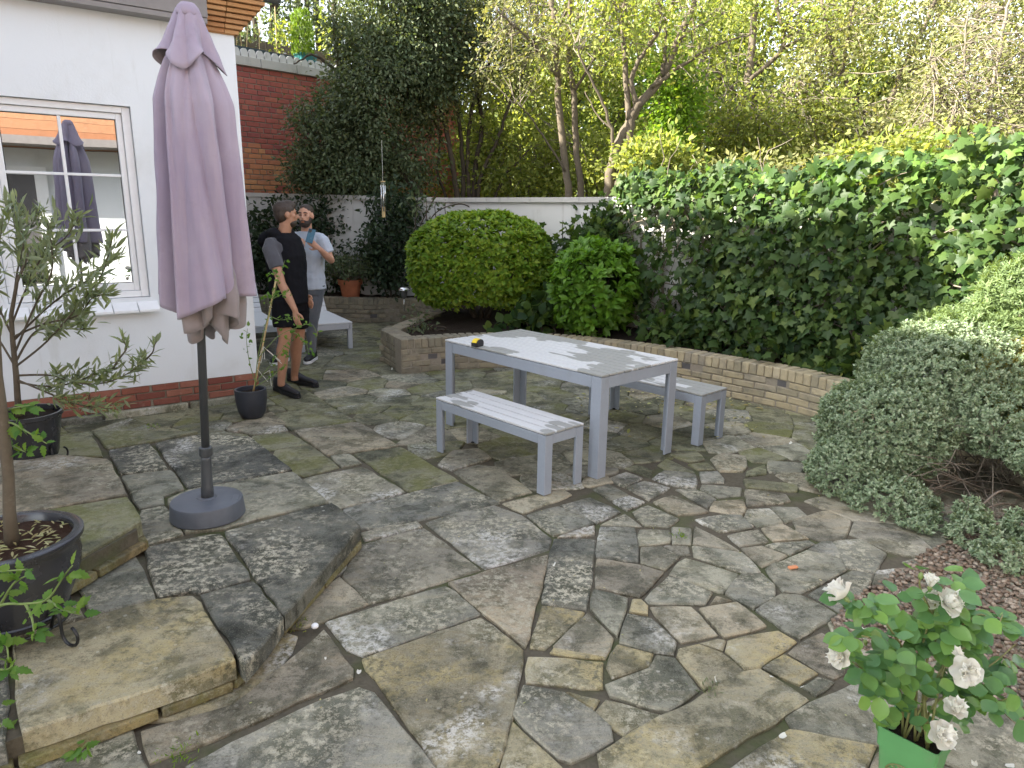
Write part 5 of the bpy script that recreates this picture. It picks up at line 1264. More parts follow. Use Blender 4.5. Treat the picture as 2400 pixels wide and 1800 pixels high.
b=MB(); rings(b,[(cA+Vector((0,0,z))+o_,w_,d_) for z,w_,d_,o_ in((1.50,.085,.09,FA*0),(1.455,.15,.13,FA*0),(1.30,.168,.172,FA*0),(1.05,.168,.160,FA*.01),(.86,.175,.160,FA*.01))],fA)
hb=cA-FA*.085+Vector((0,0,1.45)); 
for k in range(7):
    a=-1.25+k*.42; ell(b,cA+Vector((0,0,1.495))-FA*(.095*math.cos(a))+sA*(.115*math.sin(a)),(.058,.055,.052),fA)
ell(b,cA-FA*.165+Vector((0,0,1.425)),(.140,.075,.095),fA)
fuse(b,'hooded_vest',M['black_cloth'],mA,.009,3,(.06,.012))
b=MB(); rings(b,[(cA+Vector((0,0,z)),w_,d_) for z,w_,d_ in((.98,.158,.118),(.88,.172,.128),(.78,.165,.128))],fA)
for h_,k_ in((hipN,knN),(hipF,knF)): b.tube([h_,h_*.5+k_*.5,h_*.32+k_*.68],[.098,.100,.098],14)
fuse(b,'shorts',M['black_cloth'],mA,.009,3,(.06,.012))
shoe(mA,P(648,914),P(699,934),M['shoe'],M['shoe']); shoe(mA,P(680,892),P(742,908),M['shoe'],M['shoe'])
# --- man with the phone
fB=(-.28,-.96); cB=Vector((PD(722,600,7.98)[0],7.98,0)); sB=Vector((.96,-.28,0)); FB=Vector((fB[0],fB[1],0)).normalized()
mB_=thing('person','bearded man in a pale blue t-shirt and grey jeans holding a phone','person',(cB.x,cB.y,0))
hB=V(PD(717,506,7.93)); hfB=(-.10,-1)
shR=cB-sB*.185+Vector((0,0,1.39)); shL=cB+sB*.185+Vector((0,0,1.39))
elL=V(PD(777,612,7.90)); wrL=V(PD(749,583,7.68)); elR=V(PD(684,618,7.80)); wrR=V(PD(704,592,7.66))
hpR=cB-sB*.095+Vector((0,0,.90)); hpL=cB+sB*.095+Vector((0,0,.90))
fL=P(727,849); fR=P(650,852); knL=V(PD(731,760,7.96)); knR=V(PD(668,760,8.0)); anL=Vector((fL[0],fL[1]+.08,.09)); anR=Vector((fR[0],fR[1]+.08,.09))
build_body(cB,fB,hB,hfB,(shR,shL),(elR,elL),(wrR,wrL),((.25,-.2,.9),(-.75,-.25,.62)),((.2,-.9,.1),(-.2,-.95,.2)),(hpR,hpL),(knR,knL),(anR,anL),M['skin'],mB_,.75,(1,1))
b=MB(); fb3=Vector((hfB[0],hfB[1],0)).normalized()
ell(b,hB+Vector((0,0,.052))-fb3*.020,(.080,.097,.076),hfB); ell(b,hB+Vector((0,0,.015))-fb3*.045,(.074,.06,.07),hfB); fuse(b,'hair',M['hair'],mB_,.007,2,(.012,.004)); face_bits(mB_,hB,hfB)
b=MB(); ell(b,hB-Vector((0,0,.078))+fb3*.042,(.061,.060,.050),hfB)
for q in(-1,1): ell(b,hB-Vector((0,0,.045))+fb3*.020+Vector((fb3.y,-fb3.x,0))*q*.052,(.018,.040,.038),hfB)
b.tube([hB-Vector((0,0,.052))+fb3*.090+Vector((fb3.y,-fb3.x,0))*x for x in(-.028,0,.028)],[.006,.009,.006],6)
fuse(b,'beard',M['beard'],mB_,.0055,2,(.012,.006))
mb=MB(); mb.tube([hB-Vector((0,0,.064))+fb3*.1035+Vector((fb3.y,-fb3.x,0))*x for x in(-.018,0,.018)],[.004,.006,.004],6); mb.obj('lips',M['terracotta'],mB_,True)
b=MB(); rings(b,[(cB+Vector((0,0,z)),w_,d_) for z,w_,d_ in((1.475,.075,.07),(1.445,.125,.09),(1.39,.180,.115),(1.22,.188,.140),(1.02,.170,.135),(.84,.185,.138))],fB)
for a_,e_ in((shR,elR),(shL,elL)):
    b.tube([cB*.6+a_*.4+Vector((0,0,.6*1.435)),a_*.9+cB*.1+Vector((0,0,.143)),a_-Vector((0,0,.02)),a_*.55+e_*.45,a_*.36+e_*.64],[.055,.070,.080,.076,.071],12)
fuse(b,'t_shirt',M['tee_blue'],mB_,.009,3,(.07,.014))
b=MB(); rings(b,[(cB+Vector((0,0,z)),w_,d_) for z,w_,d_ in((.95,.155,.115),(.86,.168,.122),(.78,.165,.120))],fB)
for h_,k_,a_ in((hpR,knR,anR),(hpL,knL,anL)): b.tube([h_,h_*.5+k_*.5,k_,k_*.5+a_*.5,a_+Vector((0,0,.01))],[.094,.086,.068,.056,.048],14)
fuse(b,'jeans',M['jeans'],mB_,.009,3,(.07,.012))
shoe(mB_,(fL[0]+.01,fL[1]+.16),(fL[0]-.01,fL[1]-.12),M['shoe'],M['sole']); shoe(mB_,(fR[0]+.06,fR[1]+.14),(fR[0]-.02,fR[1]-.12),M['shoe'],M['sole'])
ph=V(PD(728,553,7.60)); pho=thing('phone','blue smartphone held up by the bearded man','phone',tuple(ph))
R=Matrix.Translation(ph)@Matrix.Rotation(.12,4,'Z')@Matrix.Rotation(.28,4,'Y')@Matrix.Rotation(-.3,4,'X')
mb=MB(); mb.box((0,0,0),(.074,.009,.152),M=R); mb.obj('case',M['phone'],pho,bevel=.006)
mb=MB(); mb.box((-.016,-.006,.052),(.030,.004,.032),M=R); mb.obj('camera_bump',M['rubber'],pho,bevel=.003)
# ================================================================ VEGETATION
def limbs_obj(root,limbs,mat,name='trunk',n=9,wob=.007):
    out=[]
    for k,(pts,r0,r1) in enumerate(limbs):
        sm=smooth_path3(pts); sm=[p+RS.normal(size=3)*wob*min(1,i/2) for i,p in enumerate(sm)]
        mb=MB(); mb.tube(sm,list(np.linspace(r0,r1,len(sm))),n)
        mb.obj('trunk' if k==0 else name,mat,root,True); out.append(np.array(sm))
    return out
def ellips(c,r,n,shell=.0):
    p=RS.normal(size=(n,3)); p=nrm(p)*(RS.uniform(shell,1,size=(n,1))**(1/3.)); return p*np.array(r)+np.array(c)
def crown(root,ells,per,spread,size,tm,mat,limbs=None,thr=-.25,ns=1.1,seed=0,twig=None,shell=.1,droop=.2,nparts=0,twig_frac=.6,twr=.006,name='crown',up=.7):
    C=np.concatenate([ellips(c,r,n,shell) for c,r,n in ells]); C=C[vnoise(C,ns,seed)>thr]
    k=len(C); L=np.repeat(C,per,axis=0); sp=np.array(spread if hasattr(spread,'__len__') else (spread,)*3)
    off=RS.normal(size=L.shape)*sp; Pn=L+off
    D=nrm(off/np.maximum(sp,.01)*.5+RS.normal(size=L.shape)*.6+np.array([0,0,-droop])); N=RS.normal(size=L.shape)*.7+np.array([-.25,-.3,up])
    foliage(root,Pn,D,N,RS.uniform(size[0],size[1],len(Pn)),tm,mat,nparts,name)
    if limbs is not None and len(limbs):
        allp=np.concatenate(limbs); mb=MB()
        for c in C[RS.rand(k)<twig_frac]:
            d=np.linalg.norm(allp-c,axis=1)+RS.uniform(0,.5,len(allp)); a=allp[np.argmin(d)]
            m=(a+c)/2+RS.normal(size=3)*.10*np.linalg.norm(c-a)+np.array([0,0,.06]); e=c+(c-a)*.25+RS.normal(size=3)*.05
            r=twr*(1+min(2.,np.linalg.norm(c-a))); mb.tube([a,m,c,e],[r,r*.7,r*.45,r*.2],4,False)
        if mb.v: mb.obj('twigs',twig or mat,root)['kind']='stuff'
    return C
def px(lst,y,dy=0.): 
    n=len(lst); return [PD(a,b,y+dy*i/max(1,n-1)) for i,(a,b) in enumerate(lst)]
# dark evergreen over the wall
t=thing('evergreen_tree','dense dark evergreen tree hiding the end of the brick building','tree',tuple(px([(990,470)],12.4)[0]*np.array([1,1,0])))
L=limbs_obj(t,[(px([(1000,600),(985,465),(935,408),(880,360),(835,290),(800,180),(785,60),(780,-120)],12.4),.10,.03),(px([(880,360),(820,350),(760,330),(720,300)],12.3,-.3),.04,.012),
 (px([(835,290),(890,200),(930,90),(940,-40)],12.4,.3),.04,.015),(px([(935,408),(860,420),(790,420)],12.3,-.5),.035,.01),(px([(800,180),(740,130),(690,150)],12.4,-.2),.03,.01)],M['bark_dark'],'limb')
crown(t,[(PD(905,260,12.4),(.95,.9,1.40),360),(PD(785,335,12.2),(.66,.6,.80),170),(PD(945,50,12.5),(1.22,1.0,1.1),320),(PD(1010,150,12.6),(.8,.8,.9),90),(PD(930,-170,12.5),(1.2,1.2,1.2),170),(PD(930,200,12.0),(.9,.5,.6),110),(PD(1060,60,12.4),(.7,.6,.7),60),(PD(790,410,12.0),(.75,.5,.35),110)],
 66,(.14,.14,.11),(.045,.088),'blade',M['lf_dark'],L,-.32,1.5,2,M['bark_dark'],droop=.5,nparts=120)
# twiggy multi-stemmed shrub tree
t=thing('multi_stem_tree','twiggy many-stemmed tree with dark slender trunks right of the evergreen','tree',tuple(px([(1085,600)],12.9)[0]*np.array([1,1,0])))
L=limbs_obj(t,[(px(l,12.9,d),r,.015) for l,d,r in[([(1075,600),(1070,470),(1060,380),(1040,280),(1010,190),(960,110),(900,40)],-.3,.06),([(1085,600),(1085,470),(1085,380),(1075,280),(1060,200),(1040,80),(1030,-40)],.1,.05),
 ([(1105,600),(1110,470),(1115,380),(1130,300),(1120,220),(1090,120),(1080,0),(1085,-90)],.2,.055),([(1115,600),(1120,470),(1130,400),(1165,330),(1195,240),(1230,160),(1260,60)],-.2,.045),([(1150,560),(1160,470),(1185,410),(1210,385),(1240,350)],0,.035),
 ([(1095,600),(1100,470),(1095,360),(1110,240),(1150,140),(1180,20),(1190,-80)],.3,.045),([(1035,560),(1045,470),(1025,400),(1030,320),(1000,250)],.1,.03),([(1120,220),(1170,150),(1230,110),(1290,90)],-.3,.02)]],M['bark_dark'],'trunk')
crown(t,[(PD(1080,70,12.9),(1.5,.9,1.0),230),(PD(1180,170,12.7),(.8,.7,.7),90),(PD(1010,230,12.7),(.5,.6,.6),60),(PD(1200,-60,12.8),(1.4,.9,.6),90)],26,(.15,.15,.13),(.045,.085),'quad',M['lf_tree2'],L,-.35,1.4,5,M['twig'],twig_frac=1.,twr=.005)
# twin trunks
t=thing('twin_trunk_tree','two straight slender grey trunks rising behind the white wall','tree',tuple(px([(1345,600)],11.)[0]*np.array([1,1,0])))
L=limbs_obj(t,[(px(l,11.,d),r,r2) for l,d,r,r2 in[([(1345,600),(1333,458),(1317,325),(1306,179),(1300,81),(1292,0),(1288,-90)],.2,.062,.035),([(1372,600),(1363,458),(1349,325),(1344,217),(1333,135),(1335,32),(1340,-80)],.1,.055,.03),
 ([(1306,179),(1254,108),(1216,70),(1160,20)],-.4,.028,.01),([(1349,210),(1384,152),(1417,98),(1440,20)],-.2,.026,.01),([(1325,401),(1270,315),(1232,260),(1200,240)],-.3,.018,.006),([(1300,81),(1330,20),(1370,-50)],.2,.02,.01)]],M['bark'],'limb')
crown(t,[(PD(1310,10,11.),(1.1,.8,.8),150),(PD(1230,130,10.9),(.7,.6,.6),70),(PD(1400,110,11.),(.6,.6,.7),60)],20,(.13,.13,.11),(.04,.08),'quad',M['lf_tree2'],L,-.2,1.5,8,M['twig'],twig_frac=1.,twr=.005)
# forked tree
t=thing('forked_tree','grey-barked tree forking into a spread of bare limbs beside the ivy','tree',tuple(px([(1430,620)],9.9)[0]*np.array([1,1,0])))
L=limbs_obj(t,[(px(l,9.9,d),r,r2) for l,d,r,r2 in[([(1415,640),(1425,458),(1439,369),(1471,293),(1504,239),(1553,179),(1591,92),(1629,0),(1650,-90)],.1,.082,.035),([(1440,640),(1447,458),(1471,347),(1482,275),(1500,240)],.0,.068,.05),
 ([(1474,280),(1466,163),(1460,54),(1466,-20),(1470,-90)],.3,.042,.022),([(1490,245),(1482,179),(1520,108),(1569,27),(1590,-60)],-.2,.036,.018),([(1525,206),(1607,146),(1688,103),(1760,80)],-.3,.03,.008),
 ([(1437,390),(1433,304),(1406,228),(1368,152),(1350,100)],-.2,.026,.010),([(1553,179),(1560,90),(1545,0)],.2,.028,.012),([(1433,300),(1400,270),(1372,215)],.2,.014,.006),([(1591,92),(1640,60),(1700,30)],.1,.018,.006)]],M['bark'],'limb')
crown(t,[(PD(1560,30,10.),(1.1,.9,.6),170),(PD(1640,170,9.9),(.6,.6,.5),60),(PD(1430,60,10.1),(.6,.6,.6),60)],18,(.14,.14,.12),(.04,.085),'quad',M['lf_tree'],L,-.1,1.5,9,M['twig'],twig_frac=1.,twr=.005)
# right hand tree with a stout trunk
t=thing('bright_tree','sunlit yellow-green tree with a stout trunk behind the ivy','tree',tuple(px([(1721,600)],12.)[0]*np.array([1,1,0])))
L=limbs_obj(t,[(px(l,12.,d),r,r2) for l,d,r,r2 in[([(1715,600),(1721,374),(1726,304),(1743,239),(1755,180),(1764,81),(1770,0),(1765,-90)],.2,.10,.04),([(1743,239),(1690,180),(1640,110),(1620,20)],-.2,.04,.015),([(1755,190),(1835,108),(1818,0),(1810,-70)],.2,.04,.02),([(1730,300),(1800,230),(1870,180)],-.3,.03,.01)]],M['bark'],'limb')
crown(t,[(PD(1740,260,11.6),(1.35,.9,.85),300),(PD(1600,330,11.2),(.8,.7,.6),130),(PD(1850,290,11.4),(1.0,.8,.8),200),(PD(1680,60,12.2),(1.1,.9,.7),110),(PD(1900,90,12.2),(1.2,.9,.8),130)],30,(.15,.15,.10),(.05,.095),'quad',M['lf_tree'],L,-.25,1.5,12,M['twig'],twig_frac=.8,twr=.005)
t=thing('bright_tree','pale leaning tree with thin limbs right of the stout trunk','tree',tuple(px([(2050,600)],11.5)[0]*np.array([1,1,0])))
L=limbs_obj(t,[(px(l,11.5,d),r,r2) for l,d,r,r2 in[([(2040,600),(2060,360),(2068,304),(2090,228),(2122,152),(2166,65),(2200,-30)],.0,.06,.03),([(2068,304),(2010,240),(1960,140),(1935,54),(1922,-20)],.2,.04,.02),([(1975,170),(1990,54),(2010,-20)],.1,.028,.015),([(2110,180),(2200,140),(2290,120)],-.4,.025,.008)]],M['bark'],'limb')
crown(t,[(PD(2020,200,11.3),(1.2,.9,.9),240),(PD(2060,330,10.8),(1.,.7,.5),140),(PD(2120,40,11.6),(1.2,.9,.7),130)],28,(.15,.15,.10),(.05,.09),'quad',M['lf_tree2'],L,-.25,1.5,15,M['twig'],twig_frac=.8,twr=.005)
t=thing('twiggy_bush','tall tangle of pale bare twigs and small leaves at the top right','shrub',tuple(px([(2330,600)],9.8)[0]*np.array([1,1,0])))
L=limbs_obj(t,[(px(l,9.8,d),r,r2) for l,d,r,r2 in[([(2330,600),(2335,380),(2320,260),(2340,140),(2360,20),(2380,-60)],.0,.045,.012),([(2300,600),(2280,380),(2240,280),(2200,200),(2180,130)],-.2,.035,.01),([(2380,600),(2400,380),(2420,240),(2440,100)],.2,.04,.012),([(2330,330),(2270,230),(2260,120),(2270,20)],-.2,.025,.008)]],M['twig'],'stem')
crown(t,[(PD(2300,200,9.8),(1.0,.8,1.0),330),(PD(2250,340,9.4),(.9,.6,.4),150),(PD(2400,60,9.8),(.9,.8,.8),160)],13,(.13,.13,.11),(.035,.07),'quad',M['lf_tree2'],L,-.4,1.5,18,M['twig'],twig_frac=1.,twr=.0055)
# lower sunlit bushes between wall and trees
for k,(e,lab,mt) in enumerate([([(PD(1220,400,13.2),(1.0,.6,.75),170),(PD(1150,330,13.4),(.5,.5,.5),50)],'bright lime bush glimpsed between the slender trunks','lf_tree'),([(PD(1400,390,12.4),(.55,.5,.6),90),(PD(1280,330,13.),(.6,.5,.9),80)],'yellow-green bush behind the two straight trunks','lf_tree'),
   ([(PD(1540,380,9.6),(.5,.4,.27),90)],'leafy bright shrub against the left end of the ivy top','lf_tree'),([(PD(1580,270,10.6),(.28,.28,.75),110)],'column of bright climber leaves on a hidden trunk','lf_lime'),
   ([(PD(1850,420,9.4),(1.2,.4,.24),130)],'sunlit shrub row just above the ivy','lf_tree2'),([(PD(2160,372,8.8),(1.1,.4,.22),110)],'leafy shoots behind the right end of the ivy','lf_tree')]):
    t=thing('bush',lab,'shrub',(e[0][0][0],e[0][0][1],0)); c=e[0][0]
    L=limbs_obj(t,[([np.array([c[0]+.05*j,c[1],0]),np.array([c[0]+.1*j,c[1],c[2]*.6]),c+np.array([.25*j,0,e[0][1][2]*.5])],.022,.006) for j in(-1,0,1)],M['bark'],'stem')
    crown(t,e,26,(.13,.12,.10),(.06,.11),'quad' if k not in(2,3,5) else 'blade',M[mt],L,-.4,1.6,20+k,M['twig'],twig_frac=.5)
# far trees
rs2=[(900,16.5,'lf_tree',0),(1130,17.5,'lf_tree',1),(1330,16.,'lf_tree',0),(1530,17.,'lf_lime',0),(1760,16.,'lf_tree',1),(1990,15.5,'lf_tree',0),(2220,14.5,'lf_tree2',1),(2440,13.5,'lf_tree2',0)]
for k,(x,y,mt,j) in enumerate(rs2):
    b=PD(x,480,y); t=thing('background_tree',['sunlit tree far behind the wind chime','sunlit tree far behind the many-stemmed trunks','sunlit tree far behind the twin trunks','bright green tree far behind the forked trunk','yellow-green tree far behind the stout trunk','yellow-green tree far behind the pale leaning tree','olive-green tree far behind the twiggy bush','olive-green tree at the far right edge of the leafy belt'][k],'tree',(b[0],b[1],0),'trees beyond the garden')
    L=limbs_obj(t,[([np.array([b[0],y,0]),np.array([b[0]+.1,y,2.]),np.array([b[0]-.1,y+.1,4.]),np.array([b[0]+.2,y,6.2])],.13,.03)]+[([np.array([b[0],y,2.2+q*.8]),np.array([b[0]+(-1)**q*.7,y-.2,3.1+q*.8]),np.array([b[0]+(-1)**q*1.2,y-.3,4.2+q*.7])],.05,.012) for q in range(4)],M['bark_dark'],'limb')
    top=PD(x,[-140,-60][j],y)[2]
    crown(t,[((b[0],y,top*.40),(1.75,1.1,top*.34),300),((b[0]+.3,y,top*.80),(1.7,1.1,top*.30),210),((b[0]-.2,y+.3,1.2),(1.9,.9,1.2),150)],44,(.16,.16,.13),(.075,.135),'quad',M[mt],L,-.22,1.3,30+k,M['bark_dark'],twig_frac=.35)
wd=MB()
tfar=thing('tall_conifers','row of tall dark bare-stemmed trees behind the brick building','tree',(-8,21,0))
L=limbs_obj(tfar,[(px([(x,500),(x+5,200),(x+dx,0),(x+dx*2,-250)],21,0),.10,.06) for x,dx in((575,8),(600,-5),(632,6),(655,-8),(690,10),(715,4),(745,-4))],M['bark_dark'],'trunk')
crown(tfar,[(PD(640,20,21),(1.8,.8,1.6),150),(PD(720,110,20.6),(.9,.7,1.2),80),(PD(600,-150,21),(3,1,1.4),160)],24,(.22,.2,.2),(.12,.2),'quad',M['lf_dark'],L,-.05,.8,55,M['bark_dark'],twig_frac=.9,twr=.012)
tag(tfar,group=None)
# distant wood that closes the view
t=MB(); RSx=RS; n=40000
ang=RS.uniform(-.95,.85,n); rad=RS.uniform(22,27,n); zz=RS.uniform(-.2,1,n)
Pn=np.stack([np.sin(ang)*rad,np.cos(ang)*rad,zz*(5.6+1.2*np.sin(ang*9)+.8*np.sin(ang*31))+.4],-1)
o=link('distant_wood',leafmesh('distant_wood',Pn,rdir(n,-.2),rdir(n,.5),RS.uniform(.3,.55,n),'quad'),M['lf_dark']); tag(o,kind='stuff')
# ---------------------------------------------------------------- ivy
wp=Path([(1.30,8.72)]+WALL[2:]); iv=thing('ivy','thick ivy blanket covering the right hand garden wall, sunlit along the top','ivy',(2.4,7.3,0))
def ivysurf(u,v,dep):
    out=np.zeros((len(u),3)); nn=np.zeros((len(u),2))
    for i,(a,b,c) in enumerate(zip(u,v,dep)):
        p,d=wp.at(a); n=np.array([-d[1],d[0]])*-1; nn[i]=n; out[i]=(p[0]+n[0]*c,p[1]+n[1]*c,b)
    return out,nn
n=14500; u=RS.uniform(0,wp.len-.4,n); v=RS.uniform(.22,2.36,n); 
topz=2.12+.05*np.sin(u*2.1)+.04*np.sin(u*5.3)+.06*(u>1.2)+.07*np.clip((u-2)/2,0,1)
keep=v<topz+RS.normal(size=n)*.03
nb_=vnoise(np.stack([u*1.6,v*1.6,u*0],-1),1.,3)
lowz=np.where(u<1.05,.75-.3*u,np.where(u<3.1,.30+.14*np.sin(u*6),.55+.25*np.sin((u-3.1)*1.3)))
keep&=v>lowz+nb_*.12
bare=(u<1.25)&(v<1.85)&(RS.rand(n)<.62+.2*nb_); keep&=~bare
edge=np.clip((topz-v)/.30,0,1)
front=.22+.16*np.sqrt(np.clip(edge,0,1))+.10*nb_+.07*vnoise(np.stack([u*4,v*4,u],-1),1.,5); front*=np.clip(.55+u*.5,.5,1)
lay=RS.rand(n); lay[-3000:]=1.1; dep=front*np.where(lay<.62,RS.uniform(.85,1.08,n),RS.uniform(.12,.85,n)); dep=np.where(lay>1,RS.uniform(.02,.14,n),dep)
tp_=RS.rand(n)<.16; v=np.where(tp_&(v>1.4),topz-.03+RS.normal(size=n)*.05,v); dep=np.where(tp_&(v>1.4),RS.uniform(-.35,.42,n),dep)
u,v,dep,edge,lay=[a[keep] for a in(u,v,dep,edge,lay)]
Pn,nn=ivysurf(u,v,dep); k=len(u)
N=np.concatenate([nn,np.full((k,1),.35)],1)+RS.normal(size=(k,3))*.45; N[:,2]+=(1-edge)*.9
D=np.concatenate([RS.normal(size=(k,2))*.55+nn*.25,np.full((k,1),-.75)],1)+RS.normal(size=(k,3))*.25
sc_l=np.where(RS.rand(k)<.3,RS.uniform(.085,.13,k),RS.uniform(.045,.085,k))
yg=(edge<.75)&(dep>.15)&(RS.rand(k)<.25+.6*np.clip((u-1.2)/2.5,0,1)); og=~yg  # leaves near the top, more to the right, get the painted sunlit colour
foliage(iv,Pn[og],D[og],N[og],sc_l[og],'ivy',M['lf_ivy'],210,score=np.where((dep[og]>.25)&(Pn[og][:,0]<4.2),1.,.01))
foliage(iv,Pn[yg],D[yg],N[yg],sc_l[yg]*.9,'ivy',M['lf_ivy2'],90,'sunlit_tone_foliage',score=np.where(Pn[yg][:,0]<4.2,1.,.01))
mb=MB()
for q in range(150):
    u0=RS.uniform(.0,1.6) if q<95 else RS.uniform(1.3,4.4); v0=RS.uniform(.45,1.9); pts=[]; a,b=u0,v0; th=RS.uniform(0,6.28)
    for s_ in range(7):
        c=(.06+.25*RS.rand()*(.6 if q<95 else .9)); pts.append(ivysurf([a],[b],[c])[0][0]); th+=RS.normal()*.5; a=max(.02,a+.11*math.cos(th)); b=max(.35,b+.11*math.sin(th)+.01)
    mb.tube(pts,list(np.linspace(.008,.003,7)),4)
for q in range(9):
    u0=[.5,.8,1.1,2.0,2.6,2.9,3.3,3.8,4.2][q]; pts=[ivysurf([u0+.25*math.sin(j*1.3+q)*j/6],[.3+j*.28],[.10+.05*math.sin(j+q)])[0][0] for j in range(7)]; mb.tube(pts,list(np.linspace(.022,.008,7)),6)
mb.obj('stems',M['twig'],iv,True)['kind']='stuff'
# ---------------------------------------------------------------- clipped bushes
def shell_leaves(c,r,n,size,zcut=-.75,jit=.05,up=.5,power=2.6,seed=0,lump=.06,flat=True):
    p=nrm(RS.normal(size=(n*2,3))); p=p[p[:,2]>zcut][:n]
    k=(np.abs(p[:,0])**power+np.abs(p[:,1])**power+np.abs(p[:,2])**power)**(-1/power)
    s=p*k[:,None]; s=s*(1+lump*vnoise(s,2.2,seed)[:,None]); dep=1-np.abs(RS.normal(size=len(p)))*jit
    Pn=s*dep[:,None]*np.array(r)+np.array(c); nr=nrm(p/np.array(r)); return Pn,nr
def bush(name,label,c,r,n,size,mat,tm='blade',per=5,zcut=-.75,jit=.05,seed=0,lump=.06,stems=5,base_z=.33,nparts=300,up=.6,cat='bush',power=2.6,stemmat=None):
    t=thing(name,label,cat,(c[0],c[1],base_z))
    Pn,nr=shell_leaves(c,r,n,size,zcut,jit,up,power,seed,lump); m=len(Pn)
    Q=np.repeat(Pn,per,0); A=np.repeat(nrm(nr+np.array([0,0,up])+RS.normal(size=nr.shape)*.25),per,0)
    side=RS.normal(size=Q.shape); side=nrm(side-A*np.sum(side*A,1,keepdims=True))
    D=nrm(A*RS.uniform(.25,1.,size=(len(Q),1))+side*.9); N=nrm(A-D*np.sum(A*D,1,keepdims=True)+RS.normal(size=A.shape)*.15)
    s=RS.uniform(size[0],size[1],len(Q)); Q=Q+D*s[:,None]*.12
    front=(np.repeat(nr,per,0)@nrm(np.array([[0,0,CAM_H]])-np.array([c]))[0])
    foliage(t,Q,D,N,s,tm,mat,nparts,score=np.where(front>.25,RS.uniform(.8,1,len(Q)),.01))
    L=limbs_obj(t,[([np.array([c[0]+.05*math.cos(q*2.4),c[1]+.05*math.sin(q*2.4),base_z-.05]),np.array([c[0]+r[0]*.3*math.cos(q*2.4),c[1]+r[1]*.3*math.sin(q*2.4),base_z+(c[2]-base_z)*.5]),np.array([c[0]+r[0]*.7*math.cos(q*2.4),c[1]+r[1]*.7*math.sin(q*2.4),c[2]+r[2]*.3])],.03,.008) for q in range(stems)],stemmat or M['bark_dark'],'stem',6)
    return t,L
cb_=PD(1128,614,9.25); tB,LB=bush('clipped_bush','large clipped dome-shaped green bush in the brick planter',cb_,(.915,.80,.60),3600,(.055,.085),M['lf_bush'],'blade',6,-.8,.05,1,.05)
cb2=PD(1395,672,8.15); bush('glossy_bush','smaller loose glossy green bush between the clipped dome and the ivy',cb2,(.49,.45,.54),620,(.07,.12),M['lf_bush2'],'blade',7,-.9,.14,2,.16,power=2.1)
# dark shade shrubs behind the men
def loose(name,label,ells,per,mat,size,tm,base,seed,cat='shrub',thr=-.4,nparts=0,twig='bark_dark',spread=.10):
    t=thing(name,label,cat,tuple(base)); c=np.array(ells[0][0]); b=np.array(base,float)
    L=limbs_obj(t,[([b+np.array([.05*j,0,0]),(b+c)/2+np.array([.15*j,0,0]),c+np.array([.4*j*ells[0][1][0],0,ells[0][1][2]*.4])],.018,.005) for j in(-1,0,1,2)],M[twig],'stem',5)
    crown(t,ells,per,spread,size,tm,M[mat],L,thr,1.8,seed,M[twig],nparts=nparts,twig_frac=.4,twr=.003,name='foliage'); return t
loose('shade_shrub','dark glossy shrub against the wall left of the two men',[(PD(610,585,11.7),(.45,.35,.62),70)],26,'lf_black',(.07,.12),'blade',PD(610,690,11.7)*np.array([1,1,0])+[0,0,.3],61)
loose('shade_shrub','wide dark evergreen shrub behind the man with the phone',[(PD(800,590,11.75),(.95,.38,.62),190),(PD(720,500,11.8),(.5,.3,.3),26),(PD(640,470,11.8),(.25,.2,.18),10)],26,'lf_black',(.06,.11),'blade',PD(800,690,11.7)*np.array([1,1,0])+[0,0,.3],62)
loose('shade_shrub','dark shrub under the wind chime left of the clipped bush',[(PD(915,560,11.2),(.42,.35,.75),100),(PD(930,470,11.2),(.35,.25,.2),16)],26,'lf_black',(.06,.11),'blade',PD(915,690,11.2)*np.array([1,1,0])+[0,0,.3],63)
loose('climbing_rose','thin arching rose stems against the white wall above the clipped bush',[(PD(1000,480,10.9),(.35,.1,.12),7)],12,'lf_dark',(.06,.1),'blade',PD(985,690,10.9)*np.array([1,1,0])+[0,0,.3],64,'climber')
mb=MB()
for l in([(975,640),(990,560),(1020,500),(1075,478),(1110,492),(1130,520)],[(980,640),(975,580),(985,530),(1010,480),(1020,455)],[(970,650),(1000,590),(1040,540),(1060,500)]): mb.tube(smooth_path3(px(l,10.9)),.009,5)
tt=[o for o in bpy.data.objects if o.name.startswith('climbing_rose')][0]; mb.obj('arching_stem',M['bark_dark'],tt,True)
loose('wall_ivy','patch of dark ivy on the white wall behind the glossy bush',[(PD(1340,545,9.2),(.32,.2,.35),60),(PD(1420,580,8.7),(.3,.2,.45),50),(PD(1310,490,9.3),(.18,.1,.12),10)],15,'lf_ivy',(.06,.10),'ivy',PD(1370,760,8.9)*np.array([1,1,0])+[0,0,.3],65,'ivy')
loose('foliage_plant','low plant with broad dark blue-green leaves under the clipped bush',[(PD(1235,765,8.35),(.30,.2,.12),26),(PD(1270,720,8.5),(.15,.12,.1),8)],9,'lf_ivy',(.10,.17),'round',P(1250,790,.33),66,'plant',-.9)
loose('foliage_plant','small low green plant at the inner corner of the planter',[(PD(985,765,8.2),(.12,.1,.06),12)],12,'lf_dark',(.04,.07),'blade',P(985,775,.33),67,'plant',-.9)
loose('ivy_seedling','ivy spilling over the brick coping below the hedge',[(PD(1590,775,7.55),(.35,.14,.12),26),(PD(2000,880,6.2),(.3,.15,.18),24),(PD(1810,800,6.7),(.25,.12,.1),12)],11,'lf_ivy',(.06,.12),'ivy',P(1700,800,.33),68,'ivy',-.9)
loose('flowering_plant','small plant with reddish withered flower heads behind the brick wall',[(PD(2060,850,5.95),(.12,.1,.12),12)],14,'lf_tree',(.04,.07),'blade',P(2060,880,.33),69,'plant',-.9)
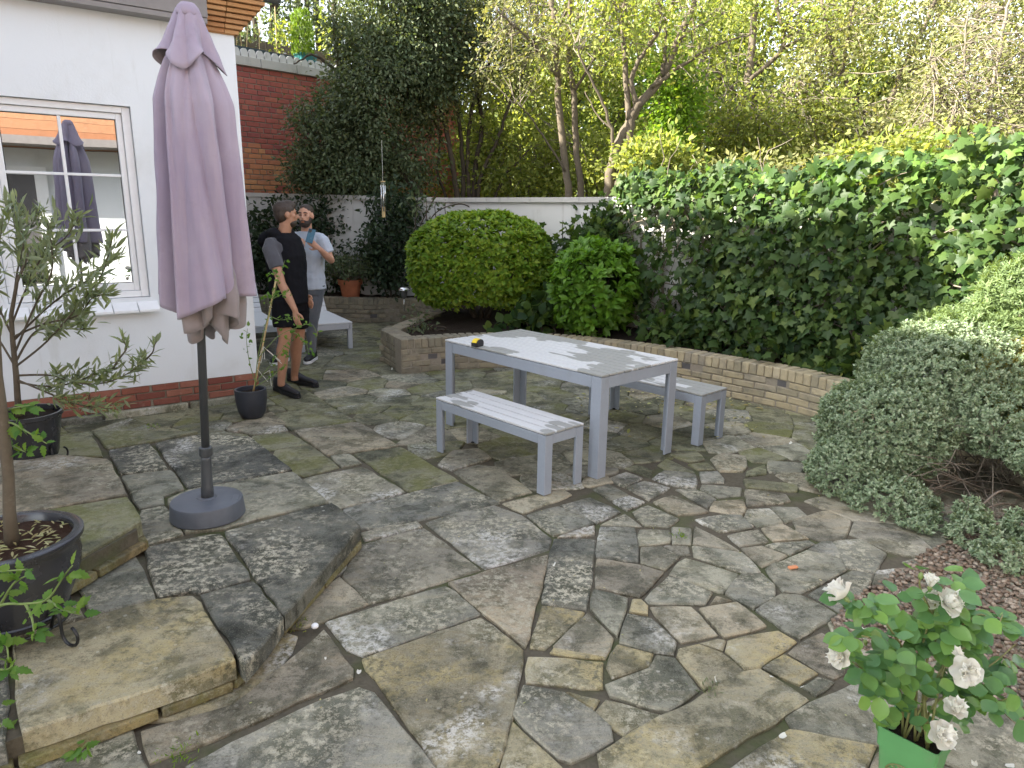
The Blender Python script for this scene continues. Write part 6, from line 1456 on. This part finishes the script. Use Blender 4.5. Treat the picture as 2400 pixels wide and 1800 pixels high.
# shrub in the terracotta pot
c=np.array([tc[0],tc[1],tc[2]+H4+.20]); mb=MB(); Lp=[];
for k in range(26):
    a=k*2.4; r=.42*math.sqrt((k+1)/26); e=c+np.array([r*math.cos(a),r*math.sin(a),.14-.2*r]); s_=np.array([tc[0]+.03*math.cos(a),tc[1]+.03*math.sin(a),tc[2]+H4-.04]); m_=(s_+e)/2+np.array([.08*math.cos(a),.08*math.sin(a),-.01]); mb.tube([s_,m_,e],[.007,.005,.003],4); Lp.append(np.array([m_,e]))
mb.obj('stems',M['twig'],pt_)
crown(pt_,[(c,(.46,.42,.19),150)],14,(.05,.05,.04),(.035,.06),'blade',M['lf_dark'],None,-.9,1,70,name='foliage')
# ---------------------------------------------------------------- hebe and its neighbours (right)
def tufts(root,ells,dens,per,size,mat,tm='blade',zmin=.06,nparts=0,lump=.12,seed=0,name='foliage',tang=.9,jit=.10):
    Ps,Ns=[],[]
    for i,(c,r) in enumerate(ells):
        ar=4*math.pi*((r[0]*r[1])**1.6/3+(r[0]*r[2])**1.6/3+(r[1]*r[2])**1.6/3)**(1/1.6); n=int(ar*dens)
        p=nrm(RS.normal(size=(n,3))); q=p*(1+lump*vnoise(p,3.3,seed+i)[:,None]+.09*vnoise(p,8,seed+i)[:,None])*(1-np.abs(RS.normal(size=(n,1)))*jit)*np.array(r)+np.array(c); ok=q[:,2]>zmin
        for j,(c2,r2) in enumerate(ells):
            if j!=i: ok&=np.linalg.norm((q-np.array(c2))/np.array(r2),axis=1)>.86
        Ps.append(q[ok]); Ns.append(nrm(p/np.array(r))[ok])
    Pn=np.concatenate(Ps); nr=np.concatenate(Ns)
    Q=np.repeat(Pn,per,0); A=np.repeat(nrm(nr+np.array([0,0,.45])+RS.normal(size=nr.shape)*.3),per,0)
    side=RS.normal(size=Q.shape); side=nrm(side-A*np.sum(side*A,1,keepdims=True))
    st=RS.uniform(-.9,.25,size=(len(Q),1)); D=nrm(A*RS.uniform(.15,1.2,size=(len(Q),1))+side*tang); N=A-D*np.sum(A*D,1,keepdims=True)+RS.normal(size=A.shape)*.1
    s=RS.uniform(size[0],size[1],len(Q)); Q=Q+A*st*.03
    foliage(root,Q,D,N,s,tm,mat,nparts,name); return Pn
hb_=thing('hebe_shrub','sprawling grey-green small-leaved shrub spilling over the gravel at the right','shrub',(2.7,4.3,0))
He=[(PD(2075,1000,4.45),(.42,.42,.36)),(PD(2215,885,4.75),(.58,.5,.40)),(PD(1985,1105,4.30),(.25,.28,.26)),(PD(2085,1185,4.0),(.26,.25,.20)),(PD(2150,1245,3.75),(.16,.17,.14)),(PD(2330,975,4.35),(.33,.35,.26)),(PD(2280,1260,3.55),(.13,.15,.15)),(PD(2345,1330,3.30),(.14,.15,.14)),(PD(2270,1200,3.7),(.07,.07,.09)),(PD(2400,1240,3.5),(.10,.12,.10)),(PD(2420,1060,4.0),(.16,.2,.14))]
tufts(hb_,He,2100,11,(.014,.028),M['lf_hebe'],'quad',.03,seed=5)
mb=MB(); hc=PD(2330,1120,4.5)
for k in range(80):
    e=[PD(2180+RS.uniform(-40,60),1100+RS.uniform(-40,60),3.95),PD(2300+RS.uniform(-60,100),1230+RS.uniform(-60,40),3.7),PD(2230,1000,4.2),PD(2360+RS.uniform(-60,60),1020,4.1),PD(2150,1180,3.9)][k%5]
    s_=hc+RS.normal(size=3)*np.array([.15,.1,.08]); m_=(s_+e)/2+RS.normal(size=3)*.07; f_=e+(e-m_)*.2+RS.normal(size=3)*.04; mb.tube(smooth_path3([s_,m_,e,f_]),list(np.linspace(.0045,.0014,19)),4)
mb.obj('bare_branches',M['twig'],hb_,True)['kind']='stuff'
for k in range(4):
    mb=MB(); mb.tube(smooth_path3([PD(2420,1180+20*k,4.2),PD(2350,1150+30*k,3.9),PD(2290-20*k,1190+20*k,3.75),PD(2250-30*k,1170+30*k,3.65)]),list(np.linspace(.009,.003,19)),6); mb.obj('branch',M['twig'],hb_,True)
pv=thing('pale_shrub','pale green feathery shrub catching the sun behind the grey-green one','shrub',(3.2,5.0,0))
tufts(pv,[(PD(2270,790,5.15),(.42,.35,.24)),(PD(2400,700,5.2),(.34,.3,.34)),(PD(2420,830,5.0),(.3,.3,.3))],1100,9,(.03,.055),M['lf_lav'],'lance',.1,seed=8,jit=.2)
gd=thing('golden_shrub','golden yellow shrub at the right edge above the grey-green one','shrub',(3.4,4.6,0))
tufts(gd,[(PD(2390,880,4.55),(.24,.26,.24)),(PD(2420,1010,4.3),(.14,.16,.14))],2200,10,(.014,.026),M['lf_gold'],'quad',.1,seed=9)
for r_,e_ in((pv,(PD(2290,790,5.2),PD(2390,720,5.2),PD(2420,830,5.0))),(gd,(PD(2390,880,4.55),PD(2420,1010,4.3),PD(2400,940,4.5)))):
    mb=MB()
    for q in e_: mb.tube([np.array([q[0]+.1,q[1]+.1,.02]),q*.5+np.array([q[0]+.1,q[1]+.05,.3])*.5,q+np.array([0,0,.1])],[.018,.012,.005],6)
    mb.obj('stem',M['twig'],r_,True)
# ---------------------------------------------------------------- gravel bed
gpoly=[P(x,y,0)[:2] for x,y in((1945,1462),(2000,1400),(2085,1350),(2180,1290),(2330,1230),(2700,1200),(2800,1500),(2500,1760),(2330,1640),(2190,1580),(2090,1545),(2000,1520))]
mb=MB(); gq=[tuple(p) for p in gpoly]; mb.add([(a,b,-.006) for a,b in ccw(gq)],[tuple(range(len(gq)))]); tag(mb.obj('gravel_bed',M['mulch']),kind='structure')
bm=bmesh.new(); bmesh.ops.create_icosphere(bm,subdivisions=1,radius=1); iv_=np.array([v.co[:] for v in bm.verts]); if_=np.array([[v.index for v in f.verts] for f in bm.faces]); bm.free()
gp_=[]; xs=[p[0] for p in gpoly]; ys=[p[1] for p in gpoly]
while len(gp_)<7000:
    a=(RS.uniform(min(xs),max(xs)),RS.uniform(min(ys),max(ys)))
    if inside(a,gq): gp_.append(a)
gp_=np.array(gp_); k=len(gp_); s=RS.uniform(.006,.0165,k); ang=RS.uniform(0,6.28,k)
Vv=iv_[None]*np.stack([s*RS.uniform(.8,1.5,k),s*RS.uniform(.7,1.1,k),s*RS.uniform(.45,.8,k)],-1)[:,None,:]*(1+RS.uniform(-.15,.15,(k,len(iv_),1)))
ca,sa=np.cos(ang)[:,None],np.sin(ang)[:,None]; Vv=np.stack([Vv[...,0]*ca-Vv[...,1]*sa,Vv[...,0]*sa+Vv[...,1]*ca,Vv[...,2]],-1)+np.stack([gp_[:,0],gp_[:,1],RS.uniform(-.002,.014,k)],-1)[:,None,:]
o=link('gravel',bulk('gravel',Vv.reshape(-1,3),(if_[None]+(np.arange(k)*len(iv_))[:,None,None]).reshape(-1,3)),M['gravel']); tag(o,kind='stuff')
M['crest']=plain('faded_brown_stamp',(.16,.17,.06),.6,.3,60,.1)
# ---------------------------------------------------------------- rose in the green pot
rl=.27; ra=P(2071,1702,rl); rb=P(2216,1776,rl); rc=P(2231,1707,rl); rd=ra+(rc-rb)
rc0=(ra+rb+rc+rd)/4; sx_=(rb-ra); sy_=(rd-ra); W_=np.linalg.norm(sx_); rs_=thing('potted_rose','white rose bush in a square green plastic pot at the lower right','potted plant',(rc0[0],rc0[1],.004))
ux=nrm(sx_); uy=np.array([-ux[1],ux[0],0]); hw=W_/2
def sq(k,z): return [rc0[:2]+(ux*a+uy*b)[:2]*hw*k for a,b in((-1,-1),(1,-1),(1,1),(-1,1))],z
prof_=[(.70,.004),(.90,.205),(.90,.206),(.965,.208),(1.,rl-.005),(1.,rl),(.955,rl),(.93,.215),(.86,.20)]
mb=MB(); vs=[]
for k_,z_ in prof_:
    p_,_=sq(k_,z_); 
    # rounded corners
    for i in range(4):
        a=p_[i]; pa=p_[i-1]; pb=p_[(i+1)%4]
        for t_ in(.10,.045,): vs.append((*(a+(pa-a)*t_*.9),z_))
        for t_ in(.045,.10,): vs.append((*(a+(pb-a)*t_*.9),z_))
n=16; mb.add(vs,[(i*n+j,i*n+(j+1)%n,(i+1)*n+(j+1)%n,(i+1)*n+j) for i in range(len(prof_)-1) for j in range(n)]+[tuple(range(n-1,-1,-1))]); autosmooth(mb.obj('pot',M['green_pot'],rs_),30)
mb=MB(); p_,_=sq(.9,.22); nn_=8; g_=[]
for j in range(nn_+1):
    for i in range(nn_+1): q=(p_[0]*(1-i/nn_)+p_[1]*i/nn_)*(1-j/nn_)+(p_[3]*(1-i/nn_)+p_[2]*i/nn_)*j/nn_; g_.append((q[0],q[1],.222+RS.uniform(-.008,.008)))
mb.add(g_,[(j*9+i,j*9+i+1,(j+1)*9+i+1,(j+1)*9+i) for j in range(8) for i in range(8)]); mb.obj('soil',M['soil'],rs_,True)
# round moulded crest on the front face
fc=(ra+rb)/2*np.array([1,1,0]); fn=-uy; mb=MB(); em=[]
cen=np.array([rc0[0],rc0[1],.135])+fn*hw*.855; tl=math.atan2(.20*hw,.2); vv=nrm(np.array([0,0,1.])+fn*.10)
E_=lambda a,b,o=.0025: cen+ux*a+vv*b+fn*(o)
for r_,w_ in((.040,.0022),(.026,.0018)): mb.tube([E_(r_*1.15*math.cos(a),r_*math.sin(a),.001+.0) for a in np.linspace(0,6.2832,33)],w_,5,False)
for k in range(14):
    a=k*.4488; mb.tube([E_(.031*1.15*math.cos(a),.031*math.sin(a),.001),E_(.036*1.15*math.cos(a+.16),.036*math.sin(a+.16),.001)],.0024,4)
for k in(-1,0,1): mb.tube([E_(.012*k-.003,-.010,.001),E_(.012*k-.003,.012,.001),E_(.012*k+.004,.012,.001),E_(.012*k+.004,-.006,.001)],.0016,4)
mb.obj('moulded_crest',M['crest'],rs_)
yr=rc0[1]
RPX=lambda a,b,dy=0.: PD(a,b,yr+dy)
sb=[rc0+np.array([dx,dy,-.06]) for dx,dy in((0,0),(.03,.02),(-.03,.01),(.02,-.03),(-.02,.03),(.04,-.01))]
canes=[[(2150,1590),(2165,1500),(2185,1440),(2200,1390)],[(2130,1560),(2090,1480),(2040,1420),(2000,1405)],[(2190,1600),(2230,1520),(2260,1450),(2290,1400)],[(2170,1620),(2240,1600),(2320,1560),(2380,1510)],[(2110,1620),(2060,1590),(2010,1560),(1985,1540)],[(2160,1580),(2150,1500),(2120,1440),(2080,1420)],[(2200,1640),(2270,1650),(2330,1645),(2385,1630)],[(2170,1560),(2210,1470),(2215,1410),(2205,1360)],[(2140,1600),(2100,1540),(2050,1500),(2020,1490)],[(2215,1560),(2280,1510),(2330,1480),(2350,1440)],[(2185,1440),(2165,1400),(2155,1370),(2158,1355)],[(2215,1410),(2195,1370),(2182,1345),(2178,1338)],[(2230,1520),(2250,1470),(2300,1440),(2330,1470)]]
lp_,ld_,ln_,lss=[],[],[],[]
for k,cn in enumerate(canes):
    dy=[0,-.10,.08,.05,-.12,.10,-.08,.02,-.15,.12,0,0,-.05][k]
    pts=[RPX(a,b,dy*i/3) for i,(a,b) in enumerate(cn)]
    if k<10: pts=[sb[k%6]]+pts
    sm=smooth_path3(pts); mb=MB(); mb.tube(sm,list(np.linspace(.0042,.0018,len(sm))),6); mb.obj('stem',M['stem_red'],rs_,True)
    if k>9 : m_=3
    else: m_=17
    for i in range(m_):
        t=RS.uniform(.30,.97); j=min(len(sm)-2,int(t*(len(sm)-1))); p=np.array(sm[j]); ax_=nrm(np.array(sm[j+1])-p); d0=nrm(RS.normal(size=3)*np.array([1,.9,.35])+[0,-.15,.1]); L_=RS.uniform(.03,.06)
        sd=nrm(np.cross(d0,[0,0,1.])); 
        for q,(al,si) in enumerate(((1.,0),(.62,1),(.62,-1))[:RS.choice([1,3,3])]):
            b_=p+d0*L_*al; dd=nrm(d0*(1 if si==0 else .45)+sd*si*.9+[0,0,-.15]); 
            lp_.append(b_); ld_.append(dd); ln_.append(nrm(np.array([0,-.45,1.])+RS.normal(size=3)*.3)); lss.append(RS.uniform(.042,.066)*(1 if si==0 else .9))
for k in range(60):
    a,b=RS.uniform(2040,2270),RS.uniform(1560,1700); p=RPX(a,b,RS.uniform(-.1,.06)); lp_.append(p); ld_.append(nrm(RS.normal(size=3)*[1,.7,.3]+[0,-.3,.1])); ln_.append(nrm(np.array([0,-.5,1.])+RS.normal(size=3)*.3)); lss.append(RS.uniform(.035,.055))
for a,b,dy,s_ in((2378,1700,-.22,.075),(2262,1450,.0,.07),(2360,1640,-.15,.06),(2015,1645,-.1,.05),(2170,1725,-.12,.045)):
    lp_.append(RPX(a,b,dy)+np.array([0,0,.02])); ld_.append(nrm(np.array([.3,-.1,-.6]))); ln_.append(np.array([0,-1,.4])); lss.append(s_)
foliage(rs_,lp_,ld_,ln_,np.array(lss)*1.0,'rose',M['lf_rose'],300)
def petal_mesh(wd,cup,ln):
    vs=[]; nu,nv=5,5
    for j in range(nv+1):
        t=j/nv
        for i in range(nu+1):
            s_=(i/nu-.5)*2; w=wd*math.sin(math.pi*(.10+.66*t))**.7; t_=t*(1-.16*s_*s_*t); x=s_*w; r=ln*t_; z=cup*t*t*ln+abs(s_)**2*wd*.35*(.4+t)-.10*ln*max(0,t-.75)*4*(.8+.2*math.cos(s_*3))
            vs.append((r,x,z))
    m=MB(); m.add(vs,[(j*6+i,j*6+i+1,(j+1)*6+i+1,(j+1)*6+i) for j in range(nv) for i in range(nu)]); return m.mesh('petal',True)
PM=[]
for wd,cup,ln in((.019,.35,.038),(.017,.9,.034),(.013,1.6,.026)):
    me=petal_mesh(wd,cup,ln); me.materials.append(M['petal']); PM.append(me)
def flower(c,ax,k=1.,full=1.):
    c=Vector(tuple(c)); ax=Vector(tuple(ax)).normalized(); q=ax.to_track_quat('Z','Y').to_matrix().to_4x4()
    mb=MB(); mb.tube([c-ax*.016,c-ax*.006,c+ax*.002],[.003,.007,.004],8); fl=mb.obj('flower',M['greenstem'],rs_,True)
    for lay,(nn_,lift,me,sc_p) in enumerate(((6,.05,0,1.),(5,.45,1,.95),(5,.9,2,.95),(4,1.15,2,.8))):
        if full<.6 and lay<2: continue
        for i in range(nn_):
            a=i*2*math.pi/nn_+lay*.6+random.uniform(-.15,.15)
            Mx=Matrix.Translation(c)@q@Matrix.Rotation(a,4,'Z')@Matrix.Rotation(-lift-random.uniform(-.12,.12),4,'Y')@Matrix.Scale(k*sc_p*random.uniform(.9,1.1),4)
            o=link('petal',PM[me],None,None,Mx); o.parent=fl
for a,b,dy,ax,k,fu in((1980,1400,-.1,(-.5,.6,.5),.95,1),(2175,1405,.05,(.1,-.6,.6),.75,1),(2214,1412,0,(.35,-.6,.55),.95,1),(2180,1375,0,(0,0,1),.7,.5),(1975,1540,-.12,(-.8,-.3,.3),.85,1),(2028,1500,.1,(0,.4,.9),.7,.5),(2260,1570,-.1,(-.2,-.8,.3),1.,1),(2245,1540,-.06,(-.3,-.3,.9),.6,.5),(2235,1665,-.08,(.1,-.3,.9),.8,1),(2200,1722,-.13,(.1,-.7,.6),.95,1)):
    flower(RPX(a,b,dy-.03),ax,k*1.12,fu)
mb=MB(); c=RPX(2158,1350,0); ell(mb,c,(.007,.007,.011)); mb.obj('bud',M['greenstem'],rs_,True)
# ---------------------------------------------------------------- tomato plant, lower left
tp_=thing('tomato_plant','sprawling light green tomato plant in the lower left corner','plant',(-1.45,1.75,0))
yt=1.95; stl=[[(-60,1470),(0,1420),(60,1415),(110,1405),(150,1350),(170,1325)],[(60,1415),(75,1450),(80,1490)],[(0,1420),(30,1370),(60,1350)],[(110,1405),(150,1430),(190,1440)],[(-80,1500),(-20,1600),(0,1700),(60,1785)],[(60,1790),(90,1740),(100,1715)],[(170,1800),(190,1760),(205,1740)],[(-50,1350),(0,1340),(60,1335)],[(-40,1450),(10,1500),(20,1545)],[(-30,1000),(20,990),(60,1010),(110,1040)],[(-30,980),(20,960),(70,950)],[(-20,1010),(20,1040),(60,1060)],[(-40,1560),(10,1570),(30,1560)]]
lp_,ld_,ln_,lss=[],[],[],[]
for k,l in enumerate(stl):
    y_=yt if k not in(9,10,11) else 2.45
    pts=smooth_path3([PD(a,b,y_-.03*i+.02*(k%3)) for i,(a,b) in enumerate(l)]); mb=MB(); mb.tube(pts,list(np.linspace(.0052,.0018,len(pts))),6); mb.obj('stem',M['greenstem'],tp_,True)
    for i in range(13):
        t=RS.uniform(.25,1.); j=min(len(pts)-2,int(t*(len(pts)-1))); p=np.array(pts[j]); d0=nrm(RS.normal(size=3)*np.array([1,.6,.7])+[.15,-.2,0]); L_=RS.uniform(.012,.05)
        lp_.append(p+d0*L_*.4); ld_.append(nrm(d0+RS.normal(size=3)*.3)); ln_.append(nrm(np.array([0,-.6,.9])+RS.normal(size=3)*.45)); lss.append(RS.uniform(.028,.055))
foliage(tp_,lp_,ld_,ln_,lss,'tom',M['lf_tom'],220)
# ---------------------------------------------------------------- things lying on the paving
PETL=['white petal on the lichen-streaked slab left of the green pot','white petal just left of the green pot rim','white petal on the edge of the long lichen-covered slab','white petal in the joint above the long lichen-covered slab','white petal in the joint beside the small square stone','white petal on the dark rectangular slab in the middle of the paving','white petal in the joint at the top corner of the yellow-veined slab','white petal just right of the green pot','white petal at the bottom edge right of the green pot','white petal at the lower right corner of the paving','white petal beside the grey-green shrub near the far paving','white petal on the mossy paving left of the bench','tiny white petal near the bottom left joint','tiny white petal on the brown slab above the pot','tiny white petal on the paving beside the gravel edge','tiny white petal at the bottom middle of the paving','tiny white petal at the foot of the stone step','white petal at the bottom edge below the green pot']
for i,(a,b,r_) in enumerate([(1826,1730,.022),(2060,1718,.018),(1680,1602,.016),(1810,1587,.014),(1876,1612,.013),(1296,1328,.016),(840,1582,.016),(2240,1760,.02),(2285,1797,.022),(2355,1795,.022),(1850,1042,.02),(918,868,.02),(330,1768,.010),(1618,1486,.010),(2105,1392,.012),(1130,1700,.006),(763,1468+80,.008),(2200,1800,.02)]):
    z=.006 ; p=P(a,b,z); me=PM[i%3]; s_=r_/.034
    o=link('rose_petal',me,None,None,Matrix.Translation((p[0],p[1],z+.004))@Matrix.Rotation(i*1.3,4,'Z')@Matrix.Rotation(.12*(i%3),4,'X')@Matrix.Scale(s_,4)); tag(o,PETL[i],'petal','fallen rose petals')
p=P(738,1467,.012); mb=MB(); ell(mb,(p[0],p[1],.012),(.016,.016,.012)); tag(mb.obj('white_pebble',M['white'],None,True),'round white pebble in a joint beside the stone step','pebble')
p=P(1858,1332,.006); mb=MB(); mb.box((p[0],p[1],.012),(.05,.022,.012),.3); tag(mb.obj('brick_chip',M['orangebrick'],None,bevel=.004),'small orange brick chip lying on the paving','brick chip')
def weed(a,b,n,s_,lab,z=0.,mat='lf_lime'):
    p=P(a,b,z); t=thing('weed',lab,'weed',tuple(p)); q=p+RS.normal(size=(n,3))*np.array([s_,s_,.004]); q[:,2]=np.abs(q[:,2])+z; foliage(t,q,nrm(RS.normal(size=(n,3))*np.array([1,1,.3])+[0,0,.8]),rdir(n),RS.uniform(.012,.028,n),'lance',M[mat])
weed(1597,1257,40,.02,'small bright green weed on a stone near the paving centre'); weed(1660,1618,40,.025,'weed in the joint beside the long lichen-covered slab',mat='lf_dark'); weed(690,1468,50,.03,'moss and weeds at the foot of the stone step',mat='lf_tree'); weed(410,1770,60,.03,'cushion of moss in a joint near the lower left',mat='lf_lime'); weed(1035,953,40,.03,'grass tuft in a paving joint near the bench',mat='lf_tree'); weed(362,1038,26,.015,'tiny weed in the step joint near the house',.12)
n=260; a=RS.uniform(1350,1800,n); b=930+RS.uniform(-60,110,n)*RS.rand(n); Pn=np.array([P(x,y,.008) for x,y in zip(a,b)])
D=rdir(n); D[:,2]*=.2; o=link('leaf_litter',leafmesh('leaf_litter',Pn,D,RS.normal(size=(n,3))*.25+[0,0,1],RS.uniform(.02,.06,n),'blade'),M['lf_dead']); tag(o,kind='stuff')
n=240; Pn=np.stack([RS.uniform(-1.6,2.4,n),RS.uniform(2.1,8.,n),np.full(n,.006)],-1); D=rdir(n); D[:,2]*=.1
o=link('debris',leafmesh('debris',Pn,D,RS.normal(size=(n,3))*.2+[0,0,1],RS.uniform(.006,.018,n),'quad'),M['lf_dead']); tag(o,kind='stuff')
